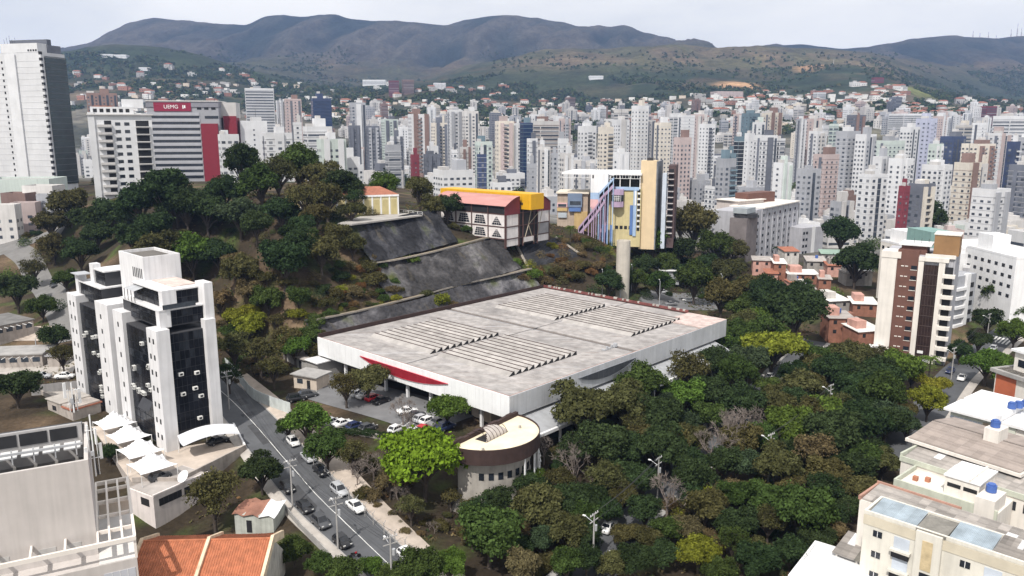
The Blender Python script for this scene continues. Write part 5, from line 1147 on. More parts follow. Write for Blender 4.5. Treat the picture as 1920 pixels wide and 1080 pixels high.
class Plan(list):                                    # footprints with a quick clearance test
    def clear(s, x, y, r_):
        if len(s) != getattr(s, 'n', -1): s.a = np.array(s, float).reshape(-1, 3); s.n = len(s)
        a = s.a; return not len(a) or bool(np.all((a[:, 0] - x) ** 2 + (a[:, 1] - y) ** 2 > (a[:, 2] + r_) ** 2))
FOOT = Plan()                                            # footprints taken (x, y, radius)
CITY = []                                            # (px0, px1, ytop, ybase, D) of buildings already standing
LABELQ = []                                          # things whose label is worded at the end
def queue(o, desc, cat_, group): LABELQ.append((o, desc, cat_, group))
def facade_quads(b, w, d, h, style, rr, faces=('f', 'l', 'r'), z0=1.0, fh=3.0, win=(1.5, 1.3), bay=3.2, proud=.06):
    """window openings as real quads standing just proud of the three visible faces"""
    nf = max(1, int((h - z0 - .6) / fh))
    def P(face, s_, z, o):
        if face == 'f': return (-w / 2 + s_, -d / 2 - o, z)
        if face == 'l': return (-w / 2 - o, d / 2 - s_, z)
        return (w / 2 + o, -d / 2 + s_, z)
    for face in faces:
        L_ = w if face == 'f' else d
        st = style if face == 'f' or style in ('glass', 'band') else ('grid' if style != 'blank' else 'blank')
        if st == 'blank' and face == 'l': st = 'few'
        nb = max(1, int(L_ / bay)); bw = L_ / nb
        for k in range(nf):
            z = z0 + k * fh + .5
            if st == 'band': b.poly([P(face, .5, z, proud), P(face, L_ - .5, z, proud), P(face, L_ - .5, z + win[1], proud), P(face, .5, z + win[1], proud)])
            elif st == 'glass': b.poly([P(face, .25, z - .3, proud), P(face, L_ - .25, z - .3, proud), P(face, L_ - .25, z + fh - .75, proud), P(face, .25, z + fh - .75, proud)])
            elif st in ('grid', 'stripe', 'balc'):
                for i in range(nb):
                    c = (i + .5) * bw; ww = win[0]
                    if st == 'stripe' and i % 2: continue
                    if st == 'balc' and i % 3 == 1: ww = bw * .95
                    ww = min(ww, bw * .92)
                    b.poly([P(face, c - ww / 2, z, proud), P(face, c + ww / 2, z, proud), P(face, c + ww / 2, z + win[1] * (1.3 if ww > win[0] else 1), proud), P(face, c - ww / 2, z + win[1] * (1.3 if ww > win[0] else 1), proud)])
            elif st in ('few', 'blank'):
                c = L_ * .5; b.poly([P(face, c - .5, z, proud), P(face, c + .5, z, proud), P(face, c + .5, z + 1, proud), P(face, c - .5, z + 1, proud)])
        if st == 'stripe':
            for i in range(1, nb, 2):
                c = (i + .5) * bw; b.poly([P(face, c - bw * .3, z0, proud), P(face, c + bw * .3, z0, proud), P(face, c + bw * .3, h - 1.2, proud), P(face, c - bw * .3, h - 1.2, proud)])
def raise_building(name, x, y, zb, w, d, h, rz, col, style, rr, desc, group, second=None, roof=True, cat_='apartment tower'):
    b = MB(); zb_ = -6
    wallm = CW[col]; m2 = CW[second] if second else wallm
    b.box(-w / 2, w / 2, -d / 2, d / 2, zb_, h, 0, 2)
    t = .35; ph = .9
    for (x0, x1, y0, y1) in ((-w / 2, w / 2, -d / 2, -d / 2 + t), (-w / 2, w / 2, d / 2 - t, d / 2), (-w / 2, -w / 2 + t, -d / 2 + t, d / 2 - t), (w / 2 - t, w / 2, -d / 2 + t, d / 2 - t)): b.box(x0, x1, y0, y1, h + .001, h + ph)
    kind = rr.random()
    if style in ('grid', 'balc', 'stripe') and h > 18 and kind < .6:                  # projecting bays break the box up
        for c, ww in ((-w * .28, w * .22), (w * .28, w * .22)) if kind < .4 else ((0, w * .34),): b.box(c - ww / 2, c + ww / 2, -d / 2 - 1.0, -d / 2 - .001, zb_, h + (.9 if rr.random() < .5 else -.6), 1)
        bays = True
    else: bays = False
    e = link(name, b.mesh(name, [wallm, m2, CW['o'] if rr.random() < .6 else conc]), None, (x, y, zb), rz)
    wb_ = MB(); fh = rr.choice((2.9, 3.0, 3.2)); win = (rr.uniform(1.2, 2.0), rr.uniform(1.1, 1.5))
    facade_quads(wb_, w, d, h, style, rr, fh=fh, win=win, bay=rr.uniform(2.6, 3.8))
    if bays:
        bb = MB(); facade_quads(bb, w, d + 2.0, h, 'grid' if style != 'band' else style, rr, ('f',), fh=fh, win=win, bay=rr.uniform(2.4, 3.2))
        sel = [(-w * .28, w * .22), (w * .28, w * .22)] if kind < .4 else [(0, w * .34)]
        for f_ in bb.f:
            P_ = [bb.v[i] for i in f_]; cx = sum(p[0] for p in P_) / 4
            if any(abs(cx - c) < ww / 2 - .6 for c, ww in sel): wb_.poly(P_)
        keep = MB()
        for f_ in wb_.f:
            P_ = [wb_.v[i] for i in f_]; cx = sum(p[0] for p in P_) / 4; fr = all(abs(p[1] + d / 2 + .06) < .01 for p in P_)
            if fr and any(abs(cx - c) < ww / 2 + .5 for c, ww in sel): continue
            keep.poly(P_)
        wb_ = keep
    stuff(wb_.obj('windows', cglass if style != 'glass' else (glass if col != 'n' else mat('blue_curtain_glass', (.012, .03, .085), .15, .3, .1, spec=.6)), e))
    if style == 'balc':
        bb = MB(); nf = int((h - 1.6) / fh); nb = max(2, int(w / 3.2)); bw = w / nb
        for i in range(1, nb, 3):
            for k in range(nf): bb.box(-w / 2 + i * bw, -w / 2 + (i + 1) * bw, -d / 2 - 1.3, -d / 2 - .08, 1 + k * fh, 1.9 + k * fh)
        if bb.f: stuff(bb.obj('balconies', m2, e))
    if style in ('grid', 'stripe', 'blank') and h > 18 and rr.random() < .7:
        bb = MB(); nf = int((h - 1.6) / fh); o_ = 1.08 if bays else .08
        for k in range(1, nf + 1): bb.box(-w / 2 - .1, w / 2 + .1, -d / 2 - o_ * .12 - .1, d / 2 + .1, .92 + k * fh, 1.06 + k * fh)
        if rr.random() < .5:                                                                 # a dark strip painting a light-well's shade onto the short face
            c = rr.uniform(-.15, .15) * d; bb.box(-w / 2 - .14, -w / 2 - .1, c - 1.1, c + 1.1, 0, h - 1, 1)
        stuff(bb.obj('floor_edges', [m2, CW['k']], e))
    if style in ('band', 'glass') and h > 15:
        bb = MB(); nf = int((h - 1.6) / fh)
        for k in range(nf + 1): bb.box(-w / 2 - .25, w / 2 + .25, -d / 2 - .25, d / 2 + .25, .95 + k * fh, 1.2 + k * fh)
        stuff(bb.obj('floor_edges', m2, e))
    if roof:
        rw = rr.uniform(.25, .5) * w; rx = rr.uniform(-.2, .2) * w; rh = rr.uniform(2.5, 6)
        piece(e, 'roof_house', m2, rx - rw / 2, rx + rw / 2, -d * .25, d * .25, h + .05, h + rh)
        if rr.random() < .6: piece(e, 'water_tank', CW['o'], rx - rw * .3, rx + rw * .1, -d * .15, d * .15, h + rh + .02, h + rh + rr.uniform(1, 2.2))
        if rr.random() < .25: piece(e, 'antenna', dark_metal, rx, rx + .18, 0, .18, h + rh, h + rh + rr.uniform(3, 7))
        if rr.random() < .5: piece(e, 'roof_room', CW['o'], -w / 2 + .5, -w / 2 + w * .25, -d * .4, d * .1, h + .05, h + 2.6)
    queue(e, desc, cat_, group)
    return e
def tower(px0, px1, ytop, D, col, style, second=None, rz=24, ratio=.8, name='apartment_tower', label=None, cat_=None, desc=None, zb=None, seed=None, roof=True):
    rr = random.Random(seed if seed is not None else int(px0 * 13 + ytop * 7))
    a = rad(abs(rz)); ext = (px1 - px0) * D / F * 1.0
    w = ext / (math.cos(a) + ratio * math.sin(a)); d = w * ratio
    pc = atD((px0 + px1) / 2, ytop, D + d * .5); x, y = pc.x, pc.y
    zg = H(x, y) if zb is None else zb; h = max(6, atD((px0 + px1) / 2, ytop, D).z - zg)
    hgt = 'tall' if h > 48 else 'mid-height' if h > 26 else 'low'
    kind = {'glass': 'glass-clad', 'band': 'banded', 'balc': 'balconied', 'stripe': 'striped', 'grid': '', 'blank': 'blank-sided'}[style]
    two = f" and {CNAME[second]}" if second and second != col else ''
    dsc = desc or f"{hgt} {CNAME[col]}{two} {kind} {'tower' if h > 26 else 'block'}".replace('  ', ' ')
    e = raise_building(name, x, y, zg, w, d, h, rad(rz), col, style, rr, dsc, 'towers and blocks of the city below the hills', second, roof, cat_ or ('apartment tower' if h > 26 else 'apartment block'))
    FOOT.append((x, y, max(w, d) * .62)); CITY.append((px0, px1, ytop, proj((x, y, zg))[1], D))
    if label: e['label'] = label; e['category'] = cat_ or 'apartment tower'; e['group'] = 'towers and blocks of the city below the hills'; LABELQ.pop()
    return e
# -- near left: white slab tower with a dark glass flank
e = raise_building('slab_tower', -260.9, 440.8, 31, 15.75, 40, atD(92, 101, 428).z - 31, rad(75), 'w', 'blank', random.Random(3), '', None, None, False, 'tower'); LABELQ.pop()
tag(e, 'tall white slab tower with dark green glass flank at the left edge', 'tower'); FOOT.append((-260.9, 440.8, 24)); CITY.append((-22, 138, 100, 345, 428))
W_ = e.dimensions
def prt(e, nm, m_, *a): return piece(e, nm, m_, *a)
bx = [v.co for v in e.data.vertices[:8]]; hw, hd, hh = bx[1].x, bx[2].y, bx[4].z
prt(e, 'glass_flank', mat('green_black_glass', (.03, .045, .045), .2, .45, .12, spec=.6), -hw + 2.0, hw + .3, -hd - .35, -hd - .02, 0, hh - 1.5)
for k in range(22): prt(e, 'floor_line', mat('dark_line', (.09, .10, .11), .5), -hw + 1.9, hw + .35, -hd - .45, -hd - .36, 1 + k * 3.1, 1.35 + k * 3.1); prt(e, 'edge_window', dark, -hw - .08, -hw + .9, -hd - .2, -hd + 1.2, 2 + k * 3.1, 3.5 + k * 3.1)
for k in range(20): prt(e, 'stair_window', dark, -hw - .12, -hw - .02, hd * .25, hd * .25 + .9, 4 + k * 3.1, 5.2 + k * 3.1)
prt(e, 'crown_wall', CW['w'], -hw - .1, -hw + 6, -hd + 1.5, hd * .25, hh + .9, hh + 5.5); prt(e, 'roof_house', CW['k'], -hw + 6.2, hw - 1, -hd + 1, hd * .4, hh + .9, hh + 5.0); prt(e, 'roof_house', CW['k'], -hw + 7, hw - 6, -hd + 2, hd * .3, hh + 5.01, hh + 8.0); prt(e, 'white_fold', CW['w'], -hw - .9, -hw - .02, -hd * .2, hd * .12, 0, hh)
for k in range(4): prt(e, 'crown_window', dark, -hw - .16, -hw - .11, -hd + 2 + k * 1.6, -hd + 3 + k * 1.6, hh + 1.4, hh + 2.4)
for k in range(5): b = MB(); b.tube((-hw + 2 + k * .6, hd * .2 - k, hh + 5.4), (-hw + 1.5 + k * .8, hd * .2 - k, hh + 8 + k % 3), .09, n=4); b.obj('antenna', dark_metal, e)
# white apartment block with balconies in front of it
A_, B_ = at(187, 352, 36), at(277, 345, 36)
e = empty('balcony_block', (atD(147, 236, 322).x, 330, 33), rad(27), 'white apartment block with square dark windows and a column of balconies', 'apartment block')
m_ = 322 / F; wl = 9.5; wf = 23.5; hh = 33.2
MB().box(0, wf, 0, wl + 6, -3, hh).obj('wall', CW['w'], e); 
for f_ in range(10):
    z = 1.0 + f_ * 3.05
    for x in (9.6, 13.0): piece(e, 'window', glass, x, x + 1.9, -.08, .02, z + .6, z + 1.9)
    piece(e, 'balcony', CW['o'], 3.0, 8.3, -1.4, -.02, z, z + 1.0); piece(e, 'balcony_door', dark, 5.6, 8.2, -.06, .02, z + 1.01, z + 2.6)
    piece(e, 'balcony', CW['o'], 17.2, 22.6, -1.5, -.02, z - .1, z + .25); piece(e, 'balcony_door', dark, 17.3, 22.2, -.06, .02, z + .3, z + 2.6)
    for y in (4.2, 7.0): piece(e, 'window', glass, -.08, .02, y, y + 1.7, z + .6, z + 1.9)
piece(e, 'white_pier', CW['w'], -.2, 2.2, -.5, 1.5, -3, hh + 1.2); piece(e, 'roof_slab', CW['o'], -.5, wf + .5, -.9, 16, hh + .01, hh + .5); piece(e, 'penthouse', CW['w'], 1, 17, 1.5, 13, hh + .51, hh + 3.4); piece(e, 'red_roof', tile_red, 2, 9, 2.0, 12, hh + 3.41, hh + 3.8); piece(e, 'tank_house', CW['w'], 13, 21, 4, 11, hh + 3.0, hh + 6.6); 
for k in range(6): piece(e, 'penthouse_window', dark, 2 + k * 2.4, 3.4 + k * 2.4, 1.42, 1.52, hh + 1.2, hh + 2.6)
FOOT.append((atD(210, 236, 335).x, 338, 15)); CITY.append((145, 277, 232, 372, 322))
# banded college building with red sign band
cx_ = atD(263, 200, 470).x; e = empty('banded_college', (cx_, 478, 28), rad(10), 'grey banded college block with a red rooftop sign and red flank', 'college building')
wf = 40.0; hh = atD(276, 200, 470).z - 28
MB().box(0, wf, 0, 26, -3, hh).obj('wall', mat('band_grey', (.30, .305, .33), .7, .08, .2), e)
for k in range(12): z = hh - 6.6 - k * 3.5; piece(e, 'ribbon_window', glass, .3, wf * .72, -.12, .02, z, z + 1.6); piece(e, 'ribbon_window', glass, wf * .80, wf - .3, -.12, .02, z, z + 1.6) if k < 1 else None
for k in range(11): z = hh - 4.8 - k * 3.5; piece(e, 'spandrel_band', mat('band_pale', (.38, .385, .42), .6, .08), -.2, wf * .73, -.35, -.13, z - .06, z + 1.75)
piece(e, 'top_band', mat('band_dark', (.22, .22, .25), .6), -.3, wf + .3, -.4, 26, hh + .01, hh + 3.2); sg = piece(e, 'sign_band', mat('sign_red', (.24, .02, .05), .6, .06), wf * .10, wf * .62, -.52, -.41, hh - 2.4, hh + 2.6)
piece(e, 'red_flank', mat('flank_red', (.20, .018, .032), .6, .06), wf * .74, wf * .98, -1.2, 1.0, -3, hh - 9.5); piece(e, 'roof_slab', CW['o'], -.6, wf + .6, -.8, 26.5, hh + 3.21, hh + 3.8); 
piece(e, 'rear_red_block', MATS['flank_red'], wf * 1.03, wf * 1.22, 6, 18, -3, hh - 5); piece(e, 'upper_deck', CW['o'], wf * .66, wf * 1.22, 8, 24, hh - 6, hh + 3)
for k in range(5): piece(e, 'deck_opening', dark, wf * (.7 + .1 * k), wf * (.76 + .1 * k), -.14, .02, hh - 1.4, hh + .0) if k < 3 else None
def lettering(parent, txt, loc, size, mt, rot=(math.pi / 2, 0, 0)):
    cu = bpy.data.curves.new('lettering', 'FONT'); cu.body = txt; cu.size = size; cu.extrude = .05; cu.align_x = 'CENTER'; cu.align_y = 'CENTER'
    o = bpy.data.objects.new('lettering', cu); COL.objects.link(o); o.parent = parent; o.location = loc; o.rotation_euler = rot; cu.materials.append(mt)
    bpy.context.view_layer.update(); me = bpy.data.meshes.new_from_object(o.evaluated_get(bpy.context.evaluated_depsgraph_get())); m = link('lettering', me, parent, loc); m.rotation_euler = rot; bpy.data.objects.remove(o); return m
lm_ = mat('sign_letters', (.8, .8, .8), .5, .02)
lettering(e, 'UEMG', (wf * .34, -.60, hh + .1), 3.0, lm_)
for k in range(2): piece(e, 'emblem', lm_, wf * (.50 + .022 * k), wf * (.515 + .026 * k), -.6, -.53, hh - .9 + .3 * k, hh + 1.1)
FOOT.append((cx_ + 18, 492, 26)); CITY.append((276, 430, 188, 318, 470))
# low wall and roofs at the left edge
for (p0, p1, yt, D, c_, s_, lab) in ((-20, 112, 340, 372, 'e', 'blank', 'long pale green retaining block under the slab tower'), (-10, 34, 388, 318, 'o', 'grid', 'two-storey whitish house with dark windows at the left edge'), (24, 72, 384, 330, 'p', 'grid', 'small red and grey house beside the whitish edge house'), (10, 60, 366, 345, 'b', 'blank', 'dark red roofed shed above the edge houses'), (52, 112, 352, 352, 'o', 'band', 'low pale sheds with white roofs near the balcony block'), (70, 96, 368, 338, 'g', 'grid', 'small grey house half hidden by the hilltop trees')):
    tower(p0, p1, yt, D, c_, s_, None, R.uniform(-8, 12), .7, 'low_house', lab, 'house', roof=False)
# -- prominent towers, one by one: (left, right, top, distance, colour, style, second colour, turn)
T_ = [(407,449,255,430,'w','grid',None,28),(441,502,229,500,'w','blank',None,28),(489,549,252,440,'w','grid',None,28),(548,566,232,520,'w','grid','o',20),(566,624,240,480,'w','band',None,26),(592,650,264,430,'e','grid','w',26),(636,672,297,450,'w','grid',None,20),
 (457,516,167,900,'w','band','g',15),(516,532,190,860,'w','grid','g',20),(531,566,187,840,'p','stripe','b',20),(581,622,186,760,'n','glass','n',22),(160,222,176,760,'b','stripe','b',24),(222,236,200,700,'g','grid',None,24),
 (654,686,194,760,'g','stripe','w',22),(652,676,237,700,'k','grid','k',22),(684,712,238,700,'k','grid','g',22),(721,752,274,520,'g','band','w',26),(714,746,225,860,'e','grid','k',26),(731,757,258,640,'w','grid','k',26),
 (764,808,216,640,'w','balc','b',20),(808,842,232,760,'c','balc','k',24),(838,868,208,700,'w','grid','g',20),(866,897,210,690,'o','stripe','w',20),(928,964,229,640,'c','balc','p',18),(890,923,268,520,'e','stripe','t',18),(894,912,292,480,'n','grid','w',20),
 (811,888,322,420,'w','grid','g',26),(769,786,292,560,'m','blank',None,24),(793,828,292,530,'k','grid','k',22),(800,822,276,600,'w','grid',None,22),(846,858,283,560,'w','stripe','k',22),(862,884,278,560,'o','grid','b',22),
 (964,978,233,700,'w','stripe',None,22),(975,999,232,690,'n','glass','t',22),(1000,1048,229,640,'o','band','b',24),(1048,1070,224,760,'p','grid','g',24),(1084,1118,238,640,'w','balc','w',26),(1122,1150,240,620,'c','balc','c',24),(1148,1180,226,720,'w','grid','o',24),(1152,1178,206,800,'o','band','k',22),
 (1185,1216,200,640,'w','grid','c',28),(1228,1258,232,620,'c','grid','w',26),(1256,1276,214,800,'w','band','g',24),(1272,1302,218,720,'w','blank','g',24),(1264,1296,260,560,'p','grid','b',26),(1312,1341,234,680,'w','balc','k',26),(1296,1326,216,820,'p','stripe','o',24),
 (1008,1032,278,520,'o','stripe','w',24),(988,1008,262,560,'w','stripe','k',24),(988,1006,310,440,'g','blank','g',20),(1046,1066,262,560,'w','grid','g',24),(1032,1046,290,520,'g','grid',None,24),(1050,1076,290,500,'o','stripe','w',24),(1076,1116,304,460,'o','grid','g',20),(1150,1180,288,520,'w','grid','w',24),
 (1344,1380,300,480,'g','balc','t',26),(1364,1380,290,486,'t','blank','t',20),(1378,1398,258,620,'t','glass','w',20),(1397,1415,252,600,'w','blank','g',28),(1416,1456,256,540,'w','stripe','k',20),(1455,1472,262,548,'w','band','k',26),(1376,1398,215,820,'p','grid','w',24),(1392,1424,214,800,'t','balc','t',24),(1430,1466,213,780,'c','grid','b',24),(1412,1434,231,700,'w','stripe','e',24),
 (1494,1512,224,760,'g','grid','w',24),(1512,1540,224,780,'p','stripe','o',24),(1518,1550,248,600,'w','grid','o',28),(1556,1572,234,720,'e','band','t',24),(1527,1572,292,500,'p','grid','b',26),(1451,1486,308,470,'w','grid','e',30),(1496,1538,320,440,'g','stripe','g',24),(1570,1612,248,560,'g','grid','w',26),(1606,1642,254,550,'w','stripe','g',26),(1590,1622,217,840,'k','grid','b',24),(1577,1596,262,600,'w','blank','g',24),
 (1642,1694,266,600,'e','grid','g',24),(1638,1668,296,480,'w','grid','g',30),(1668,1712,300,470,'w','balc','w',30),(1690,1724,240,620,'w','stripe','w',28),(1720,1756,224,640,'l','balc','l',26),(1743,1768,272,560,'e','stripe','w',24),(1766,1809,258,580,'n','stripe','k',26),(1731,1784,312,470,'w','grid','w',28),(1612,1662,330,420,'w','stripe','w',22),
 (1686,1706,352,400,'m','blank','m',28),(1706,1752,348,405,'k','balc','c',26),(1792,1838,308,430,'c','stripe','b',26),(1836,1852,310,440,'o','stripe','c',24),(1808,1862,272,560,'c','balc','b',20),(1856,1894,252,600,'w','stripe','p',26),(1868,1922,219,760,'w','band','g',20),(1890,1912,268,500,'n','balc','w',24),(1906,1945,260,520,'g','grid','w',24),(1826,1892,358,380,'w','grid','g',28),(1896,1950,312,460,'k','grid','o',24),(1826,1848,232,720,'w','blank','g',24),(1794,1822,236,740,'o','band','c',24)]
for t_ in T_: tower(*t_[:6], second=t_[6], rz=t_[7])
# -- the rest of the towers and blocks, set out wherever the plan has room
CR_ = random.Random(31)
def free(x, y, r_): return FOOT.clear(x, y, r_)
FOOT += [(36, 318, 22), (60, 330, 22), (-5, 290, 26), (118, 362, 24), (135, 240, 26), (170, 250, 30), (150, 290, 30), (20, 310, 20)]
cnt = 0; tries = 0
pal = 'wwwwwwwooooocggggpkbe'
while cnt < 330 and tries < 20000:
    tries += 1
    D = 400 * (1500 / 400) ** (CR_.random() ** .62); px = CR_.uniform(-40, 1960)
    if px < 640 and D < 560: continue
    x = (px - 960) * D / F; lowp = CR_.random(); far_ = D > 1000
    if px < 660 and D < 700 and CR_.random() < .5: continue
    h = CR_.uniform(8, 17) if lowp < (.42 if not far_ else .40) else (CR_.uniform(18, 34) if lowp < .72 else CR_.uniform(36, 58))
    if D < 520: h = min(h, 20)
    w = CR_.uniform(9.5, 16) if h > 18 else CR_.uniform(10, 22); d = w * CR_.uniform(.6, 1.0)
    r_ = max(w, d) * .56
    if not free(x, D, r_): continue
    zg = H(x, D); yt = proj((x, D, zg + h))[1]; pw = w * F / D
    lim = 205 if px > 640 else 228
    while yt < lim + CR_.uniform(0, 25) and h > 9: h *= .85; yt = proj((x, D, zg + h))[1]
    bad = False
    for (a, b_, ty_, by_, Dt) in CITY[:140]:
        if Dt > D and a < px + pw * .5 and b_ > px - pw * .5:
            if yt < ty_ + .55 * (by_ - ty_): bad = True; break
    if bad and h > 16:
        h = CR_.uniform(8, 14); yt = proj((x, D, zg + h))[1]
        bad = any(Dt > D and a < px + pw * .4 and b_ > px - pw * .4 and yt < ty_ + .45 * (by_ - ty_) for (a, b_, ty_, by_, Dt) in CITY[:140])
    if bad: continue
    cnt += 1; FOOT.append((x, D, r_)); c_ = CR_.choice(pal); st = CR_.choice(('grid', 'grid', 'balc', 'stripe', 'band', 'blank'))
    nm = 'apartment_tower' if h > 26 else 'apartment_block' if h > 15 else 'low_building'
    kd = {'band': 'banded', 'balc': 'balconied', 'stripe': 'striped', 'grid': '', 'blank': 'plain-sided'}[st]
    raise_building(nm, x, D, zg, w, d, h, rad(CR_.uniform(14, 34)), c_, st, CR_, f"{'tall' if h > 45 else 'mid-height' if h > 26 else 'low'} {CNAME[c_]} {kd} {'tower' if h > 26 else 'block'}".replace('  ', ' '), 'towers and blocks of the city below the hills', CR_.choice('wogck' + c_), True, nm.replace('_', ' '))
# -- mid-rise blocks climbing the first slopes
k = 0; t_ = 0
while k < 95 and t_ < 5000:
    t_ += 1; px = CR_.choice((CR_.uniform(640, 1180), CR_.uniform(1180, 1930), CR_.uniform(1180, 1930))); p = hit(px, CR_.uniform(205, 262), 900)
    if p is None or p.y > 2000: continue
    h = CR_.uniform(11, 30); w = CR_.uniform(10, 20)
    if not free(p.x, p.y, w * .5): continue
    k += 1; FOOT.append((p.x, p.y, w * .5)); c_ = CR_.choice('wwwwoooocgpbk'); st = CR_.choice(('grid', 'band', 'balc', 'stripe'))
    raise_building('slope_block', p.x, p.y, p.z, w, w * .8, h, rad(CR_.uniform(5, 35)), c_, st, CR_, f"{'tall' if h > 22 else 'low'} {CNAME[c_]} slope block", 'blocks climbing the first slopes', None, True, 'apartment block')
# -- low flat roofs filling the near blocks on the right
for k in range(70):
    for _ in range(60):
        px = CR_.uniform(1260, 1960); D = CR_.uniform(385, 620); x = (px - 960) * D / F; w = CR_.uniform(10, 22); d = w * CR_.uniform(.5, .9)
        if free(x, D, max(w, d) * .5): break
    else: continue
    h = CR_.uniform(5, 11); zg = H(x, D); c_ = CR_.choice('wwwoocgp'); FOOT.append((x, D, max(w, d) * .5))
    raise_building('low_building', x, D, zg, w, d, h, rad(CR_.uniform(-10, 30)), c_, CR_.choice(('grid', 'band')), CR_, f"low {CNAME[c_]} flat-roofed building", 'low flat-roofed buildings on the right', None, CR_.random() < .6, 'low building')
# ------------------------------------------------------------------ houses on the slopes
HP = []
hr = random.Random(77)
hwall = [mat('house_white', (.68, .67, .65), .85, .1, .2, .2), mat('house_cream', (.58, .50, .41), .85, .12, .2, .2), mat('house_brick', (.34, .17, .12), .9, .15, .2), mat('house_grey', (.38, .37, .36), .9, .15, .2)]
hroof = [mat('house_tile_red', (.30, .125, .085), .9, .2, .3, rnd=.15), mat('house_tile_dark', (.24, .09, .06), .9, .2, .3), CW['o'], mat('house_cement', (.33, .31, .30), .9, .2, .3)]
for v in range(10):
    w = hr.uniform(11, 19); d = hr.uniform(9, 13); h = hr.choice((6, 7, 9)); wi = hr.choice((0, 0, 0, 1, 2, 3)); ri = hr.choice((0, 1, 2, 2, 2, 3)); flat = ri >= 2
    b = MB().box(-w / 2, w / 2, -d / 2, d / 2, -7, h)
    if v % 2: b.box(w / 2 + .02, w / 2 + w * .35, -d * .3, d * .4, -7, h * .62)
    me = b.mesh('house', hwall[wi]); rb = MB()
    if flat: rb.box(-w / 2 - .4, w / 2 + .4, -d / 2 - .4, d / 2 + .4, h + .01, h + .5); rb.box(-w * .2, w * .15, -d * .2, d * .2, h + .5, h + 2.6)
    else:
        z1 = h + 2.4; o = .7
        rb.poly([(-w / 2 - o, -d / 2 - o, h), (w / 2 + o, -d / 2 - o, h), (w / 2 - d * .3, 0, z1), (-w / 2 + d * .3, 0, z1)]); rb.poly([(w / 2 + o, d / 2 + o, h), (-w / 2 - o, d / 2 + o, h), (-w / 2 + d * .3, 0, z1), (w / 2 - d * .3, 0, z1)])
        rb.poly([(w / 2 + o, -d / 2 - o, h), (w / 2 + o, d / 2 + o, h), (w / 2 - d * .3, 0, z1)]); rb.poly([(-w / 2 - o, d / 2 + o, h), (-w / 2 - o, -d / 2 - o, h), (-w / 2 + d * .3, 0, z1)])
    wbm = MB(); facade_quads(wbm, w, d, h + .5, 'grid', hr, fh=3.0, win=(1.7, 1.5), bay=3.6, z0=.2)
    HP.append((me, rb.mesh('roof', hroof[ri]), wbm.mesh('windows', cglass), f"{['white', 'cream', 'brick', 'grey'][wi]} {'flat-roofed' if flat else ('red-roofed' if ri == 0 else 'dark-tiled')} hillside house"))
SLOPE = [((1180, 1720), (158, 238), 118), ((640, 1180), (188, 232), 66), ((130, 640), (128, 225), 58), ((1690, 1960), (190, 235), 36), ((700, 980), (160, 190), 16)]
HPTS = []
nh = 0
for (xa, xb), (ya, yb), n in SLOPE:
    k = 0; t_ = 0
    while k < n and t_ < n * 40:
        t_ += 1; px, py = hr.uniform(xa, xb), hr.uniform(ya, yb)
        if 1180 < px < 1720 and py < 158 + abs(px - 1600) * .09: continue
        p = hit(px, py, 900)
        if p is None or p.y > 2600 or not free(p.x, p.y, 8): continue
        me, rm, wm, ds = HP[hr.randrange(10)]; s_ = hr.uniform(.8, 1.35)
        e = link('hillside_house', me, None, (p.x, p.y, p.z), rad(hr.uniform(-30, 40)), s_); link('roof', rm, e); stuff(link('windows', wm, e))
        FOOT.append((p.x, p.y, 8)); HPTS.append((p.x, p.y)); queue(e, ds, 'house', 'houses scattered over the far slopes'); k += 1
# a few big villas and institutions that stand out
for (p0, p1, yt, D, c_, s_, lab) in ((192, 214, 118, 2450, 'w', 'grid', 'lower half of the white villa on the wooded left hill'), (215, 240, 112, 2455, 'w', 'grid', 'taller half of the white villa on the wooded left hill'), (262, 282, 128, 2300, 'w', 'grid', 'long white house below the villa on the left hill'), (682, 724, 150, 2600, 'w', 'band', 'long white institution building at the foot of the mountain'), (1104, 1130, 153, 2450, 'w', 'grid', 'white estate building on the wooded middle hill'), (728, 748, 152, 2000, 'm', 'band', 'red-walled house on the central knoll'), (753, 776, 150, 2030, 'b', 'band', 'brick-red terraced house on the central knoll'), (812, 836, 156, 2150, 'w', 'grid', 'white house with long roof right of the red knoll houses'),
      (1335, 1390, 172, 1950, 'p', 'grid', 'long pink terraced building below the bare earth cut'), (1636, 1656, 146, 2080, 'm', 'band', 'red house on the peak of the right slope'), (1672, 1745, 214, 1250, 'w', 'band', 'white modern building with long balconies on the green bank'), (1840, 1868, 200, 1500, 'm', 'band', 'red-roofed mansion at the right under the mountain'), (1526, 1548, 174, 1850, 'w', 'band', 'white block on the right slope below the mast')):
    tower(p0, p1, yt, D, c_, s_, None, R.uniform(0, 25), .6, 'villa', lab, 'house', zb=None, roof=False)
# ------------------------------------------------------------------ masts on the ridges
mastm = mat('mast_paint', (.45, .42, .42), .6, .1)
def mast(px, py_top, py_base, D, wdt, label):
    p = atD(px, py_base, D); top = atD(px, py_top, D); e = empty('radio_mast', (p.x, p.y, p.z - 15), 0, label, 'radio mast', 'radio masts on the mountain ridge')
    hgt = top.z - p.z + 15; b = MB(); k = 10
    for sx, sy in ((-1, -1), (1, -1), (0, 1)): b.tube((sx * wdt, sy * wdt, 0), (sx * wdt * .2, sy * wdt * .2, hgt * .8), wdt * .22, n=4)
    for i in range(k):
        z0, z1 = hgt * .8 * i / k, hgt * .8 * (i + 1) / k; s0, s1 = wdt * (1 - .8 * i / k), wdt * (1 - .8 * (i + 1) / k); b.tube((-s0, -s0, z0), (s1, -s1, z1), wdt * .12, n=3); b.tube((s0, -s0, z0), (0, s1, z1), wdt * .12, n=3)
    b.obj('lattice', mastm, e); b = MB(); b.tube((0, 0, hgt * .75), (0, 0, hgt), wdt * .25, n=5); b.obj('spire', mastm, e)
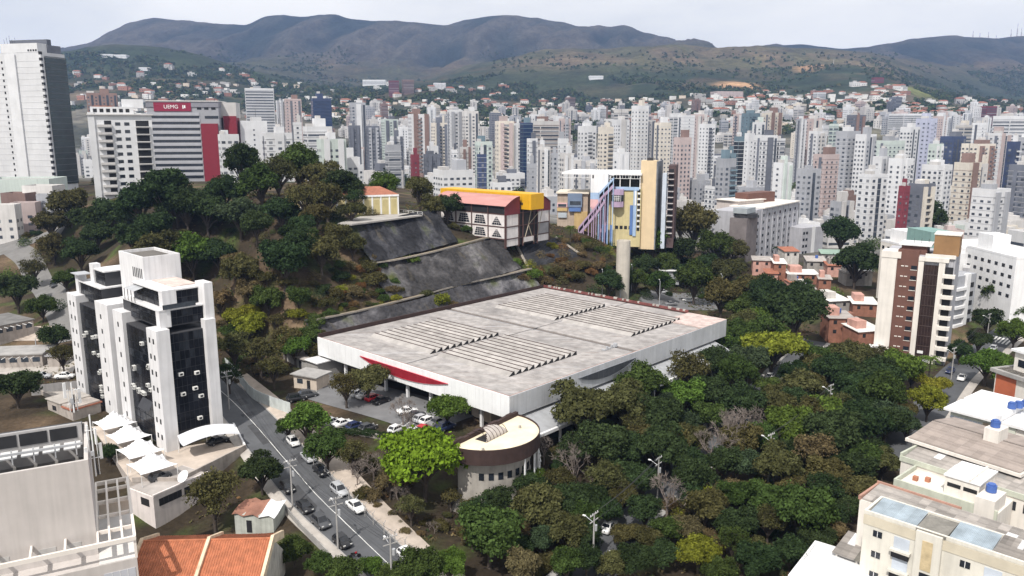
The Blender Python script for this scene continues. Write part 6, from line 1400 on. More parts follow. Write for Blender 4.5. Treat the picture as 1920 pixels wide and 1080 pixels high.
for i, (px, yt, lab) in enumerate(((1164, 46, 'left of two thin masts on the middle ridge'), (1170, 46, 'right of two thin masts on the middle ridge'), (1822, 58, 'leftmost lattice mast on the right-hand mountain'), (1835, 62, 'second mast from the left on the right-hand mountain'), (1851, 60, 'third slim mast on the right-hand mountain'), (1866, 66, 'short broad mast in the middle of the mountain group'), (1893, 55, 'tall mast left of the tallest pair on the mountain'), (1904, 44, 'tallest mast on the right-hand mountain'), (1912, 52, 'mast second from the frame edge on the mountain'), (1919, 50, 'rightmost mast on the mountain at the frame edge'))):
    mast(px, yt, 66 if i < 2 else 86, 4480, 5.5 if i > 1 else 3.5, lab)
mast(1560, 112, 155, 2720, 3.2, 'single lattice mast on the dry middle hill')
for k in range(5):
    p = atD(1840 + k * 9, 80 + (k % 2) * 2, 4460); e = link('mast_hut', MB().box(-16, 16, -10, 10, -20, 14).mesh('mast_hut', CW['o']), None, (p.x, p.y, p.z - 14)); queue(e, 'pale transmitter hut on the mountain top', 'hut', 'transmitter huts among the masts')
# ------------------------------------------------------------------ streets, pavements, car parks
def path_pts(pxs, step=2.0):
    P = [hit(*p) for p in pxs]; P = [Vector((p.x, p.y)) for p in P]; out = []
    for i in range(len(P) - 1):                                    # Catmull-Rom through the surveyed points
        a, b_, c, d = P[max(i - 1, 0)], P[i], P[i + 1], P[min(i + 2, len(P) - 1)]; n = max(2, int((c - b_).length / step))
        for k in range(n):
            t = k / n; out.append(.5 * ((2 * b_) + (c - a) * t + (2 * a - 5 * b_ + 4 * c - d) * t * t + (3 * b_ - a - 3 * c + d) * t ** 3))
    out.append(P[-1]); return out
def offs(pts, o):
    r = []
    for i, p in enumerate(pts):
        d = (pts[min(i + 1, len(pts) - 1)] - pts[max(i - 1, 0)]).normalized(); r.append(p + Vector((-d.y, d.x)) * o)
    return r
def strip(name, pts, o0, o1, lift, mt, n=4, kerb=0.0):
    b = MB(); L_ = [offs(pts, o0 + (o1 - o0) * k / n) for k in range(n + 1)]
    xs = np.array([[p.x for p in l] for l in L_]); ys = np.array([[p.y for p in l] for l in L_]); zs = height(xs, ys) + lift
    for i in range(len(pts) - 1):
        for k in range(n): b.poly([(xs[k][i], ys[k][i], zs[k][i]), (xs[k][i + 1], ys[k][i + 1], zs[k][i + 1]), (xs[k + 1][i + 1], ys[k + 1][i + 1], zs[k + 1][i + 1]), (xs[k + 1][i], ys[k + 1][i], zs[k + 1][i])][::-1 if o1 > o0 else 1])
        if kerb:
            for k in (0, n): b.poly([(xs[k][i], ys[k][i], zs[k][i] - kerb), (xs[k][i + 1], ys[k][i + 1], zs[k][i + 1] - kerb), (xs[k][i + 1], ys[k][i + 1], zs[k][i + 1]), (xs[k][i], ys[k][i], zs[k][i])])
    return struct(b.obj(name, mt))
def patch(name, corners, lift, mt, n=14):
    C_ = [hit(*c) for c in corners]; b = MB(); g = []
    for i in range(n + 1):
        for j in range(n + 1):
            p = C_[0].lerp(C_[1], i / n).lerp(C_[3].lerp(C_[2], i / n), j / n); g.append((p.x, p.y))
    g = np.array(g); z = height(g[:, 0], g[:, 1]) + lift
    for i in range(n):
        for j in range(n):
            q = [i * (n + 1) + j, (i + 1) * (n + 1) + j, (i + 1) * (n + 1) + j + 1, i * (n + 1) + j + 1]; b.poly([(g[k][0], g[k][1], z[k]) for k in q])
    return struct(b.obj(name, mt))
paint = mat('road_paint', (.62, .62, .60), .8, .25, 1.5)
sand = mat('sandy_pavement', (.45, .385, .33), .92, .22, .45, bump=.1)
ST = path_pts([(372, 700), (440, 757), (500, 822), (562, 893), (622, 957), (690, 1022), (770, 1098), (850, 1170)])
strip('street', ST, -4.2, 4.2, .10, asph, 6)
strip('pavement_east', ST, 4.2, 8.2, .24, sand, 4, .16); strip('pavement_west', ST, -6.0, -4.2, .24, pave, 2, .16)
strip('centre_line', ST[8:], -.06, .06, .108, paint, 1)
for o_ in (4.2, -4.2):
    strip('kerb', ST, o_ - .09, o_ + .09, .262, conc, 1, .2)
for (i, j, o0_, o1_) in ((6, 9, -2.6, -.6), (13, 15, .6, 2.4), (20, 25, -1.4, .2), (29, 31, 1.0, 2.8), (34, 40, -3.6, -1.2), (17, 18, -.9, 1.6)): strip('road_patch', ST[i:j + 1], o0_, o1_, .104, mat('patched_asphalt', (.055, .056, .06), .9, .25, .5), 2)
LN = path_pts([(1060, 1110), (1110, 1062), (1160, 1000), (1205, 950), (1262, 895), (1340, 825), (1412, 758), (1460, 708), (1500, 668), (1530, 640)])
strip('lane', LN, -3.1, 3.1, .10, asph, 5); strip('lane_pavement', LN, 3.1, 4.3, .24, conc, 2, .15); strip('lane_pavement', LN, -4.2, -3.1, .24, conc, 2, .15)
RS = path_pts([(1940, 598), (1880, 630), (1830, 672), (1790, 706), (1745, 765), (1700, 830), (1670, 880)])
strip('side_street', RS, -4, 4, .10, asph, 5); strip('side_street_pavement', RS, 4, 6, .24, pave, 2, .15)
for k in range(7): strip('zebra_stripe', offs(RS[14:18], -3 + k), -.25, .25, .108, paint, 1)
LS = path_pts([(-20, 430), (20, 462), (60, 500), (92, 545), (118, 590), (130, 640)]); strip('hill_road', LS, -4, 4, .12, mat('pale_asphalt', (.17, .165, .16), .9, .2, .2), 5)
LS2 = path_pts([(-10, 478), (50, 455), (120, 430)]); strip('hill_road', LS2, -3.4, 3.4, .16, MATS['pale_asphalt'], 4)
patch('car_park', [(552, 742), (800, 822), (898, 778), (620, 695)], .10, mat('grey_asphalt', (.155, .155, .16), .9, .2, .3), 22)
patch('car_park_far', [(1190, 578), (1345, 582), (1350, 540), (1215, 538)], .12, MATS['grey_asphalt'], 14)
patch('left_lot', [(-20, 700), (130, 712), (150, 668), (-20, 652)], .14, pave, 10); patch('left_lot', [(-20, 640), (92, 640), (110, 612), (-20, 610)], .14, sand, 10)
for k in range(9):
    a_, c_ = hit(742 + k * 10, 802 + k * 2.2), hit(760 + k * 9.5, 790 + k * 1.2)
    b = MB(); d = (c_ - a_).normalized() * .06; n_ = Vector((-d.y, d.x, 0)); za = H(a_.x, a_.y) + .125; zc = H(c_.x, c_.y) + .125
    b.poly([(a_.x - n_.x, a_.y - n_.y, za), (a_.x + n_.x, a_.y + n_.y, za), (c_.x + n_.x, c_.y + n_.y, zc), (c_.x - n_.x, c_.y - n_.y, zc)][::-1]); struct(b.obj('bay_marking', paint))
# ------------------------------------------------------------------ cars
tyre = mat('tyre', (.02, .02, .02), .9); rimm = mat('wheel_rim', (.4, .4, .42), .35, metal=.6); lampm = mat('headlamp', (.6, .6, .58), .2); tailm = mat('tail_lamp', (.3, .01, .01), .3); cglz = mat('car_glass', (.012, .014, .018), .08, .3, .5, spec=.7)
PAINT = {n: mat('paint_' + n.replace(' ', '_'), c, .28, .04, .5, spec=.6) for n, c in (('white', (.72, .72, .72)), ('silver', (.42, .43, .45)), ('black', (.012, .012, .014)), ('dark grey', (.06, .062, .068)), ('red', (.45, .012, .02)), ('dark blue', (.015, .025, .08)), ('grey', (.2, .2, .21)))}
def loft(secs, mt_of=None):
    """secs: list of (x, [(y,z)...]) rings; joins them into one skin"""
    b = MB(); n = len(secs[0][1])
    for x, r_ in secs: b.v += [(x, y, z) for y, z in r_]
    for i in range(len(secs) - 1):
        for k in range(n): a = i * n + k; c = i * n + (k + 1) % n; b.f.append((a, c, c + n, a + n)); b.m.append(0)
    b.f.append(tuple(range(n - 1, -1, -1))); b.m.append(0); b.f.append(tuple((len(secs) - 1) * n + k for k in range(n))); b.m.append(0)
    return b
def car_meshes(kind):
    L_, W_, Hh, bonnet, tail = {'hatch': (3.95, 1.72, 1.50, .95, .12), 'sedan': (4.4, 1.75, 1.46, 1.15, .85), 'suv': (4.3, 1.82, 1.68, 1.05, .10), 'van': (4.9, 1.9, 1.95, .75, .06)}[kind]
    h2 = L_ / 2; belt = .92 if kind != 'van' else 1.05; zb = .24
    def ring(w, z0, z1, r_=.1): return [(-w, z0 + .06), (-w + .05, z0), (w - .05, z0), (w, z0 + .06), (w, z1 - r_), (w - r_, z1), (-w + r_, z1), (-w, z1 - r_)]
    hw = W_ / 2
    body = loft([(-h2, ring(hw * .84, .36, belt - .12)), (-h2 + .12, ring(hw * .95, zb, belt)), (-h2 + .8, ring(hw, zb - .02, belt + .02)), (0, ring(hw, zb - .04, belt)), (h2 - .8, ring(hw, zb - .02, belt - .05)), (h2 - .18, ring(hw * .93, zb, belt - .20)), (h2, ring(hw * .80, .38, belt - .34))]).mesh('body', PAINT['white'], True)
    xr, xf = -h2 + tail, h2 - bonnet                                      # foot of rear window, foot of windscreen
    tr, tf = xr + (.55 if kind != 'van' else .2), xf - (.75 if kind != 'van' else .5); tw_ = hw * .74; bw_ = hw * .93
    cab = MB(); q = [(xr, -bw_, belt - .02), (xf, -bw_, belt - .06), (xf, bw_, belt - .06), (xr, bw_, belt - .02), (tr, -tw_, Hh), (tf, -tw_, Hh), (tf, tw_, Hh), (tr, tw_, Hh)]
    cab.v = q; cab.f = [(0, 1, 5, 4), (1, 2, 6, 5), (2, 3, 7, 6), (3, 0, 4, 7), (4, 5, 6, 7)]; cab.m = [0] * 5
    cabm = cab.mesh('cabin', PAINT['white'])
    V = [Vector(p) for p in q]
    def pane(a, b_, c, d, m0, m1, t0, t1, off=.012):
        n_ = (b_ - a).cross(d - a).normalized() * off; P = lambda s_, t: a.lerp(b_, s_).lerp(d.lerp(c, s_), t) + n_
        bb = MB(); bb.poly([P(m0, t0), P(m1, t0), P(m1, t1), P(m0, t1)]); return bb
    win = [('windscreen', pane(V[1], V[2], V[6], V[5], .06, .94, .1, .93)), ('rear_window', pane(V[3], V[0], V[4], V[7], .08, .92, .2, .92))]
    for a, b_, c, d in ((V[0], V[1], V[5], V[4]), (V[2], V[3], V[7], V[6])):
        for m0, m1 in ((.06, .33), (.36, .62), (.65, .93)) if kind != 'van' else ((.7, .95),): win.append(('side_window', pane(a, b_, c, d, m0, m1, .16, .88)))
    win = [(n_, bb.mesh(n_, cglz)) for n_, bb in win]
    wh = MB()
    for s_ in (0,): wh.tube((0, -.1, 0), (0, .1, 0), .31, n=14)
    rim = MB(); rim.tube((0, -.115, 0), (0, .115, 0), .18, n=10)
    return dict(L=L_, W=W_, body=body, cab=cabm, win=win, wheel=wh.mesh('wheel', tyre), rim=rim.mesh('rim', rimm), belt=belt, h2=h2, hw=hw)
CARS = {k: car_meshes(k) for k in ('hatch', 'sedan', 'suv', 'van')}
PM = {}
def painted(me, col):
    if (me.name, col) not in PM: m = me.copy(); m.materials[0] = PAINT[col]; PM[(me.name, col)] = m
    return PM[(me.name, col)]
def car(px, py, ang, kind, col, label, z=None, group='parked cars', wd=None):
    p = hit(px, py, above=.5) if z is None else at(px, py, z + .5)
    if wd is not None: p = Vector((wd[0], wd[1], 0))
    zg = H(p.x, p.y) + .13 if z is None else z
    d = CARS[kind]; e = empty('parked_car' if kind != 'van' else 'parked_van', (p.x, p.y, zg), ang, label, 'car' if kind != 'van' else 'van', group)
    b = link('body', painted(d['body'], col), e); link('cabin', painted(d['cab'], col), e)
    for n_, me in d['win']: link(n_, me, e)
    for sx in (-1, 1):
        for sy in (-1, 1):
            w = link('wheel', d['wheel'], e, (sx * d['h2'] * .62, sy * (d['hw'] - .09), .31)); link('rim', d['rim'], w)
            q = piece(e, 'headlight' if sx > 0 else 'tail_light', lampm if sx > 0 else tailm, 0, .12, -.17, .17, 0, .16); q.location = (sx * (d['h2'] - .16) - .04, sy * d['hw'] * .66 - .17 + .17 * 0, .62)
    for sy in (-1, 1): piece(e, 'mirror', PAINT[col], d['h2'] * .28, d['h2'] * .28 + .16, sy * (d['hw'] + .06) - .07, sy * (d['hw'] + .06) + .07, d['belt'], d['belt'] + .14)
    return e
def on_road(pts, px, py, off):                                       # nearest station of a street and its heading
    h = hit(px, py, above=.5); i = min(range(1, len(pts) - 1), key=lambda k: (pts[k].x - h.x) ** 2 + (pts[k].y - h.y) ** 2)
    d = (pts[i + 1] - pts[i - 1]).normalized(); q = pts[i] + Vector((-d.y, d.x)) * off
    return (q.x, q.y), math.atan2(d.y, d.x)
for (px, py, side, kind, col, lab) in ((532, 842, 1, 'hatch', 'white', 'white car farthest up the sunny kerb of the street'), (558, 866, 1, 'sedan', 'silver', 'silver car behind the black one on the sunny kerb'), (586, 893, 1, 'sedan', 'black', 'black car parked between two silver ones on the sunny kerb'), (621, 923, 1, 'suv', 'silver', 'silver car just behind the bright white one on the street'), (655, 957, 1, 'sedan', 'white', 'bright white car in the middle of the sunny kerb'), (752, 1045, 1, 'hatch', 'white', 'white car at the bottom end of the sunny kerb'),
      (536, 916, -1, 'hatch', 'black', 'black car topmost on the shaded kerb of the street'), (569, 950, -1, 'sedan', 'black', 'black car beside the upper street pole'), (604, 985, -1, 'suv', 'dark grey', 'dark grey car in the middle of the shaded kerb'), (633, 1016, -1, 'hatch', 'black', 'black car behind the lower street pole')):
    w, a = on_road(ST, px, py, 3.1 * side); car(px, py, a, kind, col, lab, group='cars parked along the street', wd=w)
ha = HR                                                               # bays stand square to the hall
for (px, py, da, kind, col, lab) in ((657, 734, 95, 'suv', 'black', 'black car at the left of the shaded car park row'), (672, 739, 92, 'hatch', 'silver', 'silver car left of the white one in the car park'), (685, 742, 95, 'sedan', 'white', 'white car left of the red one under the hall edge'), (700, 747, 93, 'hatch', 'red', 'red car in the shaded row under the hall edge'), (715, 752, 94, 'sedan', 'black', 'black car right of the red one under the hall edge'),
      (764, 772, 60, 'sedan', 'white', 'white car beside the small bare tree in the car park'), (780, 780, 64, 'sedan', 'dark grey', 'dark car behind the white one near the bare tree'), (791, 786, 90, 'hatch', 'silver', 'silver car left of the light green tree crown'), (803, 790, 92, 'hatch', 'white', 'white car half under the light green tree crown'), (794, 806, 100, 'hatch', 'red', 'red car nearest the lime green tree'), (820, 793, 92, 'sedan', 'grey', 'grey car under the light green tree by the kiosk'), (836, 801, 92, 'suv', 'dark blue', 'dark blue car at the right end by the kiosk'), (744, 806, 98, 'hatch', 'white', 'white car facing out beside the hedge'), (778, 810, 96, 'hatch', 'white', 'white car mostly hidden by the lime green tree'),
      (556, 748, 70, 'suv', 'black', 'black car beside the metal fence gate'), (578, 741, 74, 'suv', 'dark grey', 'dark car between the gate and the gatehouse'), (622, 792, 92, 'hatch', 'silver', 'silver car seen through the left parking trees'), (642, 795, 92, 'sedan', 'white', 'white car seen through the parking trees'), (666, 800, 92, 'hatch', 'dark blue', 'blue car behind the hedge of the car park'), (690, 803, 92, 'hatch', 'dark grey', 'grey car behind the hedge of the car park')):
    car(px, py, ha + rad(da), kind, col, lab, group='cars in the hall car park')
for (px, py, ang, kind, col, lab) in ((16, 674, 10, 'hatch', 'silver', 'silver car in the left lot at the frame edge'), (42, 677, 8, 'hatch', 'dark grey', 'dark car beside the silver one in the left lot'), (78, 706, 12, 'sedan', 'silver', 'silver car behind the wall left of the office tower'), (122, 706, 10, 'sedan', 'white', 'white car half hidden beside the office tower'), (100, 536, 130, 'sedan', 'dark grey', 'dark car on the hill road under trees'), (46, 452, 20, 'sedan', 'dark grey', 'dark car far up the hill road'),
      (1258, 570, 15, 'sedan', 'grey', 'grey car in the far car park'), (1291, 564, 150, 'sedan', 'white', 'white car in the middle of the far car park'), (1311, 534, 60, 'van', 'white', 'white van under trees behind the far car park'), (1243, 548, 20, 'hatch', 'silver', 'silver car at the back of the far car park'), (1330, 545, 80, 'sedan', 'dark grey', 'dark car at the edge of the far car park')):
    car(px, py, rad(ang), kind, col, lab, group='cars in side lots')
for (px, py, off, kind, col, lab) in ((1165, 990, 1.8, 'sedan', 'white', 'white car in the shaded lower lane'), (1132, 1044, -1.8, 'sedan', 'black', 'dark car at the bottom of the lower lane'), (1428, 752, -1.5, 'van', 'white', 'white van in the tree-shaded lane'), (1466, 710, 1.6, 'hatch', 'white', 'white car farther along the shaded lane'), (1500, 727, -2.4, 'hatch', 'silver', 'pale car right of the shaded lane')):
    w, a = on_road(LN, px, py, off); car(px, py, a, kind, col, lab, group='cars in the lane', wd=w)
for (px, py, off, kind, col, lab) in ((1790, 706, 2, 'sedan', 'white', 'white car on the side street near the brown tower'), (1797, 700, -1.6, 'sedan', 'dark blue', 'dark car next to the white one on the side street'), (1860, 655, 1.6, 'hatch', 'silver', 'silver car farther along the side street')):
    w, a = on_road(RS, px, py, off); car(px, py, a, kind, col, lab, group='cars in the side street', wd=w)
for (x_, y_, c_, lab) in ((8.8, -1.0, 'black', 'black car under the arched canopy of the tower'),): w = to_world(x_, y_, TO, TR); car(0, 0, TR, 'sedan', c_, lab, z=1.08, group='cars on the deck', wd=w) if False else None
p = at(408, 826, 1.6); car(408, 826, TR + .1, 'sedan', 'black', 'black car under the arched canopy of the tower', z=1.06, wd=(p.x, p.y))
p = at(300, 893, 1.6); car(300, 893, TR + .1, 'hatch', 'dark grey', 'dark car under the nearest white tent', z=1.06, wd=(p.x, p.y))
# ------------------------------------------------------------------ motorbikes at the bottom of the street
for k in range(5):
    w, a = on_road(ST, 668 + k * 7, 1036 + k * 7, -3.3); e = empty('motorcycle', (w[0], w[1], H(*w) + .13), a + rad(70), None, None, None)
    for sx in (-.62, .62): b = MB(); b.tube((sx, -.06, .3), (sx, .06, .3), .3, n=12); b.obj('wheel', tyre, e)
    b = MB(); b.tube((-.45, 0, .5), (.35, 0, .72), .13, n=6); b.tube((.35, 0, .72), (.62, 0, .3), .05); b.tube((-.1, 0, .35), (-.1, 0, .6), .16, n=6); b.obj('frame', dark_metal, e)
    b = MB(); b.tube((-.6, 0, .78), (.05, 0, .76), .12, n=6); b.obj('seat', tyre, e); b = MB(); b.tube((.02, 0, .82), (.35, 0, .86), .16, n=8); b.obj('fuel_tank', PAINT[['black', 'red', 'dark blue', 'black', 'grey'][k]], e); b = MB(); b.tube((.42, -.32, 1.0), (.42, .32, 1.0), .025); b.obj('handlebar', metal_grey, e)
    queue(e, f"{['black', 'red', 'blue', 'black', 'grey'][k]} motorcycle parked at the kerb", 'motorcycle', 'motorcycles at the kerb')
# ------------------------------------------------------------------ poles and wires
polem = mat('concrete_pole', (.34, .33, .32), .9, .15, .5); TOPS = {}
def pole(px, py, hgt, label, arms=True, lamp=False, ang=0, key=None):
    p = hit(px, py); e = empty('street_pole' if not lamp else 'lamp_post', (p.x, p.y, p.z - .3), ang, label, 'street pole' if not lamp else 'lamp post')
    b = MB(); b.tube((0, 0, 0), (0, 0, hgt), .17, .10, n=8); b.obj('shaft', polem if not lamp else metal_grey, e)
    if arms:
        for z in (hgt - .3, hgt - 1.3): piece(e, 'cross_arm', polem, -1.1, 1.1, -.06, .06, z, z + .12)
        for x in (-.95, -.4, .4, .95): b = MB(); b.tube((x, 0, hgt - .18), (x, 0, hgt + .06), .05, n=5); b.obj('insulator', white, e)
        if ang != 0: b = MB(); b.tube((.45, 0, hgt - 3.0), (.45, 0, hgt - 2.1), .26, n=8); b.obj('transformer', metal_grey, e)
    if arms or lamp:
        b = MB(); b.tube((0, 0, hgt - 1.6 if arms else hgt - .1), (0, 1.6, hgt - .9 if arms else hgt + .3), .045, n=5); b.obj('lamp_arm', metal_grey, e); piece(e, 'lamp_head', NRAIL, -.12, .12, 1.5, 2.0, hgt - 1.0 if arms else hgt + .22, hgt - .86 if arms else hgt + .36)
    TOPS[key or label] = (Vector((p.x, p.y, p.z - .3 + hgt)), ang)
sa = math.atan2(ST[20].y - ST[10].y, ST[20].x - ST[10].x) + math.pi / 2
pole(549, 953, 9.0, 'concrete street pole beside the upper black parked car', ang=sa, key='a'); pole(634, 1032, 9.0, 'concrete street pole beside the lower black parked car', ang=sa, key='b'); pole(430, 768, 9, 'concrete street pole at the shaded junction', ang=sa, key='c'); pole(735, 1112, 9, 'concrete pole below the bottom trees', ang=sa, key='d')
pole(1112, 1062, 9, 'concrete pole with cross arms in the lower lane', ang=.9, key='e'); pole(1232, 945, 9, 'concrete pole half hidden in the lane trees', ang=.9, key='f'); pole(1552, 800, 10, 'thin concrete pole among the right-hand trees', ang=.7, key='g'); pole(1440, 905, 10, 'wire pole in front of the dense right-hand trees', ang=.7, key='h'); pole(1783, 712, 9, 'wooden-looking wire pole beside the side street', ang=.6, key='i'); pole(1850, 640, 9, 'wire pole farther along the side street', ang=.6, key='j')
for (px, py, lab) in ((1129, 556, 'slim lamp post right of the water tower base'), (1236, 575, 'slim lamp post at the near edge of the far car park'), (1292, 540, 'tall lamp post in the middle of the far car park'), (1352, 560, 'lamp post right of the far car park'), (1184, 545, 'lamp post between water tower and far car park'), (70, 668, 'lamp post with white globe in the left lot')): pole(px, py, 9 if px > 100 else 5, lab, False, True, 0)
cab_m = mat('cable', (.06, .06, .065), .7, .1)
def wire(k0, k1, off, zoff, label):
    (a, aa), (b_, ba) = TOPS[k0], TOPS[k1]; A_ = a + Vector((math.cos(aa) * off, math.sin(aa) * off, zoff)); B_ = b_ + Vector((math.cos(ba) * off, math.sin(ba) * off, zoff)); b = MB(); n = 14; sag = (B_ - A_).length * .025
    P = lambda t: A_.lerp(B_, t) - Vector((0, 0, sag * 4 * t * (1 - t)))
    for i in range(n): b.tube(P(i / n), P((i + 1) / n), .028, n=3, cap=False)
    tag(b.obj('overhead_wire', cab_m), label, 'wire', 'overhead wires')
for k0, k1, ds in (('c', 'a', 'upper stretch of the street'), ('a', 'b', 'middle stretch of the street'), ('b', 'd', 'bottom stretch of the street'), ('e', 'f', 'lower lane'), ('h', 'g', 'right-hand trees'), ('i', 'j', 'side street')):
    for off, z, nm in ((-.95, .06, 'outer'), (-.4, .06, 'inner'), (.95, .06, 'kerb side'), (0, -1.3, 'lowest')): wire(k0, k1, off, z, f"{nm} overhead wire along the {ds}")
# ------------------------------------------------------------------ fences and walls
def fence_run(name, label, cat_, pxs, hgt, pan, mt, post, z_off=0):
    pts = path_pts(pxs, pan); e = empty(name, (pts[0].x, pts[0].y, 0), 0, label, cat_); o = pts[0]
    for i in range(len(pts) - 1):
        a, c = pts[i] - o, pts[i + 1] - o; za = H(pts[i].x, pts[i].y); d = (c - a); n_ = Vector((-d.y, d.x)).normalized() * .05; zc = H(pts[i + 1].x, pts[i + 1].y)
        if mt:
            b = MB(); q = [(a.x + n_.x, a.y + n_.y), (a.x - n_.x, a.y - n_.y), (c.x - n_.x, c.y - n_.y), (c.x + n_.x, c.y + n_.y)]; z = min(za, zc); b.prism([q[1], q[2], q[3], q[0]], z - .6, z + hgt + .03 * (i % 3)); b.obj('panel', mt, e)
        b = MB(); b.tube((a.x, a.y, za - .4), (a.x, a.y, za + hgt + .12), .07, n=5)
        if not mt: b.tube((a.x, a.y, za + hgt), (a.x + .3, a.y + .2, za + hgt + .45), .05, n=5)
        b.obj('post', post, e)
    if not mt:
        for z in (.5, 1.2, hgt - .1):
            b = MB()
            for i in range(len(pts) - 1): b.tube((pts[i].x - o.x, pts[i].y - o.y, H(pts[i].x, pts[i].y) + z), (pts[i + 1].x - o.x, pts[i + 1].y - o.y, H(pts[i + 1].x, pts[i + 1].y) + z), .022, n=3, cap=False)
            b.obj('wire_strand', metal_grey, e)
    return e
fence_run('metal_fence', 'pale corrugated metal fence at the car park gate', 'fence', [(423, 690), (452, 722), (480, 752), (545, 778)], 2.6, 1.2, mat('pale_corrugated', (.52, .56, .55), .7, .15, .6, .2, rnd=.06), metal_grey)
fence_run('wire_fence', 'concrete post and wire fence behind the sandy pavement', 'fence', [(588, 872), (640, 925), (700, 985), (760, 1035), (810, 1075)], 2.0, 2.6, None, polem)
fence_run('garden_wall', 'low concrete wall between shaded kerb and tiled house', 'wall', [(528, 950), (560, 990), (600, 1030), (640, 1075)], 1.2, 2.2, conc, conc)
fence_run('lot_wall', 'long grey wall left of the office tower', 'wall', [(60, 742), (100, 738), (150, 732)], 2.4, 3, mat('old_grey_wall', (.30, .29, .29), .9, .25, .4, .4), conc)
fence_run('park_edge_wall', 'low concrete wall holding up the car park above the slope', 'wall', [(600, 802), (680, 818), (760, 830), (850, 832)], 1.0, 2.4, MATS['stained_wall'], conc)
g0 = hit(582, 724); e = empty('gatehouse', (g0.x, g0.y, g0.z), HR + .3, 'small pale gatehouse with flat roof by the car park gate', 'gatehouse')
MB().box(-3, 3.5, -2, 2.5, -1, 3.0).obj('wall', MATS['beige_plaster'], e); piece(e, 'roof', conc, -3.5, 4, -2.6, 3, 3.0, 3.25); piece(e, 'window', glass2, -2, -.4, -2.06, -1.99, 1.1, 2.2); piece(e, 'door', dark, .8, 1.7, -2.06, -1.99, 0, 2.1)
g0 = hit(590, 690); e = empty('utility_shed', (g0.x, g0.y, g0.z), HR, 'low sheds with white and grey roofs behind the parking trees', 'shed')
MB().box(-9, 6, -3, 4, -1, 2.8).obj('wall', conc, e); piece(e, 'roof', rf[1], -9.5, 1, -3.5, 4.5, 2.8, 3.05); piece(e, 'roof', white, 1.1, 6.5, -3.5, 4.5, 3.0, 3.25); piece(e, 'door', dark, -2, -1, -3.06, -3, 0, 2.1)
# low roofs in the left lots
for (a, c, z, d, lab, m_) in (((-30, 618), (62, 600), 8.2, 14, 'low dark-roofed building with white pergola at the left edge', MATS['roof_felt']), ((-30, 668), (78, 664), 5.4, 8, 'low grey building with glazed canopy above the left lot', conc), ((88, 668), (110, 668), 5.0, 4, 'small grey planter block topped with clipped hedge', gside)):
    e, w, h = block('low_lot_building', lab, 'building', a, c, z, d, 3.0 if z > 6 else 1.8, MATS['dirty_wall']); piece(e, 'roof', m_, -.4, w + .4, -.4, d + .4, h, h + .3)
    if w > 6:
        for k in range(8): piece(e, 'canopy_bar', NRAIL, w * k / 8, w * k / 8 + .12, -2.6, -.41, h - .4, h - .28)
        for k in range(5): piece(e, 'window', glass2, w * (k + .15) / 5, w * (k + .8) / 5, -.06, .02, h - 1.9, h - .7)
e, w, h = block('ramp_building', 'small building with ramps and red tiles beside the office tower', 'building', (88, 748), (135, 765), 4.2, 6, 0.5, MATS['dirty_wall']); piece(e, 'roof', pave, -.3, w * .6, -.3, 6.3, h, h + .2); piece(e, 'tile_roof', tile_red, w * .61, w + .3, -.3, 6.3, h - .6, h - .3); piece(e, 'window', dark, w * .2, w * .35, -.06, .02, h - 2, h - 1)
p = at(120, 765, 1.2)
e = empty('concrete_ramp', (p.x, p.y, 1.05), TR + .1, 'sloping concrete ramp with low side walls behind the tents', 'ramp')
b = MB(); b.poly([(0, 0, .1), (5, 0, .1), (5, 12, 1.6), (0, 12, 1.6)]); b.obj('slab', pave, e)
for x in (0, 5): b = MB(); b.box(x - .15, x + .15, 0, 12, -.2, 1.9); b.obj('side_wall', MATS['dirty_wall'], e)
e, w, h = block('car_port', 'small white car port roof between trees behind the far car park', 'shelter', (1240, 508), (1274, 508), 7, 8, 3.5, metal_grey); piece(e, 'roof', white, -.8, w + .8, -.8, 8.6, h, h + .3)
# ------------------------------------------------------------------ trees and shrubs
def quads_mesh(name, C_, T, B_, mt):
    """many leaf-sized faces at once: centres, two half axes"""
    n = len(C_); v = np.empty((n, 4, 3), np.float32); v[:, 0] = C_ - T - B_; v[:, 1] = C_ + T - B_ * .6; v[:, 2] = C_ + T * .8 + B_; v[:, 3] = C_ - T * .7 + B_ * .8
    me = bpy.data.meshes.new(name); me.vertices.add(n * 4); me.vertices.foreach_set('co', v.ravel()); me.loops.add(n * 4); me.loops.foreach_set('vertex_index', np.arange(n * 4, dtype=np.int32)); me.polygons.add(n); me.polygons.foreach_set('loop_start', np.arange(0, n * 4, 4, dtype=np.int32)); me.update(calc_edges=True)
    me.materials.append(mt); return me
def unitv(a): return a / np.maximum(np.linalg.norm(a, axis=1, keepdims=True), 1e-6)
def leaf_quads(rs, P, Nn, s0, s1, loose=.8):
    n = len(P); nn = unitv(Nn + rs.normal(0, loose, (n, 3)) + np.array([0, 0, .25])); t = unitv(np.cross(nn, rs.normal(0, 1, (n, 3)))); b_ = np.cross(nn, t); s = rs.uniform(s0, s1, (n, 1))
    return P, t * s, b_ * s * rs.uniform(.45, .9, (n, 1))
def limb(b, p, d, L_, r_, depth, rs, spread=.6, ends=None, seg=2, up=.15):
    q = p
    for i in range(seg):
        d = unitv((d + rs.normal(0, .12, 3) + np.array([0, 0, up * .4]))[None])[0]; q2 = q + d * L_ / seg; b.tube(q, q2, r_ * (1 - .25 * i), r_ * (1 - .25 * (i + 1)), n=5 if depth > 1 else 3, cap=False); q = q2
    if depth <= 0:
        if ends is not None: ends.append((q, d))
        return
    for k in range(rs.randint(2, 4)):
        nd = unitv((d + rs.normal(0, spread, 3) + np.array([0, 0, up]))[None])[0]; limb(b, q, nd, L_ * rs.uniform(.6, .82), r_ * .58, depth - 1, rs, spread, ends, seg, up)
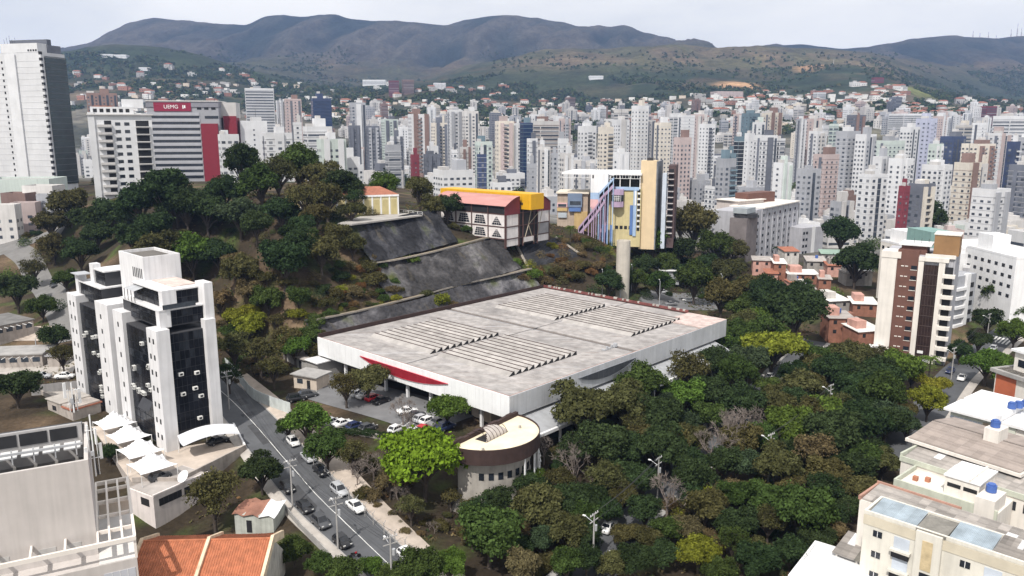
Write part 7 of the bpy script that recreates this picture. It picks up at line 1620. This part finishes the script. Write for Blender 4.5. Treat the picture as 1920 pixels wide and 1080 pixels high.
def make_tree(seed, kind):
    rs = np.random.RandomState(seed); b = MB(); zc, vr, nl, lr, nq = {'round': (1.12, .74, 19, .35, 560), 'umbrella': (1.08, .46, 21, .31, 470), 'tall': (1.7, 1.25, 21, .36, 520), 'sparse': (1.3, .64, 22, .29, 260), 'shrub': (.42, .42, 11, .40, 420)}[kind]
    cs_ = []
    for i in range(nl):
        a = 2.399963 * i + rs.uniform(-.3, .3); rr_ = math.sqrt((i + .5) / nl) * rs.uniform(.58, .86); z = vr * (.66 * (1 - rr_ * rr_ * 1.2) + rs.uniform(-.55, .3))
        cs_.append((rr_ * math.cos(a), rr_ * math.sin(a), zc + z, lr * rs.uniform(.72, 1.2)))
    th = zc - vr * .55
    if kind != 'shrub':
        b.tube((0, 0, -.15), (rs.uniform(-.04, .04), rs.uniform(-.04, .04), th * .55), .075, .055, n=7, cap=False)
        for (x, y, z, r_) in cs_:
            m0 = np.array((x * .35, y * .35, th * .55 + (z - th * .55) * .45)); b.tube((0, 0, th * .5), m0, .045, .03, n=5, cap=False); b.tube(m0, (x, y, z), .03, .012, n=4, cap=False)
            if kind == 'sparse':
                for _ in range(4): e_ = np.array((x, y, z)) + rs.normal(0, lr * .5, 3); b.tube((x, y, z), e_, .012, .004, n=3, cap=False)
    else:
        for k in range(6): a = k * 1.05; b.tube((0, 0, -.1), (.4 * math.cos(a), .4 * math.sin(a), .4), .03, .012, n=4, cap=False)
    P, Nn = [], []
    for (x, y, z, r_) in cs_:
        nc = nq // 8; d = unitv(rs.normal(0, 1, (nc * 3, 3)) + np.array([0, 0, .35])); d = d[d[:, 2] > -.45][:nc]
        for u in d:
            c = np.array((x, y, z)) + u * r_ * rs.uniform(.72, 1.08) * np.array((1, 1, .78 if kind != 'umbrella' else .5)); k = 8 if kind != 'sparse' else 5
            P.append(c + rs.normal(0, .062, (k, 3))); Nn.append(np.tile(u, (k, 1)))
    P = np.concatenate(P); Nn = np.concatenate(Nn); s0, s1 = (.026, .062) if kind != 'sparse' else (.024, .05)
    return b.mesh('trunk', wood, True), quads_mesh('crown', *leaf_quads(rs, P, Nn, s0, s1), leafm), zc
def make_bare(seed):
    rs = np.random.RandomState(seed); b = MB(); ends = []
    b.tube((0, 0, -.15), (0, 0, .7), .07, .055, n=6, cap=False)
    for k in range(5): a = k * 1.257 + rs.uniform(-.3, .3); limb(b, np.array((0, 0, .6 + .06 * k)), unitv(np.array([[math.cos(a) * .75, math.sin(a) * .75, .9]]))[0], .55, .04, 3, rs, .5, ends)
    me = b.mesh('trunk', mat('pale_bark', (.17, .14, .125), .95, .25, 1.2)); tb = MB()
    for (q, d) in ends:
        for _ in range(5): e_ = q + unitv((d + rs.normal(0, .7, 3))[None])[0] * rs.uniform(.12, .3); tb.tube(q, e_, .011, .005, n=3, cap=False)
    return me, tb.mesh('twigs', mat('twig', (.16, .135, .12), .95, .2, 1)), 1.4
def make_palm(seed):
    rs = np.random.RandomState(seed); b = MB(); b.tube((0, 0, -.1), (.03, .02, 2.2), .07, .05, n=7, cap=False); P = []; T = []; B_ = []
    for k in range(22):
        a = k * 2.4; el = rs.uniform(-.2, 1.0); L_ = rs.uniform(.8, 1.05); prev = None
        for i in range(9):
            t = i / 8; x = L_ * t * math.cos(el * (1 - t * .4)); z = 2.2 + L_ * t * math.sin(el) - .75 * t * t; c = np.array((x * math.cos(a), x * math.sin(a), z)); side = np.array((-math.sin(a), math.cos(a), -.5)) * .11 * (1 - t * .6)
            for s_ in (-1, 1): P.append(c + side * s_ * np.array((1, 1, s_ * 1.0))); T.append(np.array((math.cos(a), math.sin(a), -.3)) * .045); B_.append(side * np.array((1, 1, 1 if s_ > 0 else -1)))
    return b.mesh('trunk', wood, True), quads_mesh('crown', np.array(P), np.array(T), np.array(B_), leafm), 2.2
PROTO = {'round': [make_tree(s_, 'round') for s_ in (1, 2, 3, 4)], 'umbrella': [make_tree(s_, 'umbrella') for s_ in (11, 12)], 'tall': [make_tree(s_, 'tall') for s_ in (21, 22)], 'sparse': [make_tree(s_, 'sparse') for s_ in (31, 32, 33)], 'shrub': [make_tree(s_, 'shrub') for s_ in (41, 42, 43)], 'bare': [make_bare(s_) for s_ in (51, 52)], 'palm': [make_palm(61)]}
TC = {'D': (.034, .052, .021), 'M': (.052, .078, .022), 'L': (.075, .118, .024), 'Y': (.165, .170, .024), 'O': (.078, .074, .030), 'G': (.115, .190, .018), 'T': (.125, .098, .050), 'C': (.044, .066, .034), 'B': (.1, .1, .1), 'R': (.135, .078, .034)}
TN = {'D': 'dark green', 'M': 'mid-green', 'L': 'fresh green', 'Y': 'yellow-green', 'O': 'olive-brown', 'G': 'lime green', 'T': 'dry tan', 'C': 'bluish green', 'B': 'grey leafless', 'R': 'rusty brown'}
tr_ = random.Random(5); TREES = []; PLANTS = []
KN = {'round': 'round-crowned tree', 'umbrella': 'flat-topped tree', 'tall': 'tall tree', 'sparse': 'thin-leaved tree', 'shrub': 'shrub', 'bare': 'bare tree', 'palm': 'palm tree'}
def plant_at(x, y, z, rm, kind, colk, label=None, group='trees', squash=1.0):
    v = tr_.randrange(len(PROTO[kind])); tm, cm, zc = PROTO[kind][v]; c = TC[colk]; f = tr_.uniform(.82, 1.2)
    e = empty('shrub' if kind == 'shrub' else 'palm_tree' if kind == 'palm' else 'tree', (x, y, z - .1), tr_.uniform(0, 6.28)); e.scale = (rm, rm, rm * squash * tr_.uniform(.92, 1.1))
    link('trunk' if kind != 'shrub' else 'stems', tm, e); o = link('crown' if kind != 'bare' else 'twigs', cm, e)
    if kind == 'bare': stuff(o)
    o = o; o.color = (c[0] * f * tr_.uniform(.9, 1.1), c[1] * f, c[2] * f, 1); TREES.append((x, y, rm))
    PLANTS.append((e, kind == 'shrub', rm / max(y, 1), rm, x, y, TC[colk], bool(label) or kind in ('bare', 'palm')))
    if label: tag(e, label, 'tree' if kind != 'shrub' else 'shrub', group)
    else: queue(e, f"{TN[colk]} {KN[kind]}" if kind not in ('bare', 'palm') else ('leafless grey-twigged tree' if kind == 'bare' else 'green palm tree'), 'tree' if kind != 'shrub' else 'shrub', group)
    return e
def tree(cx, cy, rpx, kind, colk, label=None, group='trees around the hall', dmax=700):
    zc = PROTO[kind][0][2]; u = cx - 960; v = cy - 540; Y, Z = F * CP - v * SP, -F * SP - v * CP
    D = np.geomspace(85, dmax, 300); x = u * D / Y; z = CZ + Z * D / Y; g = z - height(x, D) - zc * rpx * D / F * .98
    k = np.where(g < 0)[0]
    if len(k) == 0: return None
    k = max(k[0], 1); t = g[k - 1] / (g[k - 1] - g[k]) if g[k - 1] != g[k] else 0; d = D[k - 1] + (D[k] - D[k - 1]) * t; xx = u * d / Y
    return plant_at(xx, d, H(xx, d), rpx * d / F * 1.0, kind, colk, label, group)
r, um, ta, sp_, sh_, ba, pa = 'round', 'umbrella', 'tall', 'sparse', 'shrub', 'bare', 'palm'
tree(795, 862, 84, um, 'G', 'big lime green flat-topped tree in front of the round annex'); tree(1450, 650, 60, um, 'Y', 'large yellow-green tree right of the market hall'); tree(838, 762, 42, um, 'L', 'light green umbrella tree at the car park kiosk'); tree(1070, 425, 15, pa, 'L', 'small palm in front of the pastel wing'); tree(1745, 668, 26, pa, 'L', 'drooping palm at the foot of the brown tower'); tree(1455, 462, 11, pa, 'D', 'little palm against the grey apartment block')
tree(400, 935, 60, sp_, 'O', 'olive tree with thin crown between car deck and tiled house'); tree(490, 885, 44, r, 'D', 'dense dark tree between car deck and street'); tree(205, 850, 22, r, 'D', 'dark tree beside the white tents')
HAND = [(130,385,38,r,'O'),(95,420,32,r,'O'),(170,412,36,r,'D'),(215,402,40,r,'D'),(262,382,44,r,'D'),(310,362,44,ta,'D'),(350,392,44,r,'D'),(290,425,38,r,'D'),(388,398,42,r,'D'),(420,368,40,r,'D'),(455,318,36,ta,'D'),(450,402,44,r,'C'),(490,348,42,r,'M'),(520,332,40,sp_,'O'),(560,322,42,r,'M'),(602,335,40,r,'O'),(640,352,42,r,'D'),(575,378,40,sp_,'O'),(528,400,38,r,'D'),(480,425,32,r,'D'),(612,372,40,sp_,'O'),(722,347,28,r,'L'),(787,366,26,ta,'O'),(694,384,15,sp_,'O'),(705,378,16,sp_,'T'),(838,388,30,r,'D'),(862,384,22,r,'O'),(812,392,24,r,'O'),(666,372,24,sp_,'D'),(180,445,30,r,'D'),(330,385,38,r,'D'),
 (360,484,42,r,'L'),(322,455,32,r,'O'),(412,482,36,r,'D'),(450,512,36,r,'O'),(532,492,50,r,'D'),(562,455,36,r,'D'),(602,474,38,r,'O'),(632,438,28,r,'O'),(502,562,32,r,'M'),(440,592,28,um,'Y'),(412,565,26,r,'T'),(560,560,26,r,'M'),(470,545,28,r,'T'),(285,470,34,r,'O'),(250,455,34,r,'D'),
 (100,465,30,r,'O'),(150,478,34,r,'D'),(62,505,28,sp_,'O'),(122,522,24,r,'M'),(30,548,38,r,'D'),(78,575,28,r,'M'),(102,632,30,r,'D'),(116,668,28,sp_,'O'),(30,722,44,r,'D'),(130,505,20,r,'M'),(15,500,20,r,'L'),(75,455,20,sp_,'O'),(10,420,20,r,'D'),(45,440,16,sp_,'M'),(110,560,20,r,'D'),
 (438,652,38,sp_,'O'),(486,664,42,sp_,'O'),(534,640,36,sp_,'O'),(470,614,32,r,'Y'),(552,655,32,r,'L'),(428,702,32,sp_,'D'),(512,690,34,sp_,'O'),(575,632,28,r,'M'),(590,660,24,r,'O'),
 (690,712,44,um,'O'),(648,724,36,sp_,'O'),(575,792,46,r,'L'),(612,842,44,r,'M'),(660,852,36,sp_,'O'),(540,800,26,r,'M'),(755,768,24,ba,'B'),(768,790,20,ba,'B'),(700,868,30,ba,'B'),(730,905,30,sp_,'T'),(700,930,22,sh_,'T'),(770,950,34,sp_,'O'),
 (550,1030,36,r,'M'),(600,1062,32,r,'M'),(645,1076,40,r,'M'),(695,1064,26,r,'L'),(790,1066,46,r,'M'),(842,1062,36,r,'L'),(735,1082,34,r,'M'),
 (918,1000,72,r,'M'),(1002,900,24,r,'L'),(1010,962,56,r,'O'),(1062,1000,46,r,'O'),(1100,932,42,r,'D'),(1078,872,40,ba,'B'),(1052,905,36,sp_,'O'),(980,1062,40,r,'T'),(1100,1050,36,r,'D'),(1190,1050,40,r,'D'),(940,905,16,sh_,'L'),(1090,772,66,r,'O'),(1172,762,56,r,'O'),(1202,724,50,r,'M'),(1130,832,56,r,'D'),(1230,782,50,r,'D'),(1282,742,44,r,'L'),(1240,852,54,r,'D'),(1332,832,40,ba,'B'),(1402,792,42,ba,'B'),(1362,812,44,ba,'B'),(1300,902,46,r,'D'),(1252,922,44,ba,'B'),(1332,942,32,r,'Y'),(1272,952,20,r,'Y'),(1310,1032,48,um,'Y'),(1245,1040,34,r,'D'),(1380,982,46,r,'D'),(1440,942,46,r,'M'),(1460,882,50,r,'O'),(1502,962,66,r,'M'),(1532,1012,38,r,'D'),(1420,1052,46,r,'D'),(1352,1074,38,r,'M'),(1482,1042,38,r,'D'),(1552,892,46,r,'O'),(1602,872,42,r,'D'),(1640,852,32,r,'D'),(1205,905,36,r,'D'),(1180,850,40,r,'D'),(1020,840,26,ba,'B'),
 (1380,628,38,r,'M'),(1422,602,42,um,'L'),(1490,586,60,r,'D'),(1442,574,42,r,'D'),(1342,682,38,r,'D'),(1382,702,38,r,'M'),(1332,742,42,r,'D'),(1532,672,36,r,'M'),(1562,702,42,r,'D'),(1610,732,42,r,'D'),(1652,694,38,r,'D'),(1692,692,42,r,'L'),(1710,706,28,um,'Y'),(1756,722,28,um,'Y'),(1740,756,36,r,'Y'),(1652,742,46,r,'M'),(1522,722,32,r,'O'),(1542,772,52,um,'L'),(1482,802,50,r,'L'),(1562,822,56,r,'D'),(1622,792,54,r,'D'),(1662,792,42,r,'D'),(1700,802,28,r,'C'),(1312,662,30,um,'M'),(1395,660,34,r,'M'),(1440,720,30,um,'M'),(1350,640,30,r,'L'),
 (1850,682,42,um,'L'),(1880,694,34,r,'L'),(1852,604,28,r,'D'),(1882,562,36,r,'M'),(1902,622,32,r,'L'),(1835,642,24,r,'D'),(1800,660,24,r,'D'),(1910,580,30,r,'M'),
 (1577,442,36,r,'D'),(1606,494,46,r,'D'),(1642,442,22,r,'M'),(1736,412,38,r,'D'),(1565,536,21,r,'L'),(1302,432,42,r,'O'),(1342,462,36,r,'M'),(1376,474,28,r,'O'),(1276,422,32,r,'O'),(1272,472,32,r,'D'),(1322,502,28,r,'D'),(1302,532,38,r,'M'),(1366,506,34,r,'O'),(1410,542,36,r,'O'),(1442,548,40,r,'D'),(1352,562,36,r,'O'),(1222,462,34,r,'L'),(1142,530,28,r,'D'),(1112,532,22,r,'D'),(1236,532,30,r,'M'),(1192,522,26,r,'M'),(1252,500,26,r,'M'),(1212,500,24,r,'D'),(1388,580,30,r,'M'),(1500,545,26,r,'D'),(1455,590,34,r,'D'),(1190,555,20,r,'D'),(1320,585,22,sp_,'O')]
HAND += [(1290,862,38,r,'D'),(1390,835,42,r,'O'),(1210,962,36,r,'D'),(1168,935,34,r,'O'),(1250,992,34,r,'M'),(1140,965,30,r,'D'),(1362,865,42,r,'D'),(1425,825,40,r,'M'),(1300,822,36,r,'O'),(1330,780,34,r,'M'),(1375,760,30,r,'D'),(1095,1010,34,r,'D'),(1150,1060,34,r,'O'),(1062,1062,36,r,'M'),(1215,1010,30,r,'O'),
 (935,940,34,r,'D'),(962,912,22,sp_,'M'),(990,935,28,r,'O'),(880,950,26,sp_,'O'),(1025,925,30,r,'D'),(845,935,24,sp_,'O'),(895,925,14,sh_,'M')]
for h_ in HAND: tree(*h_)
# hedge of the car park, clipped bush by bush
for k in range(11): tree(640 + k * 13, 806 + k * 1.6, 13, sh_, 'D', group='hedge bushes of the car park')
# scrub on the cut slope and in the woods
SHR = [(700,525,24,'O'),(662,546,22,'T'),(628,552,20,'O'),(772,488,17,'L'),(822,566,22,'Y'),(735,545,16,'T'),(592,602,22,'M'),(846,572,16,'T'),(800,552,14,'O'),(640,520,20,'D'),(690,500,20,'O'),(1000,515,20,'L'),(1042,512,18,'O'),(1062,500,16,'T'),(1092,498,18,'O'),(1022,528,16,'T'),(980,520,16,'T'),(1080,520,18,'O'),(1120,500,16,'T'),(1150,515,16,'D'),(965,492,13,'L'),(1130,470,16,'M'),(1100,462,14,'O'),(560,590,20,'Y'),(520,600,20,'O'),(600,570,16,'O'),(655,500,16,'T'),(850,425,12,'O'),(875,430,12,'M'),(815,420,10,'T'),(960,465,8,'M'),(940,480,8,'T'),(500,520,20,'O'),(420,610,20,'T'),(470,580,20,'Y'),(540,530,20,'O'),(400,640,18,'O')]
for (a, c, r_, k_) in SHR: tree(a, c, r_, sh_, k_, group='shrubs on the slopes')
def inside(px, py, poly):
    s_ = False; n = len(poly)
    for i in range(n):
        (x0, y0), (x1, y1) = poly[i], poly[i - 1]
        if (y0 > py) != (y1 > py) and px < (x1 - x0) * (py - y0) / (y1 - y0) + x0: s_ = not s_
    return s_
def near_road(x, y, m):
    return any((p.x - x) ** 2 + (p.y - y) ** 2 < m * m for L_ in (ST, LN, RS, LS) for p in L_[::2])
WOODS = [([(1040, 830), (1250, 720), (1420, 640), (1650, 700), (1700, 800), (1660, 900), (1600, 960), (1540, 1075), (880, 1078), (860, 980), (1000, 930)], 165, 'DDDMMOOOOOCT', (26, 48), .7),
         ([(170, 420), (440, 390), (620, 400), (690, 440), (660, 520), (560, 600), (430, 600), (405, 500), (300, 480)], 85, 'DDDMOOOT', (16, 30), .5),
         ([(1100, 500), (1300, 450), (1400, 520), (1420, 600), (1340, 570), (1180, 560)], 34, 'DDMMOO', (16, 26), .5), ([(0, 400), (110, 420), (130, 560), (0, 560)], 10, 'DMO', (14, 22), .4),
         ([(960, 500), (1060, 455), (1110, 445), (1210, 450), (1190, 545), (1040, 530)], 60, 'TTTROOMYR', (9, 17), .8), ([(640, 430), (700, 480), (760, 560), (620, 600), (560, 560), (600, 480)], 60, 'TTTROOMYR', (8, 17), .8),
         ([(600, 870), (690, 850), (760, 900), (860, 960), (880, 1040), (800, 1030), (700, 960)], 34, 'TTTOOBB', (13, 26), .4), ([(420, 600), (600, 560), (640, 600), (590, 640), (560, 700), (440, 720)], 22, 'OOTDM', (16, 26), .5)]
for poly, n, cols, (r0_, r1_), big in WOODS:
    k = 0; t_ = 0; xs = [p[0] for p in poly]; ys = [p[1] for p in poly]
    while k < n and t_ < 3000:
        t_ += 1; px, py = tr_.uniform(min(xs), max(xs)), tr_.uniform(min(ys), max(ys))
        if not inside(px, py, poly): continue
        p = hit(px, py)
        if p is None or p.y > 420 or near_road(p.x, p.y, 2.4): continue
        lx, ly = to_local((p.x, p.y), HO, HR)
        if -3 < lx < HW + 7 and -6 < ly < HL + 2: continue
        rp = tr_.uniform(r0_, r1_) * (1 if tr_.random() < big else .5); rm = rp * p.y / F
        if any((a - p.x) ** 2 + (c - p.y) ** 2 < (.52 * (rm + q)) ** 2 for a, c, q in TREES): continue
        ck = tr_.choice(cols); kd = ba if ck == 'B' else (tr_.choice((r, r, r, sp_, um)) if rm > 2.4 else sh_)
        plant_at(p.x, p.y, p.z, rm, kd, ck, group='trees and bushes filling the wooded ground'); k += 1
# ------------------------------------------------------------------ undergrowth, far woods, far roofs: masses nobody would count
def scatter_mass(name, X, Y, per, s0, s1, spread, col_fn, zlift, seed, label):
    rs = np.random.RandomState(seed); Z = height(X, Y); n = len(X); C_ = np.repeat(np.stack([X, Y, Z], 1), per, 0); u = unitv(rs.normal(0, 1, (n * per, 3))); u[:, 2] = abs(u[:, 2])
    S_ = np.repeat(spread if np.ndim(spread) else np.full(n, spread), per)[:, None]
    C_ = C_ + u * S_ * np.array((1, 1, zlift)) * rs.uniform(.5, 1, (n * per, 1)); P, T, B_ = leaf_quads(rs, C_, u, s0, s1, .6); sc_ = S_ / np.mean(S_); me = quads_mesh(name, P, T * sc_, B_ * sc_, attr_leaf)
    ca = me.color_attributes.new('tint', 'FLOAT_COLOR', 'POINT'); c = np.ones((n * per * 4, 4), np.float32); c[:, :3] = np.repeat(col_fn(X, Y, rs), per * 4, 0) * np.repeat(rs.uniform(.75, 1.25, (n * per, 1)), 4, 0); ca.data.foreach_set('color', c.ravel())
    o = link(name, me); tag(o, label, kind='stuff'); return o
attr_leaf = attrmat('far_foliage', .18, .05, .8, 0, .1)
rs = np.random.RandomState(91)
rest = []                                                            # past the 300 largest of a kind the remainder stands as one thicket
for shr in (False, True):
    L_ = sorted([p for p in PLANTS if p[1] == shr], key=lambda p: (-p[7], -p[2])); rest += [p for p in L_[300:]]
gone = {p[0].name for p in rest}; LABELQ[:] = [q for q in LABELQ if q[0].name not in gone]
for p in rest:
    for c in list(p[0].children): bpy.data.objects.remove(c)
    bpy.data.objects.remove(p[0])
RX = np.array([p[4] for p in rest]); RY = np.array([p[5] for p in rest]); RR = np.array([p[3] for p in rest]); RC = np.array([p[6] for p in rest])
scatter_mass('thicket', RX, RY, 620, .07, .16, RR * .95, lambda X, Y, r_: RC, 1.25, 33, 'small trees and bushes crowding between the larger ones')
def pick_cols(cols): return lambda X, Y, rs_: np.array([TC[c] for c in rs_.choice(list(cols), len(X))])
ux, uy = rs.uniform(-120, 110, 26000), rs.uniform(95, 330, 26000)
pxu = 960 + F * ux / uy; lx = (ux - HO.x) * math.cos(HR) + (uy - HO.y) * math.sin(HR); ly = -(ux - HO.x) * math.sin(HR) + (uy - HO.y) * math.cos(HR)
ok = ~((lx > -4) & (lx < HW + 7) & (ly > -26) & (ly < HL + 2))
sx_, sy_ = ux - SA.x, uy - SA.y; ee = sx_ * SE.x + sy_ * SE.y; nn_ = sx_ * SN.x + sy_ * SN.y
ok &= ~((ee > 4) & (ee < 92) & (nn_ > 1) & (nn_ < 43) & (rs.rand(len(ux)) < .90)); ok &= ~((ux < -55) & (uy < 182)); ok &= ~((ux > 95) & (uy > 190)); ok &= ~((ux > 42) & (uy < 135)); ok &= ~((ux < -25) & (uy < 125))
ok &= ~((ux > 20) & (uy > 255) & (ux < 60) & (uy < 300)); ok &= ~((pxu > 1085) & (pxu < 1260) & (uy > 300)); ok &= ~((pxu > 540) & (pxu < 760) & (uy > 246)); ok &= fbm(ux, uy, 11, 71, 3) > .40
for L_ in (ST, LN, RS, LS):
    A_ = np.array([(p.x, p.y) for p in L_[::2]]); m_ = 9 if L_ is ST else 6
    dmin = np.min((ux[:, None] - A_[None, :, 0]) ** 2 + (uy[:, None] - A_[None, :, 1]) ** 2, 1); ok &= dmin > m_ * m_
A_ = np.array([(p.x, p.y) for p in [hit(*c) for c in ((552, 742), (800, 822), (898, 778), (620, 695))]]); q = np.ones(len(ux), bool)
for i in range(4): a, c = A_[i], A_[(i + 1) % 4]; q &= ((c[0] - a[0]) * (uy - a[1]) - (c[1] - a[1]) * (ux - a[0])) > 0
ok &= ~q
ux, uy = ux[ok], uy[ok]
scatter_mass('undergrowth', ux, uy, 6, .10, .26, .55, pick_cols('OOTTTRMD'), .8, 3, 'dry weeds and scrub covering the open ground')
def far_pts(n, xa, xb, ya, yb, seed, fn=None):
    rs_ = np.random.RandomState(seed); out = []
    for _ in range(n):
        p = hit(rs_.uniform(xa, xb), rs_.uniform(ya, yb), 800)
        if p is not None and p.y < 4000: out.append((p.x, p.y))
    return np.array(out)
ctp = []; t_ = 0
while len(ctp) < 150 and t_ < 9000:                                   # street trees seen only as dark tufts between the far blocks
    t_ += 1; D = tr_.uniform(370, 1150); px = tr_.uniform(130, 1930); x = (px - 960) * D / F
    if (px < 640 and D < 480) or not free(x, D, 3.6): continue
    ctp.append((x, D)); FOOT.append((x, D, 4))
ctp = np.array(ctp); scatter_mass('city_greenery', ctp[:, 0], ctp[:, 1], 420, .35, .75, tr_.uniform(5, 6) + np.random.RandomState(6).uniform(-1.5, 2, len(ctp)), pick_cols('DDDMO'), 1.5, 21, 'dark street trees tucked between the city blocks')
fp = np.concatenate([far_pts(1000, -40, 660, 100, 215, 1), far_pts(700, 640, 1270, 150, 215, 2), far_pts(500, 1690, 1960, 130, 215, 3), far_pts(700, 1200, 1800, 165, 250, 4), far_pts(500, 640, 1200, 185, 260, 5), far_pts(260, 900, 1700, 100, 170, 6)])
rs2 = np.random.RandomState(4); fp = np.repeat(fp, 6, 0) + rs2.normal(0, 30, (len(fp) * 6, 2)); fp = fp[fbm(fp[:, 0], fp[:, 1], 120, 61, 3) > .455]; FA = np.array([(a, c, q) for a, c, q in FOOT if c > 700])
keep_ = np.array([np.all((FA[:, 0] - a) ** 2 + (FA[:, 1] - c) ** 2 > (FA[:, 2] * .7) ** 2) for a, c in fp]); fp = fp[keep_]
scatter_mass('forest', fp[:, 0], fp[:, 1], 16, 1.3, 2.6, rs2.uniform(3.5, 7.5, len(fp)), pick_cols('DDDDMO'), 1.25, 8, 'dark woodland covering the far slopes')
# far roofs between the counted houses, one mass
rsf = np.random.RandomState(17); b = MB(); wm_ = [hwall[0], hwall[1], hwall[3], tile_red, CW['o']]; nfar = 0
for (xa, xb, ya, yb, n) in ((1180, 1700, 180, 245, 210), (640, 1180, 192, 240, 150), (130, 640, 150, 230, 90), (1690, 1960, 200, 240, 50)):
    for _ in range(n):
        p = hit(rsf.uniform(xa, xb), rsf.uniform(ya, yb), 900)
        if p is None or p.y > 2500 or not free(p.x, p.y, 6): continue
        w, d, h = rsf.uniform(4, 8), rsf.uniform(4, 6), rsf.uniform(4, 9); c_ = rsf.choice((0, 0, 0, 1, 2)); a = rsf.uniform(-.5, .6); ca, sa_ = math.cos(a), math.sin(a)
        pts = [(p.x + x * ca - y * sa_, p.y + x * sa_ + y * ca) for x, y in ((-w, -d), (w, -d), (w, d), (-w, d))]; b.prism(pts, p.z - 5, p.z + h, int(c_), int(rsf.choice((3, 4, 4, 4, 2))), False); nfar += 1
tag(b.obj('far_houses', wm_), 'small far roofs packed between the houses of the slopes', kind='stuff')
# ------------------------------------------------------------------ the air over the valley
hz = MB().box(-5200, 5200, -120, 6400, -40, 640)
hm = bpy.data.materials.new('haze'); hm.use_nodes = True; t = hm.node_tree; t.nodes.clear()
pv = N(t, 'ShaderNodeVolumePrincipled'); pv.inputs['Color'].default_value = (.38, .57, 1.0, 1); pv.inputs['Density'].default_value = HAZE; pv.inputs['Anisotropy'].default_value = .25
ou = N(t, 'ShaderNodeOutputMaterial'); t.links.new(pv.outputs[0], ou.inputs['Volume'])
hzo = hz.obj('haze', hm); hzo['kind'] = 'stuff'
# ------------------------------------------------------------------ wording: each thing told apart by what it stands next to
LM = [('blue glass tower', 600, 210), ('banded college', 345, 250), ('slab tower', 65, 200), ('balcony block', 210, 300), ('yellow house', 690, 385), ('red-roofed hall', 930, 400), ('beige tower', 1210, 340), ('pastel stair', 1130, 400), ('water tower', 1166, 500),
      ('grey-white box building', 850, 335), ('tall slim white tower', 1200, 240), ('banded white slab', 486, 195), ('dark glass tower', 987, 250), ('brown banded tower', 1024, 256), ('cream twin tower', 1243, 262), ('framed dark tower', 1436, 298), ('white blank slab', 1406, 292), ('pink-brown tower', 1550, 315), ('navy tower', 1788, 290), ('lilac tower', 1738, 262), ('maroon slab', 1696, 376),
      ('cream striped tower', 1815, 338), ('red knoll houses', 745, 160), ('bare earth cut', 1370, 158), ('peak red house', 1646, 152), ('left hill villa', 215, 120), ('foot-of-mountain institution', 703, 152), ('wooded estate', 1126, 156), ('green bank', 1700, 222), ('single mast', 1560, 130), ('right edge mansion', 1854, 206), ('grey apartment block', 1448, 430), ('brown tower', 1700, 560), ('stepped white building', 1835, 460),
      ('brick houses', 1510, 510), ('hall roof', 980, 640), ('round annex', 925, 830), ('office tower', 270, 640), ('car deck', 330, 860), ('tiled house', 390, 1030), ('cream block', 90, 960), ('car park', 700, 770), ('street', 640, 960), ('cut slope', 800, 480), ('far car park', 1270, 555), ('cream flats', 1760, 1020), ('terrace flats', 1770, 910), ('white-roofed house', 1840, 760), ('lower right street', 1150, 1010), ('shaded lane', 1430, 740), ('garage row', 1650, 1040), ('hilltop path', 560, 420), ('left side road', 40, 470), ('low left lots', 50, 650), ('stair rail of the annex', 990, 900)]
ORD = ['nearest', 'second', 'third', 'fourth', 'fifth', 'sixth', 'seventh', 'eighth', 'ninth', 'tenth', 'eleventh', 'twelfth', 'thirteenth', 'fourteenth', 'fifteenth', 'sixteenth', 'seventeenth', 'eighteenth', 'nineteenth', 'twentieth']
bins = {}
for (o, ds, ct, gp_) in LABELQ:
    q = proj(o.location); best = min(LM, key=lambda l: (l[1] - q[0]) ** 2 + ((l[2] - q[1]) * 1.6) ** 2)
    dx, dy = q[0] - best[1], q[1] - best[2]
    rel = ('left of' if dx < 0 else 'right of') if abs(dx) > abs(dy) * 1.2 else ('above' if dy < 0 else 'below')
    bins.setdefault((ds, rel, best[0]), []).append((math.hypot(dx, dy), o, ct, gp_))
for (ds, rel, lm_n), L_ in bins.items():
    L_.sort(key=lambda a: a[0])
    for i, (_, o, ct, gp_) in enumerate(L_):
        if len(L_) == 1: lab = f"{ds} {rel} the {lm_n}"
        else: lab = f"{ds} {rel} the {lm_n}, {'nearest to' if i == 0 else (ORD[i] if i < 20 else str(i + 1) + 'th') + ' from'} it"
        tag(o, lab, ct, gp_)
